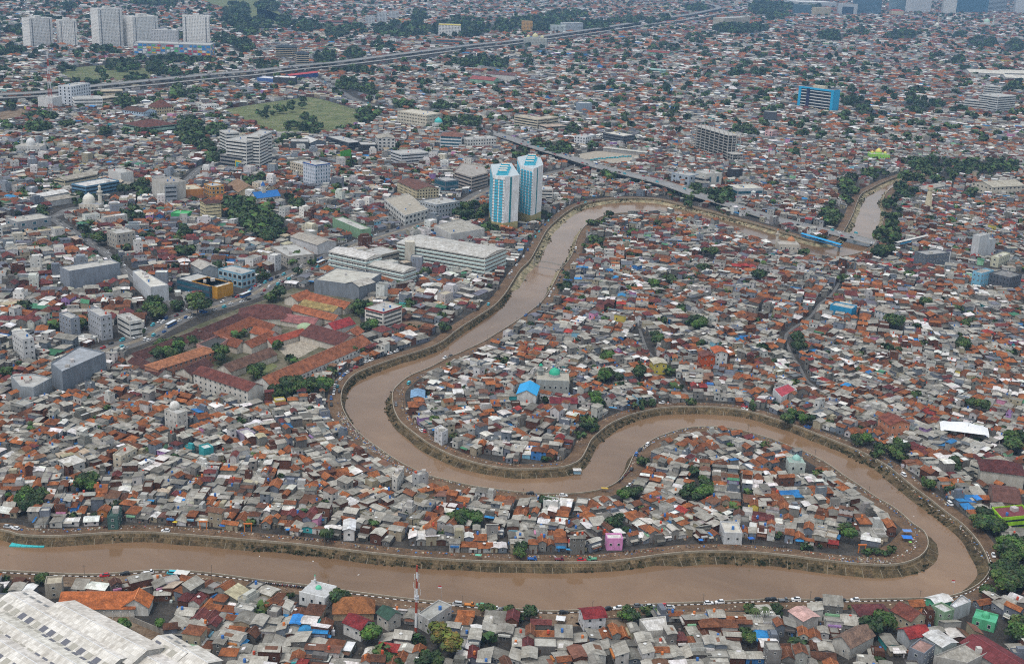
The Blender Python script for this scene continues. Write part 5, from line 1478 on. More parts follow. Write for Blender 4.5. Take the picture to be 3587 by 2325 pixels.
# ------------------------------------------------------------------ trees: where they stand
# (tile, x, y, half width, half height in that tile's pixels, how many, crown radius in metres, whether houses keep out, where)
TREES = [
    (24, 600, 420, 75, 110, 16, 5.5, 1, 'on the wooded bank above the road bridge'), (24, 760, 200, 80, 130, 18, 5.5, 1, 'on the wooded bank above the road bridge'), (24, 980, 70, 150, 35, 14, 5, 1, 'along the top of the wooded river'),
    (24, 1120, 600, 110, 80, 12, 6, 1, 'on the wooded bank by the footbridge'), (24, 1160, 400, 75, 120, 14, 5.5, 1, 'on the wooded bank by the footbridge'), (24, 1260, 230, 110, 70, 12, 5.5, 1, 'on the wooded bank by the cream tower'),
    (24, 1500, 80, 280, 70, 30, 5.5, 1, 'in the belt past the wooded river'), (24, 2000, 30, 380, 40, 26, 5, 1, 'in the belt past the wooded river'), (14, 1500, 1490, 260, 50, 26, 6, 1, 'in the belt past the wooded river'), (14, 2050, 1500, 320, 40, 22, 6, 1, 'in the belt past the wooded river'),
    (24, 1070, 790, 80, 50, 6, 6.5, 1, 'at the road bridge end'), (24, 1900, 230, 70, 60, 5, 6, 1, 'beside the cream gable hall'), (24, 1740, 520, 70, 50, 5, 5, 0, 'among roofs near the cream tower'),
    (22, 120, 560, 130, 120, 34, 5.5, 1, 'in the grove beside the avenue hospital'), (22, 40, 410, 110, 70, 16, 5.5, 1, 'in the grove beside the blue church'), (21, 2250, 400, 120, 130, 30, 5.5, 1, 'lining the avenue by the cream hotel'), (21, 2330, 560, 60, 60, 8, 5, 1, 'lining the avenue by the cream hotel'),
    (22, 2000, 400, 160, 80, 16, 6, 1, 'at the foot of the twin towers'), (22, 2170, 540, 90, 60, 8, 5, 1, 'at the foot of the twin towers'), (55, 230, 1310, 120, 50, 4, 4.5, 1, 'under the olive base of the twin towers'), (55, 1080, 1150, 80, 80, 5, 3.5, 0, 'beside the twin towers wall'),
    (52, 690, 240, 40, 25, 4, 4.5, 0, 'in the orange courtyard'), (52, 755, 205, 25, 18, 3, 4.5, 0, 'in the orange courtyard'), (52, 330, 330, 75, 40, 9, 4.5, 1, 'in the maroon school courtyard'), (52, 235, 365, 25, 14, 3, 4, 0, 'in the maroon school courtyard'), (52, 435, 285, 30, 18, 3, 4, 0, 'in the maroon school courtyard'),
    (52, 578, 355, 32, 26, 2, 6, 1, 'beside the peach school block'), (52, 800, 455, 35, 22, 3, 5, 1, 'on the school lawn'), (52, 972, 385, 24, 14, 1, 4.5, 0, 'in the paved yard'), (52, 890, 320, 18, 20, 2, 3.5, 0, 'in the paved yard'),
    (32, 330, 480, 90, 60, 9, 5, 1, 'below the long orange brown hall'), (32, 560, 500, 110, 55, 9, 4.5, 1, 'beside the parked cars on the bend'), (32, 200, 560, 80, 50, 6, 4.5, 1, 'below the long orange brown hall'), (32, 900, 150, 55, 40, 2, 5, 1, 'by the end of the long hall'), (32, 700, 370, 60, 40, 5, 3.5, 0, 'by the end of the long hall'),
    (22, 960, 1300, 110, 60, 9, 4.5, 1, 'beside the white office with red eaves'), (22, 1060, 1490, 60, 30, 4, 4.5, 0, 'below the white office with red eaves'), (22, 1740, 1460, 50, 30, 4, 4, 0, 'above the left river bank'), (22, 1500, 1490, 100, 20, 5, 2.5, 0, 'above the left river bank'),
    (22, 160, 1140, 70, 50, 3, 6, 1, 'on the avenue by the dark hall'), (22, 155, 1225, 45, 35, 2, 4.5, 0, 'on the avenue by the dark hall'), (22, 345, 900, 60, 70, 3, 6, 1, 'on the avenue by the parking block'), (22, 510, 860, 40, 40, 3, 4, 0, 'on the avenue by the parking block'), (22, 60, 1010, 50, 60, 3, 5, 0, 'on the avenue by orange roofs'),
    (21, 1840, 1240, 75, 60, 3, 7, 1, 'at the traffic junction'), (21, 1430, 1310, 100, 60, 7, 5.5, 1, 'beside the long white shop row'), (21, 1640, 1270, 40, 50, 3, 5, 1, 'beside the long white shop row'), (21, 1250, 1350, 50, 25, 3, 4, 0, 'beside the white terrace house'), (21, 1290, 1500, 40, 25, 2, 4, 0, 'beside the white terrace house'),
    (21, 1720, 770, 90, 60, 6, 5, 1, 'among red roofs near the side street'), (21, 890, 660, 60, 40, 3, 6, 1, 'on the side street'), (21, 800, 590, 45, 40, 3, 5, 1, 'on the side street'), (21, 1100, 880, 40, 45, 2, 5, 1, 'on the side street'), (21, 1720, 590, 60, 40, 3, 6, 1, 'among red roofs near the side street'),
    (21, 1430, 630, 60, 40, 4, 4.5, 0, 'among red roofs near the side street'), (21, 1190, 440, 50, 40, 2, 6, 1, 'by the white mosque'), (21, 720, 290, 60, 60, 6, 5, 1, 'by the white mosque'), (21, 1145, 210, 50, 50, 2, 7, 1, 'by the blue striped shop'), (21, 1310, 190, 90, 70, 12, 5, 1, 'by the pale department store'),
    (21, 520, 160, 80, 50, 8, 5, 0, 'behind the cream gallery school'), (21, 230, 230, 90, 40, 10, 5, 0, 'behind the white halls'), (21, 370, 430, 50, 60, 5, 5, 1, 'by the blue sign shop'), (21, 520, 920, 40, 50, 2, 5, 0, 'among dense houses near the blank shop block'), (21, 770, 1420, 50, 70, 5, 5, 0, 'behind the slim grey tower house'),
    (31, 50, 340, 50, 45, 3, 5, 1, 'beside the low grey concrete building'), (31, 830, 700, 30, 35, 1, 4, 0, 'in the left village'), (31, 830, 1390, 70, 60, 5, 4.5, 1, 'by the big orange roof in the left village'), (31, 260, 1500, 90, 30, 5, 4.5, 1, 'above the mud track in the left village'), (31, 390, 1505, 60, 30, 3, 4, 0, 'above the mud track in the left village'),
    (41, 290, 40, 110, 40, 6, 4.5, 1, 'above the mud track in the left village'), (31, 310, 860, 40, 25, 2, 3.5, 0, 'in the left village'), (41, 380, 745, 55, 25, 3, 3, 0, 'beside the factory on the south bank'), (41, 1130, 1180, 40, 30, 1, 3.5, 0, 'beside the factory yard'), (41, 1495, 1180, 30, 30, 1, 3, 0, 'beside the grey boundary wall'), (41, 60, 730, 25, 25, 1, 2, 0, 'beside the factory on the south bank'),
    (42, 1920, 160, 150, 55, 8, 4.5, 1, 'above the mud track opposite the mast'), (42, 1700, 1290, 105, 105, 2, 6.5, 1, 'with yellowing crown near the mast'), (42, 1030, 1265, 65, 55, 2, 4.5, 1, 'beside the wine red roofed house'), (42, 770, 900, 55, 40, 3, 4, 1, 'beside the white riverside mosque'), (42, 1220, 1480, 75, 50, 3, 4.5, 0, 'among roofs south of the mast'),
    (42, 1585, 1510, 60, 30, 2, 5, 0, 'among roofs south of the mast'), (42, 620, 340, 40, 30, 1, 3.5, 0, 'above the mud track'), (42, 2150, 1020, 40, 35, 2, 3, 0, 'beside the south bank parked cars'), (42, 2340, 1020, 30, 30, 2, 2.5, 0, 'beside the south bank parked cars'), (42, 320, 890, 70, 20, 3, 1.6, 0, 'in the small garden by the white mosque'),
    (43, 60, 480, 60, 45, 4, 3.2, 0, 'above the mud track'), (43, 960, 230, 60, 40, 2, 4.5, 1, 'inside the lower point village'), (43, 1040, 300, 40, 35, 1, 4, 0, 'inside the lower point village'), (43, 100, 1060, 90, 50, 5, 3.2, 1, 'beside the south bank parked cars'), (43, 1050, 1070, 60, 50, 4, 3.5, 1, 'beside the stepped red roofed house'),
    (43, 1300, 1030, 110, 35, 8, 2.2, 0, 'beside the south bank parked cars'), (43, 2200, 1040, 110, 40, 7, 2, 0, 'on the south bank verge'), (43, 2180, 1290, 50, 60, 2, 5, 1, 'among orange roofs on the south bank'), (43, 1880, 1100, 50, 25, 4, 1.8, 0, 'on the south bank verge'), (43, 320, 40, 60, 40, 2, 4.5, 0, 'inside the lower point village'),
    (44, 735, 310, 60, 55, 2, 5, 1, 'inside the tip of the lower point'), (44, 1080, 470, 90, 35, 6, 2.6, 0, 'at the tip of the lower point'), (44, 920, 490, 50, 25, 4, 2, 0, 'at the tip of the lower point'), (44, 400, 445, 90, 25, 6, 1.8, 0, 'along the mud track of the lower point'),
    (44, 2060, 220, 130, 75, 14, 4, 1, 'beside the lime green house'), (44, 2260, 470, 120, 80, 14, 4.2, 1, 'along the outer bend road'), (44, 2250, 700, 120, 130, 22, 4.6, 1, 'along the outer bend road'), (44, 2010, 875, 45, 35, 3, 3.2, 0, 'along the outer bend road'), (44, 1010, 1150, 125, 70, 5, 5, 1, 'between the plum red hall and the stone house'),
    (44, 2310, 1190, 70, 90, 6, 5, 1, 'beside the green domed prayer house'), (44, 100, 1030, 80, 30, 6, 2, 0, 'on the south bank verge'), (44, 640, 1010, 140, 20, 7, 1.2, 0, 'on the south bank verge'),
    (34, 290, 800, 130, 45, 8, 4, 1, 'along the outer river road'), (34, 890, 985, 75, 55, 5, 4, 1, 'along the outer river road'), (34, 1200, 1100, 95, 75, 8, 4, 1, 'by the outer river road near the white tent roof'), (34, 1040, 1100, 50, 45, 4, 3.5, 0, 'along the outer river road'), (34, 1645, 890, 55, 35, 3, 3.5, 0, 'beside the white tent roof'),
    (34, 2290, 990, 80, 80, 5, 5.5, 1, 'beside the long white sheds'), (34, 1945, 655, 60, 45, 2, 5.5, 1, 'in the dense grey village'), (34, 1385, 530, 40, 35, 1, 4.5, 0, 'in the dense grey village'), (34, 1180, 165, 90, 30, 5, 4, 0, 'among orange roofs'), (34, 1810, 100, 55, 50, 2, 6, 1, 'among orange roofs'), (34, 285, 70, 40, 40, 2, 5, 0, 'on the narrow lane'), (34, 285, 145, 45, 40, 2, 5, 0, 'on the narrow lane'),
    (34, 1490, 1380, 55, 40, 3, 3.5, 0, 'along the outer river road'), (34, 1740, 1230, 40, 40, 2, 4, 0, 'beside the dark red hip roof'),
    (33, 1690, 1480, 115, 50, 6, 4.5, 1, 'inside the lower point village'), (33, 1765, 1370, 50, 50, 3, 4.5, 1, 'inside the lower point village'), (33, 1060, 1490, 90, 40, 6, 3.5, 1, 'by the narrow neck of the river'), (33, 1215, 1200, 40, 50, 4, 3, 0, 'by the narrow neck of the river'), (33, 710, 830, 55, 70, 6, 3.8, 1, 'beside the muddy track of the inner bend'),
    (33, 780, 640, 55, 45, 4, 4, 1, 'beside the muddy track of the inner bend'), (33, 720, 590, 40, 40, 3, 4, 0, 'beside the muddy track of the inner bend'), (33, 860, 420, 65, 45, 5, 4.5, 1, 'in the mosque village'), (33, 1140, 375, 50, 45, 2, 5.5, 1, 'in the mosque village'), (33, 980, 440, 35, 45, 2, 4.5, 0, 'in the mosque village'), (33, 860, 210, 60, 45, 3, 5, 1, 'in the mosque village'),
    (33, 1310, 50, 50, 50, 3, 5, 1, 'in the mosque village'), (33, 1450, 345, 45, 30, 3, 3.5, 0, 'in the mosque village'), (33, 1160, 665, 45, 40, 4, 3, 0, 'beside the parked cars of the inner bank'), (33, 1620, 620, 50, 35, 4, 3, 0, 'beside the parked cars of the inner bank'), (33, 1290, 650, 40, 25, 3, 2.5, 0, 'beside the parked cars of the inner bank'), (33, 2200, 660, 60, 50, 5, 2.6, 0, 'beside the red parked car'),
    (33, 590, 950, 60, 30, 4, 2.2, 0, 'beside the muddy track of the inner bend'), (33, 320, 1170, 55, 25, 4, 2.2, 0, 'beside the muddy track of the inner bend'),
    (23, 760, 680, 70, 60, 7, 4.5, 1, 'on the upper inner bank'), (23, 780, 520, 80, 25, 7, 3.5, 1, 'on the upper inner bank'), (23, 910, 460, 55, 30, 2, 5, 1, 'on the upper inner bank'), (23, 680, 745, 40, 25, 3, 3.5, 0, 'on the upper inner bank'), (23, 470, 1090, 45, 45, 3, 4.5, 1, 'beside the wire footbridge'), (23, 500, 1010, 25, 40, 2, 3.5, 0, 'beside the wire footbridge'),
    (23, 1130, 580, 45, 45, 3, 5, 1, 'inside the upper loop village'), (23, 1810, 800, 55, 45, 3, 5.5, 1, 'inside the upper loop village'), (23, 2300, 970, 60, 60, 3, 6, 1, 'inside the upper loop village'), (23, 1780, 940, 60, 40, 4, 5, 0, 'inside the upper loop village'), (23, 1460, 1020, 70, 45, 5, 5, 1, 'inside the upper loop village'), (23, 1630, 1050, 50, 40, 3, 5, 0, 'inside the upper loop village'),
    (23, 1300, 1110, 60, 50, 4, 5, 0, 'inside the upper loop village'), (23, 1740, 1440, 80, 50, 5, 5.5, 1, 'inside the upper loop village'), (23, 1095, 1115, 30, 35, 2, 4.5, 0, 'inside the upper loop village'), (23, 1575, 1330, 35, 40, 3, 4, 0, 'inside the upper loop village'), (23, 830, 1385, 40, 30, 2, 4, 0, 'inside the upper loop village'), (23, 655, 1225, 40, 30, 2, 4, 0, 'inside the upper loop village'),
    (23, 1640, 335, 60, 45, 7, 4, 1, 'on the grassy bank below the flyover'), (23, 1520, 260, 110, 30, 12, 3.2, 1, 'on the grassy bank below the flyover'), (23, 1930, 260, 130, 60, 12, 7, 1, 'beside the flyover shops'), (23, 1700, 210, 80, 45, 6, 6, 1, 'beside the flyover shops'), (23, 880, 80, 70, 40, 6, 6, 1, 'under the flyover'), (23, 1120, 130, 90, 30, 8, 4, 0, 'under the flyover'),
    (23, 1900, 430, 380, 30, 26, 1.8, 0, 'on the grassy bank below the flyover'), (23, 1350, 435, 220, 14, 14, 1.6, 0, 'on the grassy spit of the upper loop'),
    (24, 500, 640, 40, 40, 3, 4, 0, 'beside the blue pipe bridge'), (24, 200, 620, 80, 30, 8, 2.5, 0, 'beside the blue pipe bridge'), (24, 800, 720, 60, 25, 5, 3, 0, 'beside the blue pipe bridge'), (24, 350, 790, 45, 40, 3, 5, 1, 'by the orange domed mosque'), (24, 1310, 1030, 40, 45, 2, 5.5, 0, 'among orange roofs near the dark box house'), (24, 1455, 1260, 40, 50, 2, 5.5, 0, 'among orange roofs near the dark box house'),
    (24, 1200, 1420, 85, 45, 5, 5.5, 1, 'beside the white house with blue trims'), (24, 1890, 1440, 60, 30, 3, 5, 0, 'among orange roofs'), (24, 660, 1215, 35, 25, 2, 4, 0, 'on the narrow lane'), (24, 710, 1045, 40, 25, 3, 4, 0, 'on the narrow lane'),
    # farther: read as masses
    (12, 230, 960, 45, 45, 2, 9, 0, 'in the cemetery'), (12, 330, 960, 40, 40, 2, 8, 0, 'in the cemetery'), (12, 420, 920, 50, 45, 2, 9, 0, 'in the cemetery'), (12, 410, 1050, 50, 45, 2, 9, 0, 'in the cemetery'), (12, 90, 1030, 90, 35, 8, 6, 0, 'in the cemetery'), (12, 990, 1060, 90, 65, 14, 7, 1, 'at the cemetery edge'), (12, 500, 1160, 100, 60, 14, 7, 1, 'at the cemetery edge'), (12, 320, 1140, 70, 40, 8, 6, 0, 'at the cemetery edge'),
    (12, 760, 1195, 60, 20, 5, 5, 0, 'at the cemetery edge'), (12, 900, 1160, 60, 25, 5, 5, 0, 'at the cemetery edge'), (12, 1120, 1030, 45, 35, 4, 6, 0, ''), (12, 850, 770, 90, 60, 20, 7, 1, ''), (12, 1040, 820, 90, 40, 14, 7, 1, ''), (12, 1330, 960, 50, 40, 5, 7, 0, ''), (12, 1430, 970, 40, 35, 4, 6, 0, ''), (12, 1700, 970, 100, 35, 12, 6, 1, ''), (12, 1720, 1140, 80, 40, 10, 6, 1, ''), (12, 1960, 1110, 120, 50, 16, 6, 1, ''),
    (12, 640, 520, 100, 60, 26, 9, 1, ''), (12, 900, 490, 70, 60, 18, 9, 1, ''), (12, 100, 600, 80, 40, 12, 8, 0, ''), (12, 950, 630, 150, 30, 20, 7, 1, ''), (12, 1370, 650, 50, 30, 6, 7, 0, ''), (12, 2000, 560, 200, 50, 34, 8, 1, ''), (12, 2250, 580, 80, 40, 12, 8, 1, ''), (12, 1120, 410, 80, 40, 14, 8, 0, ''),
    (12, 1350, 260, 260, 70, 90, 10, 1, ''), (12, 1900, 240, 260, 90, 90, 10, 1, ''), (12, 2280, 230, 100, 60, 36, 10, 1, ''), (12, 800, 260, 220, 60, 60, 10, 0, ''), (12, 450, 230, 120, 60, 40, 10, 0, ''), (12, 250, 180, 60, 60, 26, 10, 1, ''), (12, 50, 200, 80, 60, 26, 10, 1, ''), (12, 90, 40, 110, 40, 34, 12, 1, ''), (12, 1500, 130, 70, 50, 20, 11, 1, ''),
    (13, 250, 200, 260, 70, 90, 11, 1, ''), (13, 700, 220, 200, 40, 50, 11, 1, ''), (13, 1100, 180, 200, 30, 40, 12, 0, ''), (13, 1400, 155, 60, 25, 14, 12, 0, ''), (13, 500, 120, 180, 30, 40, 12, 0, ''), (13, 2100, 250, 250, 40, 60, 12, 1, ''), (13, 2300, 60, 120, 60, 60, 14, 1, ''), (13, 1700, 60, 100, 25, 30, 14, 1, ''), (13, 1400, 430, 150, 30, 18, 8, 0, ''), (13, 1700, 330, 120, 50, 26, 9, 0, ''),
    (13, 540, 1180, 60, 35, 6, 6, 1, ''), (13, 400, 1360, 130, 60, 22, 5.5, 1, ''), (13, 220, 1310, 60, 40, 9, 5.5, 1, ''), (13, 60, 1400, 80, 50, 12, 5, 1, ''), (13, 740, 1340, 50, 30, 5, 5, 0, ''), (13, 2150, 1190, 100, 45, 12, 6, 1, ''), (13, 1000, 400, 100, 40, 12, 8, 0, ''), (13, 2080, 650, 80, 35, 12, 8, 1, ''), (13, 2280, 650, 70, 35, 10, 8, 1, ''), (13, 130, 530, 110, 40, 14, 8, 0, ''), (13, 640, 540, 80, 35, 9, 7, 0, ''),
    (14, 250, 40, 260, 35, 70, 14, 1, ''), (14, 100, 140, 100, 30, 20, 13, 0, ''), (14, 600, 320, 130, 45, 30, 9, 1, ''), (14, 1250, 310, 140, 45, 30, 9, 1, ''), (14, 850, 290, 100, 35, 18, 9, 0, ''), (14, 2000, 380, 140, 50, 34, 9, 1, ''), (14, 2300, 420, 90, 50, 22, 9, 1, ''), (14, 1800, 320, 60, 30, 9, 9, 0, ''), (14, 1750, 545, 65, 40, 8, 9, 1, ''), (14, 1640, 580, 100, 15, 8, 5, 0, ''),
    (14, 2300, 790, 80, 40, 12, 8, 1, ''), (14, 1390, 960, 100, 75, 22, 7, 1, ''), (14, 1570, 950, 70, 40, 9, 6, 1, ''), (14, 800, 930, 90, 50, 16, 7, 1, ''), (14, 900, 1000, 60, 50, 8, 7, 1, ''), (14, 730, 1060, 60, 40, 7, 6, 1, ''), (14, 460, 1110, 40, 35, 4, 6, 0, ''), (14, 330, 1120, 30, 40, 4, 6, 0, ''), (14, 40, 670, 50, 35, 5, 7, 0, ''), (14, 350, 700, 90, 40, 12, 7, 0, ''), (14, 880, 640, 60, 30, 5, 8, 0, ''), (14, 230, 1400, 40, 40, 4, 6, 0, ''), (14, 980, 1205, 40, 25, 3, 6, 0, ''),
    (11, 620, 620, 70, 30, 8, 7, 0, ''), (11, 1130, 590, 140, 40, 34, 8, 1, ''), (11, 1440, 610, 80, 50, 18, 8, 1, ''), (11, 1590, 655, 100, 35, 18, 8, 1, ''), (11, 930, 665, 50, 35, 4, 9, 0, ''), (11, 1270, 710, 110, 30, 16, 6, 1, ''), (11, 980, 725, 60, 25, 6, 6, 0, ''), (11, 820, 735, 40, 20, 4, 6, 0, ''), (11, 1600, 535, 340, 22, 44, 8, 1, ''), (11, 960, 450, 100, 25, 14, 9, 1, ''), (11, 100, 455, 120, 25, 18, 9, 1, ''),
    (11, 1660, 850, 85, 45, 8, 9, 1, ''), (11, 1170, 930, 100, 40, 20, 7, 1, ''), (11, 100, 960, 50, 35, 5, 8, 1, ''), (11, 370, 1060, 150, 30, 26, 6, 1, ''), (11, 350, 1160, 110, 30, 20, 6, 1, ''), (11, 620, 1140, 70, 20, 9, 6, 0, ''), (11, 60, 1150, 90, 30, 12, 6, 0, ''), (11, 980, 1210, 50, 40, 5, 7, 1, ''), (11, 1750, 1200, 120, 120, 50, 6.5, 1, ''), (11, 2010, 1190, 80, 45, 12, 7, 1, ''), (11, 1300, 1220, 160, 40, 18, 6, 0, ''),
    (11, 1900, 1330, 60, 50, 10, 6, 1, ''), (11, 2000, 1420, 80, 60, 14, 6, 1, ''), (11, 430, 1330, 40, 40, 4, 6, 0, ''), (11, 170, 1330, 30, 30, 3, 6, 0, ''), (11, 2200, 120, 130, 110, 70, 11, 1, ''), (11, 2300, 250, 80, 60, 30, 10, 1, ''), (11, 2100, 360, 130, 40, 24, 9, 0, ''), (11, 2250, 400, 90, 70, 26, 9, 1, ''), (11, 1450, 10, 260, 20, 30, 13, 0, ''), (11, 150, 270, 100, 40, 18, 10, 0, ''), (11, 650, 50, 60, 30, 8, 11, 0, ''), (11, 380, 140, 60, 30, 8, 10, 0, ''),
    (51, 40, 100, 60, 40, 14, 6, 1, ''), (51, 340, 500, 90, 50, 14, 5.5, 1, ''), (51, 640, 170, 80, 25, 9, 6, 0, ''), (51, 520, 200, 40, 20, 5, 5, 0, ''), (51, 640, 670, 70, 35, 7, 5, 1, ''), (51, 940, 750, 60, 30, 5, 5, 0, ''), (51, 870, 320, 25, 30, 3, 5, 0, ''), (51, 1100, 380, 45, 35, 5, 5.5, 1, ''), (51, 150, 700, 60, 60, 14, 5, 1, ''),
]
tree_spots = []
for t, cx, cy, rx, ry, n, rad, keep, where in TREES:
    if keep:
        P = [unt(t, cx + rx * math.cos(k * PI / 6), cy + ry * math.sin(k * PI / 6) * .9, rad) for k in range(12)]
        keep_poly(P, 2)
    for k in range(int(n * (2 if t == 52 else 1.4 if keep and n > 5 else 1))):
        a, q = U(0, 2 * PI), math.sqrt(U(0, 1))
        p = unt(t, cx + rx * q * math.cos(a), cy + ry * q * math.sin(a), rad * 1.1)
        tree_spots.append((p.x, p.y, rad * U(.75, 1.2), where))

# ------------------------------------------------------------------ house plots
ROOF = dict(
    grey=lambda: lerp((.145, .142, .13), (.45, .44, .405), U(0, 1) ** .85), orange=lambda: lerp((.19, .075, .036), (.35, .132, .05), U(0, 1)), brown=lambda: lerp((.1, .05, .033), (.21, .088, .046), U(0, 1)),
    maroon=lambda: vary((.14, .045, .042), .25), white=lambda: vary((.68, .685, .69), .12), slate=lambda: vary((.15, .165, .2), .25), blue=lambda: vary((.03, .2, .5), .3), green=lambda: vary((.06, .2, .12), .3), red=lambda: vary((.3, .045, .04), .25), rust=lambda: vary((.17, .085, .055), .3), tan=lambda: vary((.42, .37, .28), .2))
SHEET = {'grey', 'white', 'rust', 'blue', 'green', 'slate', 'tan'}
MIX = dict(
    south=dict(grey=.62, orange=.15, brown=.08, white=.1, maroon=.02, rust=.035, red=.01, blue=.004, tan=.02), point=dict(grey=.53, orange=.25, white=.1, brown=.06, maroon=.02, rust=.03, red=.01, blue=.006, green=.003),
    left=dict(grey=.6, orange=.22, white=.075, brown=.05, maroon=.02, rust=.03, blue=.004, tan=.02), inner=dict(grey=.56, orange=.17, white=.1, brown=.07, maroon=.04, rust=.02, red=.01, slate=.03, green=.004, blue=.004),
    upper=dict(grey=.45, orange=.16, brown=.13, maroon=.09, white=.09, slate=.1, red=.012, green=.006, blue=.005), town=dict(grey=.38, orange=.12, brown=.13, maroon=.1, white=.1, slate=.15, tan=.03, blue=.004, green=.006),
    far=dict(grey=.42, orange=.13, brown=.1, maroon=.05, white=.13, slate=.16, tan=.05, blue=.005, green=.006), farleft=dict(grey=.46, orange=.09, brown=.08, maroon=.05, white=.17, slate=.16, tan=.05, blue=.005))


def zone(x, y):
    if y > 2010 or (y > 1960 and x > 3300):
        return 'south'
    if y < 520:
        return 'farleft' if x < 900 else 'far'
    if x < 1650 and y < 1240:
        return 'town'
    if x < 1330 or (x < 1700 and y > 1690):
        return 'left'
    if y > 1700 or (x > 2150 and 1495 < y and x < 3150):
        return 'point'
    if y < 1180:
        return 'upper'
    return 'inner'


AREA = dict(south=48, point=34, left=33, inner=36, upper=54, town=76, far=80, farleft=84)
WALLS = [(.15, .145, .135), (.2, .195, .185), (.13, .125, .12), (.1, .045, .03), (.13, .06, .04), (.46, .455, .44), (.54, .54, .54), (.34, .3, .22), (.17, .195, .235), (.24, .235, .225), (.42, .42, .41), (.15, .17, .21)]
WNAME = ['grey', 'grey', 'grey', 'brick', 'brick', 'white', 'white', 'cream', 'blue-grey', 'pale-grey', 'white', 'blue-grey']
BRIGHT = [((.2, .42, .55), 'light-blue'), ((.05, .33, .36), 'turquoise'), ((.55, .25, .4), 'pink'), ((.25, .48, .3), 'green'), ((.05, .18, .45), 'blue'), ((.55, .45, .1), 'yellow'), ((.5, .2, .06), 'orange'), ((.33, .2, .42), 'purple')]

seeds = []


def field_angle(x, y):
    """how the lanes run: along the river close to it, elsewhere in slowly turning quarters"""
    d = min(((SL[:, 0] - x) ** 2 + (SL[:, 1] - y) ** 2).min(), ((SR[:, 0] - x) ** 2 + (SR[:, 1] - y) ** 2).min())
    if y < 1300 and d < 75 ** 2:
        dl, dr = ((SL - (x, y)) ** 2).sum(1), ((SR - (x, y)) ** 2).sum(1)
        P, i = (SL, dl.argmin()) if dl.min() < dr.min() else (SR, dr.argmin())
        i = max(3, min(len(P) - 4, i))
        t = P[i + 3] - P[i - 3]
        return math.atan2(t[1], t[0])
    return .9 * math.sin(x * .0043 + 1.3) * math.cos(y * .0031) + .35 * math.sin((x + y) * .011)


y = 385.0
while y < 7600:
    s = 42 if y < 1150 else 62 if y < 1900 else 105 if y < 3000 else 190
    half = .43 * y + 40
    x = -half
    while x < half:
        px_, py_ = x + U(-.35, .35) * s, y + U(-.35, .35) * s
        u, v = proj(px_, py_)
        if -150 < u < 3740 and -90 < v < 2420:
            a = field_angle(px_, py_) + rng.gauss(0, .13)
            if rng.random() < .3:
                a += PI / 2
            seeds.append((px_, py_, a, s))
        x += s
    y += s * .92
SX = np.array([q[0] for q in seeds])
SY = np.array([q[1] for q in seeds])


def bsp(x0, y0, x1, y1, target, out):
    w, h = x1 - x0, y1 - y0
    if w * h < target * U(.75, 1.65) or max(w, h) < 5:
        out.append((x0, y0, x1, y1))
        return
    k = U(.4, .6)
    if w * U(.85, 1.15) > h:
        m = x0 + w * k
        bsp(x0, y0, m, y1, target, out)
        bsp(m, y0, x1, y1, target, out)
    else:
        m = y0 + h * k
        bsp(x0, y0, x1, m, target, out)
        bsp(x0, m, x1, y1, target, out)


cand = []
for si, (sx, sy, ang, s) in enumerate(seeds):
    u, v = proj(sx, sy)
    zn = zone(u, v)
    tg = AREA[zn] * (1 if sy < 1900 else min(4.6, 1.15 + (sy - 1900) / 800))
    R = s * .85
    yy = -R
    ca, sa = math.cos(ang), math.sin(ang)
    while yy < R:
        dp = math.sqrt(tg) * U(1.7, 2.5)
        leaf = []
        bsp(-R, yy, R, yy + dp, tg, leaf)
        al = U(1.0, 2.2) if rng.random() < .75 else U(.2, .6)
        yy += dp + (al if sy < 1900 else al * 1.6)
        for x0, y0, x1, y1 in leaf:
            cx, cy = (x0 + x1) / 2, (y0 + y1) / 2
            cand.append((sx + cx * ca - cy * sa, sy + cx * sa + cy * ca, ang, x1 - x0, y1 - y0, si, zn))
CA = np.array([c[:5] for c in cand])
SI = np.array([c[5] for c in cand])
own = np.zeros(len(CA), bool)
# a plot belongs to the quarter whose centre is nearest
for i0 in range(0, len(CA), 1500):
    blk = CA[i0:i0 + 1500]
    lo, hi = blk[:, 1].min() - 250, blk[:, 1].max() + 250
    sel = np.where((SY > lo) & (SY < hi))[0]
    d = (blk[:, 0, None] - SX[sel]) ** 2 + (blk[:, 1, None] - SY[sel]) ** 2
    own[i0:i0 + 1500] = sel[d.argmin(1)] == SI[i0:i0 + 1500]
bad = np.zeros(len(CA), np.uint8)
ca, sa = np.cos(CA[:, 2]), np.sin(CA[:, 2])
for fx in (-.46, 0, .46):
    for fy in (-.46, 0, .46):
        X = CA[:, 0] + CA[:, 3] * fx * ca - CA[:, 4] * fy * sa
        Y = CA[:, 1] + CA[:, 3] * fx * sa + CA[:, 4] * fy * ca
        bad = np.maximum(bad, taken(X, Y))
plots = [c for c, a, b in zip(cand, own, bad) if a and not b]

# ------------------------------------------------------------------ plot -> house description
def pick(d):
    k = U(0, sum(d.values()))
    for n, w in d.items():
        k -= w
        if k <= 0:
            return n
    return n


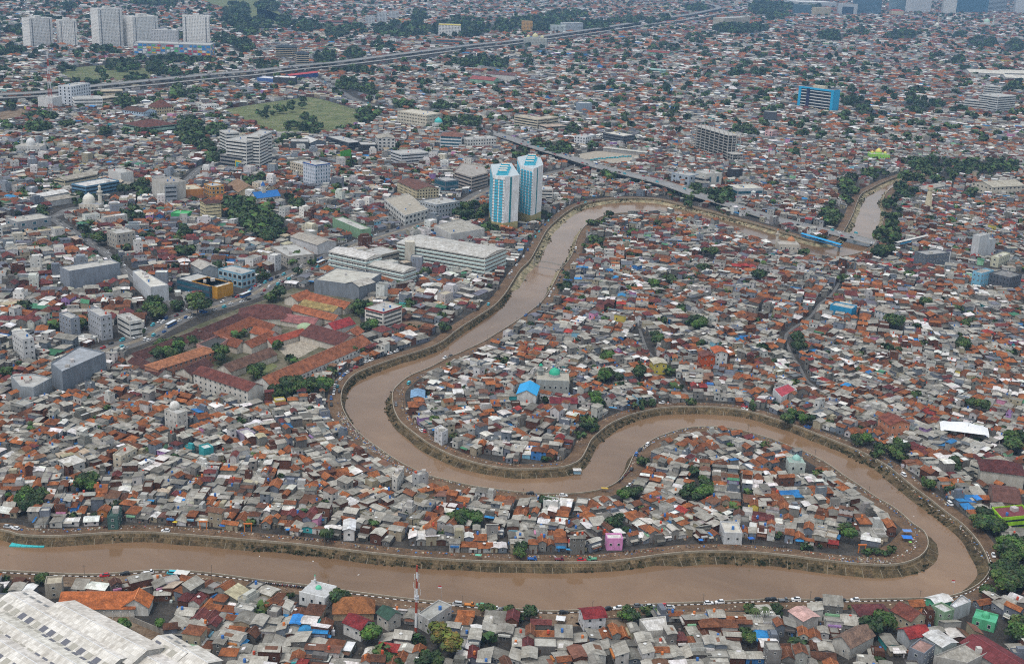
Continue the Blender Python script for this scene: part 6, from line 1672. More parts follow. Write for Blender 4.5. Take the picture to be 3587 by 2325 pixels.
houses = []
for x, y, a, w, d, si, zn in plots:
    far = y > 1900
    p = rng.random()
    greens = (.03 if y < 1100 else .045 if y < 1900 else .055 if y < 3200 else .085) * (1.5 if zn in ('town', 'farleft') else 1)
    if p < greens:
        tree_spots.append((x, y, min(w, d) * U(.45, .8) if not far else U(4.5, 9), None))
        continue
    if p < greens + .012 and not far:
        continue
    g = U(.05, .35) if y < 1300 else U(.2, .7)
    w, d = w - g, d - g
    if min(w, d) < 2.2:
        continue
    if d > w:
        w, d, a = d, w, a + PI / 2
    a += rng.gauss(0, .05)
    rc = pick(MIX[zn])
    if rng.random() < .35:      # neighbours often share a roof kind
        rc = houses[-1]['rc'] if houses and houses[-1]['zn'] == zn else rc
    st = pick({1: .64, 2: .33, 3: .03}) if zn not in ('town', 'upper') else pick({1: .48, 2: .45, 3: .07})
    h = {1: U(2.3, 3.3), 2: U(4.2, 5.6), 3: U(7, 8.6)}[st]
    if rc in SHEET:
        ty = pick(dict(gable=.46, shed=.39, flat=.15)) if rc in ('grey', 'white', 'tan') else pick(dict(gable=.6, shed=.4))
    else:
        ty = pick(dict(gable=.62, hip=.38)) if w < d * 1.9 else 'gable'
        if d > 9:
            ty = 'hip' if rng.random() < .7 else 'gable'
    blk = zn == 'town' and 900 < y < 1900 and min(w, d) > 6.8 and rng.random() < .1
    if blk:
        st, rc, ty = rng.choice((3, 3, 3, 4)), rng.choice(('grey', 'white', 'grey', 'tan')), 'flat'
        h = st * 3.2
    if rng.random() < .025:
        wc, wn_ = rng.choice(BRIGHT)
    else:
        i = rng.randrange(len(WALLS))
        wc, wn_ = WALLS[i], WNAME[i]
    if blk and rng.random() < .75:
        wc, wn_ = rng.choice((((.62, .62, .6), 'white'), ((.5, .5, .5), 'pale-grey'), ((.24, .27, .31), 'blue-grey'), ((.56, .52, .42), 'cream'), ((.66, .66, .66), 'white')))
    houses.append(dict(blk=blk, x=x, y=y, a=a, w=w, d=d, h=h, st=st, rc=rc, col=ROOF[rc](), ty=ty, wc=vary(wc, .1), wn=wn_, zn=zn))


def rise_of(H):
    return H['d'] / 2 * (U(.5, .62) if H['rc'] not in SHEET else U(.14, .32))


def simple_house(mb, H, detail):
    """one house as a few faces in world space, for the mass of houses past the first hundreds"""
    ca, sa = math.cos(H['a']), math.sin(H['a'])
    x, y, w, d, h = H['x'], H['y'], H['w'] / 2, H['d'] / 2, H['h']
    T = lambda px_, py_, z: (x + px_ * ca - py_ * sa, y + px_ * sa + py_ * ca, z)
    wc, rc = H['wc'], H['col']
    two = vary(rc, .3) if H['rc'] in ('grey', 'white', 'rust', 'tan') and rng.random() < .4 else None
    rm = 1 if H['rc'] in SHEET else 2
    ty = H['ty']
    c4 = ((-w, -d), (w, -d), (w, d), (-w, d))
    if ty == 'gable' or ty == 'hip':
        r = rise_of(H)
        o = .35 if detail else .1
        xr = w + o if ty == 'gable' else max(.2, w - d * .9)
        s = math.hypot(d, r)
        ze = h - r * o / d
        for i in range(4):
            a_, b_ = c4[i], c4[(i + 1) % 4]
            q = [T(*a_, 0), T(*b_, 0), T(*b_, h), T(*a_, h)]
            if ty == 'gable' and i in (1, 3):
                q.insert(3, T(a_[0], 0, h + r * .96))
            mb.poly(q, wc, 0)
        A, B_, C, D = T(-w - o, -d - o, ze), T(w + o, -d - o, ze), T(w + o, d + o, ze), T(-w - o, d + o, ze)
        R0, R1 = T(-xr, 0, h + r), T(xr, 0, h + r)
        u0 = U(0, 50)
        if two and ty == 'gable':
            k = U(-.5, .5) * w
            E_, Rm = T(k, -d - o, ze), T(k, 0, h + r)
            mb.poly([A, E_, Rm, R0], rc, rm, [(u0 - w, 0), (u0 + k, 0), (u0 + k, s), (u0 - xr, s)])
            mb.poly([E_, B_, R1, Rm], two, rm, [(u0 + k, 0), (u0 + w, 0), (u0 + xr, s), (u0 + k, s)])
        else:
            mb.poly([A, B_, R1, R0], rc, rm, [(u0 - w, 0), (u0 + w, 0), (u0 + xr, s), (u0 - xr, s)])
        mb.poly([C, D, R0, R1], vary(rc, .06), rm, [(u0 + w, 0), (u0 - w, 0), (u0 - xr, s), (u0 + xr, s)])
        if ty == 'hip':
            mb.poly([B_, C, R1], vary(rc, .05), rm, [(u0 - d, 0), (u0 + d, 0), (u0, s)])
            mb.poly([D, A, R0], vary(rc, .05), rm, [(u0 - d, 0), (u0 + d, 0), (u0, s)])
    elif ty == 'shed':
        r = min(1.6, d * U(.15, .4)) * rng.choice((-1, 1))
        z0, z1 = h - r / 2, h + r / 2
        o = .3 if detail else 0
        zz = (z0, z0, z1, z1)
        for i in range(4):
            a_, b_ = c4[i], c4[(i + 1) % 4]
            mb.poly([T(*a_, 0), T(*b_, 0), T(*b_, zz[(i + 1) % 4] - .05), T(*a_, zz[i] - .05)], wc, 0)
        dz = r * o / d
        u0 = U(0, 50)
        mb.poly([T(-w - o, -d - o, z0 - dz), T(w + o, -d - o, z0 - dz), T(w + o, d + o, z1 + dz), T(-w - o, d + o, z1 + dz)], rc, rm, [(u0 - w, 0), (u0 + w, 0), (u0 + w, 2 * d), (u0 - w, 2 * d)])
    else:
        ph = h + .6
        for i in range(4):
            a_, b_ = c4[i], c4[(i + 1) % 4]
            mb.poly([T(*a_, 0), T(*b_, 0), T(*b_, ph), T(*a_, ph)], wc, 0)
            if detail:
                mb.poly([T(b_[0] * .95, b_[1] * .95, h), T(a_[0] * .95, a_[1] * .95, h), T(a_[0] * .95, a_[1] * .95, ph), T(b_[0] * .95, b_[1] * .95, ph)], wc, 0)
                mb.poly([T(*a_, ph), T(*b_, ph), T(b_[0] * .95, b_[1] * .95, ph), T(a_[0] * .95, a_[1] * .95, ph)], wc, 0)
        k = .95 if detail else 1
        mb.poly([T(p[0] * k, p[1] * k, h if detail else ph) for p in c4], rc, 3, [(p[0] + w, p[1] + d) for p in c4])
        if detail and rng.random() < .35:
            bw, bd, bh = w * U(.35, .7), d * U(.3, .6), U(1.8, 2.6)
            bx, by = U(-w + bw, w - bw) * .8, U(-d + bd, d - bd) * .8
            q4 = ((bx - bw, by - bd), (bx + bw, by - bd), (bx + bw, by + bd), (bx - bw, by + bd))
            for i in range(4):
                mb.poly([T(*q4[i], h), T(*q4[(i + 1) % 4], h), T(*q4[(i + 1) % 4], h + bh), T(*q4[i], h + bh)], wc, 0)
            mb.poly([T(*q, h + bh) for q in q4], ROOF[pick(dict(grey=.5, white=.5))](), 1, [(q[0], q[1]) for q in q4])
    if detail:
        # dark openings on the two sides that can be seen
        for i in range(4):
            a_, b_ = c4[i], c4[(i + 1) % 4]
            ex, ey = b_[0] - a_[0], b_[1] - a_[1]
            L = math.hypot(ex, ey)
            nx, ny = ey / L, -ex / L
            wx, wy = nx * ca - ny * sa, nx * sa + ny * ca
            if wx * x + wy * y > 0:
                continue
            for f in range(H['st']):
                for q in range(max(1, int(L / 3.2))):
                    if rng.random() < .35:
                        continue
                    t0 = (q + U(.3, .6)) / max(1, int(L / 3.2))
                    cx_, cy_ = a_[0] + ex * t0 + nx * .05, a_[1] + ey * t0 + ny * .05
                    hw, z0 = .55, f * 3.1 + .9
                    z1 = min(z0 + 1.25, h - .3)
                    if z1 - z0 < .5 or t0 * L < .8 or t0 * L > L - .8:
                        continue
                    dx, dy = ex / L * hw, ey / L * hw
                    mb.poly([T(cx_ - dx, cy_ - dy, z0), T(cx_ + dx, cy_ + dy, z0), T(cx_ + dx, cy_ + dy, z1), T(cx_ - dx, cy_ - dy, z1)], (0, 0, 0), 4)
        if rng.random() < .12:
            tx, ty_ = U(-.5, .5) * w, U(-.5, .5) * d
            col = rng.choice([(.5, .07, .03), (.55, .16, .04), (.04, .14, .4), (.5, .5, .5)])
            z0 = h + (rise_of(H) if ty in ('gable', 'hip') else .2)
            ring = [T(tx + .55 * math.cos(k * PI / 3), ty_ + .55 * math.sin(k * PI / 3), 0) for k in range(6)]
            for k in range(6):
                p_, q_ = ring[k], ring[(k + 1) % 6]
                mb.poly([(p_[0], p_[1], z0 - .8), (q_[0], q_[1], z0 - .8), (q_[0], q_[1], z0 + 1), (p_[0], p_[1], z0 + 1)], col, 5)
            mb.poly([(p_[0], p_[1], z0 + 1) for p_ in ring], col, 5)
        if rng.random() < .3:
            # lean-to roof or awning against the house
            s_ = rng.choice((-1, 1))
            lw, ld, z0 = w * U(.4, .9), U(1.2, 2.2), U(2.2, 2.9)
            bx = U(-1, 1) * (w - lw)
            c_ = ROOF[pick(dict(grey=.6, white=.12, rust=.15, blue=.07, green=.03, orange=.1))]()
            mb.poly([T(bx - lw, s_ * d, z0 + .5), T(bx + lw, s_ * d, z0 + .5), T(bx + lw, s_ * (d + ld), z0), T(bx - lw, s_ * (d + ld), z0)][::s_ * -1], c_, 1, [(0, 0), (2 * lw, 0), (2 * lw, ld), (0, ld)])


# ------------------------------------------------------------------ houses of their own: the ones that show largest
ANCHORS = [((1456, 2130), 'red and white mast'), ((1110, 2090), 'white riverside mosque'), ((2085, 2170), 'stepped red roofed house'), ((330, 2190), 'white factory'), ((720, 2100), 'orange veranda school'), ((3250, 2130), 'mint green house'), ((3000, 2200), 'plum red hall'), ((2560, 2180), 'south bank car row'),
           ((3520, 1810), 'lime green house'), ((2155, 1900), 'bright pink house'), ((2560, 1860), 'white terrace house'), ((3080, 1880), 'lower point tip'), ((2780, 1650), 'mint domed mosque'), ((1660, 1830), 'mud track tree clump'), ((600, 1440), 'white domed tower house'), ((420, 1830), 'left mud track'),
           ((1000, 1830), 'grass verged river wall'), ((1230, 1680), 'litter bank'), ((1930, 1340), 'green domed mosque'), ((2460, 1280), 'bright orange house'), ((1480, 1400), 'pale blue roofed house'), ((3100, 1480), 'coral pink house'), ((3380, 1520), 'white tent roof'), ((2780, 1370), 'rose red roofed house'),
           ((2230, 1700), 'river neck parked cars'), ((2420, 1560), 'white neck shed'), ((200, 1640), 'left village verge'), ((3330, 2270), 'dark red workshop'), ((1750, 2280), 'yellowing tree'), ((2260, 2280), 'white sheet roofed hall'), ((330, 680), 'white mosque with minaret'), ((300, 900), 'side street'), ((750, 800), 'avenue grove'), ((1000, 620), 'white hospital office'), ((1250, 560), 'black showroom'), ((1700, 600), 'twin towers'), ((1500, 900), 'long teal hospital'), ((500, 1100), 'traffic junction'), ((1250, 1000), 'blue-grey hall'), ((200, 1150), 'slim grey tower house'), ((700, 1250), 'maroon school compound'), ((200, 520), 'green walled school')]
RNAME = dict(grey='grey sheet', white='white metal', rust='rusty sheet', blue='bright blue sheet', green='green sheet', slate='dark slate', tan='tan sheet', orange='orange tile', brown='brown tile', maroon='maroon tile', red='red tile')
SNAME = {4: 'four-storey', 5: 'five-storey', 1: 'low', 2: 'two-storey', 3: 'three-storey'}
order = sorted(range(len(houses)), key=lambda i: houses[i]['y'] ** 2 + houses[i]['x'] ** 2)
quota = dict(sheet_roof_house=300, tile_roof_house=300, flat_roof_house=290, commercial_building=200)
single = set()
for i in order:
    H = houses[i]
    u, v = proj(H['x'], H['y'], H['h'])
    if not (5 < u < PW - 5 and 5 < v < PH + 10):
        continue
    k = 'commercial_building' if H['blk'] else 'flat_roof_house' if H['ty'] == 'flat' else 'sheet_roof_house' if H['rc'] in SHEET else 'tile_roof_house'
    if quota[k] > 0:
        quota[k] -= 1
        H['kind'] = k
        single.add(i)
TANK = {}


def tank_mesh(c):
    if c not in TANK:
        TANK[c] = MB().cyl(0, 0, 0, 1.5, .58, .58, 10, c).cyl(0, 0, 1.5, 1.75, .58, .2, 10, c).mesh('water_tank', ['plain'])
    return TANK[c]


def own_house(H):
    u, v = proj(H['x'], H['y'])
    near = min(ANCHORS, key=lambda q: (q[0][0] - u) ** 2 + ((q[0][1] - v) * 1.6) ** 2)[1]
    big = 'small ' if H['w'] * H['d'] < 34 else 'large ' if H['w'] * H['d'] > 75 else ''
    form = dict(gable='gabled', hip='hipped', shed='lean-to', flat='flat')[H['ty']]
    rn = RNAME[H['rc']].replace(' sheet', '').replace(' metal', '').replace(' tile', '') if H['ty'] == 'flat' else RNAME[H['rc']]
    label = f"{big}{SNAME[H['st']]} {H['wn']} {'shop block' if H['blk'] else 'house'}, {form} {rn} roof, near the {near}"
    t = thing(H['kind'], label, 'building' if H['blk'] else 'house', (H['x'], H['y'], 0), H['a'], f"{H['kind'].replace('_', ' ')}s near the {near}")
    w, d, h, ty, wc, rc = H['w'], H['d'], H['h'], H['ty'], H['wc'], H['col']
    rm = 'sheet' if H['rc'] in SHEET else 'tile'
    wl_, rf, cap = MB(), MB(), None
    if ty in ('gable', 'hip'):
        r = rise_of(H)
        gable_walls(wl_, w, d, h, r, wc, gable=ty == 'gable')
        gable_polys(rf, w, d, h, r, rc, 0, .35, .1, 0 if ty == 'gable' else max(.4, min(d * .5, w / 2 - .3)))
        ztop = h + r
        if H['rc'] not in SHEET:
            e = 0 if ty == 'gable' else d * .5
            cap = MB().box(-w / 2 - .3 + e, -.14, h + r - .06, w / 2 + .3 - e, .14, h + r + .09, tuple(min(.5, c * 1.3) for c in rc)) if w / 2 - e > .5 else None
    elif ty == 'shed':
        r = min(1.6, d * U(.15, .4)) * rng.choice((-1, 1))
        z0, z1 = h - r / 2, h + r / 2
        X, Y = w / 2, d / 2
        q = [(-X, -Y, z0), (X, -Y, z0), (X, Y, z1), (-X, Y, z1)]
        for i in range(4):
            a_, b_ = q[i], q[(i + 1) % 4]
            wl_.poly([(a_[0], a_[1], 0), (b_[0], b_[1], 0), (b_[0], b_[1], b_[2] - .12), (a_[0], a_[1], a_[2] - .12)], wc)
        o = .3
        dz = r * o / Y
        up = [(-X - o, -Y - o, z0 - dz), (X + o, -Y - o, z0 - dz), (X + o, Y + o, z1 + dz), (-X - o, Y + o, z1 + dz)]
        lo = [(p[0], p[1], p[2] - .1) for p in up]
        rf.poly(up, rc, 0, [(0, 0), (w, 0), (w, d), (0, d)])
        for i in range(4):
            rf.poly([lo[i], lo[(i + 1) % 4], up[(i + 1) % 4], up[i]], rc)
        rf.poly(lo[::-1], rc)
        ztop = h
    else:
        X, Y, ph = w / 2, d / 2, h + U(.4, .9)
        Q = [(-X, -Y), (X, -Y), (X, Y), (-X, Y)]
        I = [(x_ - .16 * (1 if x_ > 0 else -1), y_ - .16 * (1 if y_ > 0 else -1)) for x_, y_ in Q]
        for i in range(4):
            j = (i + 1) % 4
            wl_.poly([(*Q[i], 0), (*Q[j], 0), (*Q[j], ph), (*Q[i], ph)], wc)
            wl_.poly([(*Q[i], ph), (*Q[j], ph), (*I[j], ph), (*I[i], ph)], wc)
            wl_.poly([(*I[j], h), (*I[i], h), (*I[i], ph), (*I[j], ph)], wc)
        rf.poly([(*p, h) for p in I], rc, 0, [(p[0] + X, p[1] + Y) for p in I])
        rm = 'slab'
        ztop = h
        if rng.random() < .4:
            bw, bd, bh = w * U(.2, .4), d * U(.2, .4), U(1.9, 2.6)
            MB().box(-bw, -bd, 0, bw, bd, bh, wc).build('stair_house', ['wall'], t, (U(-1, 1) * (X - bw) * .8, U(-1, 1) * (Y - bd) * .8, h))
    wl_.build('wall', ['wall'], t)
    ro = rf.build('roof', [rm], t)
    if cap:
        cap.build('ridge_cap', ['plain'], ro)
    # patch sheets on old roofs
    if H['rc'] in ('grey', 'rust', 'tan') and ty == 'gable' and rng.random() < .5:
        s_ = rng.choice((-1, 1))
        pw, pl = U(.15, .3) * w, d / 2 * U(.5, .85)
        px0 = U(-.5, .5) * (w - 2 * pw)
        y0, y1 = s_ * d / 2 * .08, s_ * (d / 2 * .08 + pl)
        zf = lambda y_: h + r * (1 - abs(y_) / (d / 2)) + .05
        c_ = ROOF[pick(dict(grey=.55, white=.25, rust=.2))]()
        q = [(px0 - pw, y0, zf(y0)), (px0 + pw, y0, zf(y0)), (px0 + pw, y1, zf(y1)), (px0 - pw, y1, zf(y1))]
        mb = MB()
        mb.poly(q if s_ > 0 else q[::-1], c_, 0, [(0, 0), (2 * pw, 0), (2 * pw, pl), (0, pl)])
        mb.build('roof_patch', ['sheet'], ro)
    # openings
    ca, sa = math.cos(H['a']), math.sin(H['a'])
    door = False
    for nx, ny, L, off in ((0, -1, w, d / 2), (0, 1, w, d / 2), (1, 0, d, w / 2), (-1, 0, d, w / 2)):
        wx, wy = nx * ca - ny * sa, nx * sa + ny * ca
        if wx * H['x'] + wy * H['y'] > -40:
            continue
        rz = math.atan2(ny, nx) + PI / 2
        tx, ty2 = -ny, nx
        n = max(1, int(L / 3.3))
        for f in range(H['st']):
            for q in range(n):
                if rng.random() < .22:
                    continue
                s_ = (q + .5) / n - .5
                zc = f * 3.05 + 1.55
                if zc > h - .75:
                    continue
                loc = (nx * off + tx * s_ * L, ny * off + ty2 * s_ * L)
                if f == 0 and not door:
                    door = True
                    link('door', DOOR_ME, t, (*loc, 1.05), rz, (.95, 1, 2.1))
                else:
                    link('window', WIN, t, (*loc, zc), rz, (U(.9, 1.3), 1, U(1, 1.3)))
        if H['st'] > 1 and rng.random() < .25 and L > 4:
            link('balcony', cbox('balcony', vary(rng.choice([wc, (.55, .55, .53), BRIGHT[rng.randrange(8)][0]]), .1), 'wall'), t, (nx * off, ny * off, 3.2), rz, (L * .8, .9, .8))
        if rng.random() < .2:
            aw = MB()
            aw.poly([(-L * .4, 0, .45), (-L * .4, -1.5, 0), (L * .4, -1.5, 0), (L * .4, 0, .45)], ROOF[pick(dict(grey=.5, white=.1, rust=.15, blue=.2, green=.05))](), 0, [(0, 0), (0, 1.5), (L * .8, 1.5), (L * .8, 0)])
            aw.build('awning', ['sheet'], t, (nx * off, ny * off, 2.3), rz)
    if rng.random() < .16:
        c_ = rng.choice([(.5, .07, .03), (.55, .16, .04), (.04, .14, .4)])
        link('water_tank', tank_mesh(c_), ro, (U(-.3, .3) * w, U(-.3, .3) * d, ztop - (.35 if ty in ('gable', 'hip') else 0) + .02))
    if rng.random() < .1:
        o_ = link('satellite_dish', DISH, ro, (U(-.3, .3) * w, U(-.3, .3) * d, ztop + .3), U(0, 6))
    return t


DISH = MB().dome(0, 0, 0, .8, (.6, .6, .58), n=10, k=3, squash=.3).cyl(0, 0, -.6, 0, .06, .06, 6, (.3, .3, .3)).mesh('satellite_dish', ['plain'])
mass = MB(False)
for i in order:
    H = houses[i]
    if i in single:
        own_house(H)
    else:
        simple_house(mass, H, H['y'] < 1500)
o = mass.build('housing_mass', ['wall', 'sheet', 'tile', 'slab', 'glass', 'plain'])
tag(kind(o, 'stuff'), 'dense sea of small tiled and sheet roofed houses filling the city', 'houses')
print('plots', len(plots), 'houses', len(houses), 'single', len(single), 'mass faces', len(mass.f))

# ------------------------------------------------------------------ trees
def crown(seed, n, leaf, cols, lobes=7, flat=.8, core=True):
    """unit crown (radius about 1) of many small leaf-clump faces gathered in uneven lobes"""
    r = random.Random(seed)
    mb = MB(False)
    L = [(0, 0, 0, .62)]
    for k in range(lobes):
        a, e = r.uniform(0, 2 * PI), r.uniform(-.35, .9)
        q = r.uniform(.42, .62)
        L.append((q * math.cos(a) * math.cos(e), q * math.sin(a) * math.cos(e), q * math.sin(e) * flat, r.uniform(.3, .5)))
    tone = [r.choice(cols) for _ in L]
    for k in range(n):
        i = r.randrange(len(L))
        cx, cy, cz, cr = L[i]
        v = Vector((r.gauss(0, 1), r.gauss(0, 1), r.gauss(0, 1))).normalized()
        p = Vector((cx, cy, cz)) + v * cr * r.uniform(.7, 1.08)
        p.z *= flat
        nrm = (v + Vector((r.gauss(0, .45), r.gauss(0, .45), r.gauss(.25, .45)))).normalized()
        a = nrm.orthogonal().normalized()
        b = nrm.cross(a)
        s = leaf * r.uniform(.6, 1.35)
        th = r.uniform(0, PI)
        a, b = a * math.cos(th) + b * math.sin(th), b * math.cos(th) - a * math.sin(th)
        c = tuple(x * r.uniform(.75, 1.3) for x in tone[i])
        mb.poly([p - a * s - b * s * .6, p + a * s - b * s * .7, p + a * s * .8 + b * s * .7, p - a * s * .9 + b * s * .6], c)
    if core:
        for cx, cy, cz, cr in L:
            mb.dome(cx, cy, cz * flat, cr * .72, tuple(x * .8 for x in cols[0]), n=7, k=3, squash=.85)
            mb.dome(cx, cy, cz * flat, cr * .72, tuple(x * .8 for x in cols[0]), n=7, k=3, squash=-.7)
    return mb


DKG = [(.028, .05, .022), (.035, .062, .026), (.045, .07, .026)]
MDG = [(.055, .09, .025), (.075, .11, .034), (.045, .075, .028)]
YLG = [(.12, .12, .025), (.09, .1, .03), (.15, .13, .03)]
LTG = [(.07, .14, .03), (.09, .16, .04), (.06, .11, .03)]
CROWN = [crown(s, 620, .13, c).mesh('crown', ['leaf']) for s, c in ((1, DKG), (2, DKG), (3, MDG), (4, DKG), (5, MDG), (6, LTG), (7, YLG))]
trunk_mb = MB()
trunk_mb.tube((0, 0, 0), (.02, .01, .55), .06, 7, (.06, .045, .035), 0, .042)
for k in range(4):
    a = k * PI / 2 + .4
    trunk_mb.tube((.02, .01, .5), (.4 * math.cos(a), .4 * math.sin(a), .95), .035, 5, (.06, .045, .035), 0, .012)
TRUNK = trunk_mb.mesh('trunk', ['bark'])
FARC = [crown(20 + s, 46, .34, c, 5, .8, False) for s, c in enumerate((DKG, DKG, MDG, DKG, MDG, DKG))]
FARD = [crown(40 + s, 20, .5, c, 4, .8, False) for s, c in enumerate((DKG, DKG, MDG, DKG))]
ts = sorted(tree_spots, key=lambda q: -(q[2] / math.hypot(q[0], q[1])))
mass_t = MB(False)
cnt = 0
LOOK = ['dense dark green tree', 'dark rounded tree', 'mid green spreading tree', 'dark bushy tree', 'mid green leafy tree', 'fresh light green tree', 'yellowing tree']
for x, y, rad, where in ts:
    u, v = proj(x, y, rad)
    if NEAR.get(np.array([x]), np.array([y]))[0] == 1 and inside(RIVER, np.array([x]), np.array([y]))[0]:
        continue
    if where and cnt < 300 and y < 1560 and -20 < u < PW + 20 and -20 < v < PH + 60:
        cnt += 1
        k = 6 if 'yellowing' in where else 5 if rng.random() < .16 else rng.randrange(5)
        size = 'small ' if rad < 2.6 else 'large ' if rad > 5.6 else ''
        lab = f"{size}{LOOK[k]} {where.replace('with yellowing crown ', '')}"
        nm = 'shrub' if rad < 2.0 else 'tree'
        t = thing(nm, lab.replace('tree ', 'shrub ', 1) if nm == 'shrub' else lab, nm, (x, y, 0), U(0, 6), f"{nm}s {where.replace('with yellowing crown ', '')}")
        zc = rad * U(1.0, 1.25) if rad > 2 else rad * .7
        link('trunk', TRUNK, t, (0, 0, 0), 0, (rad * .8, rad * .8, zc / .75))
        o = link('crown', CROWN[k], t, (0, 0, zc), 0, (rad * U(.9, 1.1), rad * U(.9, 1.1), rad * U(.85, 1.1)))
    else:
        if not (-120 < u < PW + 120 and -60 < v < PH + 120):
            continue
        c = rng.choice(FARC if y < 2300 else FARD)
        b0 = len(mass_t.v)
        a = U(0, 6.28)
        ca, sa = math.cos(a) * rad, math.sin(a) * rad
        zc, hz = rad * U(.75, 1.0), rad * U(.8, 1.05)
        mass_t.v.extend([(x + p[0] * ca - p[1] * sa, y + p[0] * sa + p[1] * ca, max(.05, zc + p[2] * hz)) for p in c.v])
        mass_t.f.extend([[i + b0 for i in f] for f in c.f])
        kk = U(.8, 1.25)
        mass_t.c.extend([(q[0] * kk, q[1] * kk, q[2] * kk) for q in c.c])
        mass_t.m.extend(c.m)
        mass_t.uv.extend(c.uv)
        if y < 1700:
            mass_t.tube((x, y, 0), (x, y, zc), rad * .06, 4, (.06, .045, .035))
o = mass_t.build('far_woodland', ['leaf'])
tag(kind(o, 'stuff'), 'dark green tree crowns scattered between the far roofs', 'trees')
print('trees', cnt, len(ts), 'faces', len(mass_t.f))

# coconut palms
pm_ = MB(False)
for k in range(13):
    a, up = k * 2.4, .35 + .5 * ((k * 7) % 5) / 5
    p = Vector((0, 0, 0))
    for j in range(4):
        q = Vector((math.cos(a) * (.62 * (j + 1)), math.sin(a) * (.62 * (j + 1)), up * (j + 1) * .55 - .16 * (j + 1) ** 2))
        wdt = (.34, .4, .3, .12)[j]
        n_ = Vector((-math.sin(a), math.cos(a), -.25)) * wdt
        n2_ = Vector((-math.sin(a), math.cos(a), .25)) * wdt
        pm_.poly([p - n2_ * .7, q - n2_, q, p], vary((.06, .085, .03), .15))
        pm_.poly([p, q, q + n_, p + n_ * .7], vary((.05, .075, .025), .15))
        p = q
PALMC = pm_.mesh('fronds', ['leaf'])
PALMT = MB().tube((0, 0, 0), (.15, .05, .5), .16, 6, (.13, .11, .09), 0, .13).tube((.15, .05, .5), (.2, .05, 1), .13, 6, (.13, .11, .09), 0, .1).mesh('trunk', ['bark'])
for t_, x, y, w_ in ((22, 900, 1290, 'beside the olive pavilion'), (22, 870, 1330, 'beside the olive pavilion'), (22, 960, 1270, 'beside the olive pavilion'), (22, 480, 1265, 'in the olive pavilion court'), (52, 785, 545, 'by the white gallery school'), (22, 800, 690, 'by the avenue portal hall'), (22, 760, 700, 'by the avenue portal hall'), (21, 730, 680, 'on the side street'), (21, 560, 700, 'by the red fire garage'), (21, 110, 730, 'by the red fire garage'), (21, 300, 800, 'by the red fire garage'),
                      (43, 2230, 1060, 'on the south bank verge'), (43, 2320, 1040, 'on the south bank verge'), (42, 625, 350, 'above the left mud track'), (24, 1390, 450, 'by the tapered cream tower'), (31, 2080, 520, 'by the white gallery school')):
    p = unt(t_, x, y, 6)
    t = thing('palm_tree', f'coconut palm {w_}', 'palm', (p.x, p.y, 0), U(0, 6), f'palms {w_}')
    hh = U(6, 9)
    link('trunk', PALMT, t, (0, 0, 0), 0, (1, 1, hh))
    link('fronds', PALMC, t, (.2, .05, hh), U(0, 6), (1.2, 1.2, 1.2))

# weeds on the river walls and verges
wd = MB(False)
for P, N, W, PXB, dens in ((SL, NL, WL, PXL, 10), (SR, NR, WR, PXR, 7)):
    for i in range(len(P) - 1):
        x, y = PXB[i]
        if not (-60 < x < 3660) or y < 640:
            continue
        patch = math.sin(i * .35) + math.sin(i * .13 + 2) + .3
        for k in range(dens):
            if rng.random() > .02 + .3 * patch:
                continue
            o_ = U(.8, 1.0 + W[i] * 1.0)
            p = P[i] + (P[i + 1] - P[i]) * U(0, 1) + N[i] * o_
            z = -1.75 - max(0, o_ - 1) / W[i] * 1.9
            for q in range(4):
                a, s = U(0, 6.28), U(.3, .75)
                c = vary(rng.choice([(.03, .045, .018), (.045, .05, .02), (.028, .036, .018), (.06, .05, .028)]), .2)
                ex, ey = math.cos(a) * s, math.sin(a) * s
                cx, cy = p[0] + U(-.6, .6), p[1] + U(-.6, .6)
                wd.poly([(cx - ex, cy - ey, z), (cx + ex, cy + ey, z), (cx + ex * .6, cy + ey * .6, z + s * 1.1), (cx - ex * .7, cy - ey * .7, z + s)], c)
o = wd.build('weeds', ['leaf'])
tag(kind(o, 'stuff'), 'rough weeds and creepers on the river walls', 'weeds')

# litter along the banks
lt = MB(False)


def litter(P, N, i0, i1, o0, o1, per, pal):
    for i in range(max(0, i0), min(len(P) - 1, i1)):
        for k in range(per):
            p = P[i] + (P[i + 1] - P[i]) * U(0, 1) - N[i] * U(o0, o1)
            s, h, a = U(.15, .6), U(.1, .5), U(0, 6.28)
            c = vary(rng.choice(pal), .2)
            ex, ey = math.cos(a) * s, math.sin(a) * s
            q = [(p[0] + ex, p[1] + ey), (p[0] - ey, p[1] + ex), (p[0] - ex, p[1] - ey), (p[0] + ey, p[1] - ex)]
            for j in range(4):
                lt.poly([(*q[j], .02), (*q[(j + 1) % 4], .02), (*q[(j + 1) % 4], h), (*q[j], h)], c)
            lt.poly([(*w_, h) for w_ in q], c)


def near_i(PXB, x, y):
    return int(((PXB - (x, y)) ** 2).sum(1).argmin())


PALT = [(.36, .34, .3), (.22, .16, .11), (.4, .35, .27), (.18, .14, .12), (.45, .45, .45), (.16, .12, .09), (.1, .08, .06), (.06, .15, .35), (.35, .12, .06), (.12, .1, .08), (.4, .33, .22)]
litter(SL, NL, near_i(PXL, 1480, 1655), near_i(PXL, 1205, 1440), .6, 5.0, 26, PALT)
litter(SL, NL, near_i(PXL, 1990, 1727), near_i(PXL, 1480, 1655), .5, 2.5, 6, PALT)
litter(SL, NL, near_i(PXL, 3240, 1860), near_i(PXL, 2400, 1497), .5, 2.5, 7, PALT)
litter(SL, NL, near_i(PXL, 2400, 1497), near_i(PXL, 2190, 1650), .5, 2.2, 8, PALT)
litter(SL, NL, 0, near_i(PXL, 3240, 1860), 4.5, 7.5, 6, PALT)
litter(SL, NL, near_i(PXL, 2900, 1960), near_i(PXL, 3150, 1970), 1.0, 5, 14, PALT)
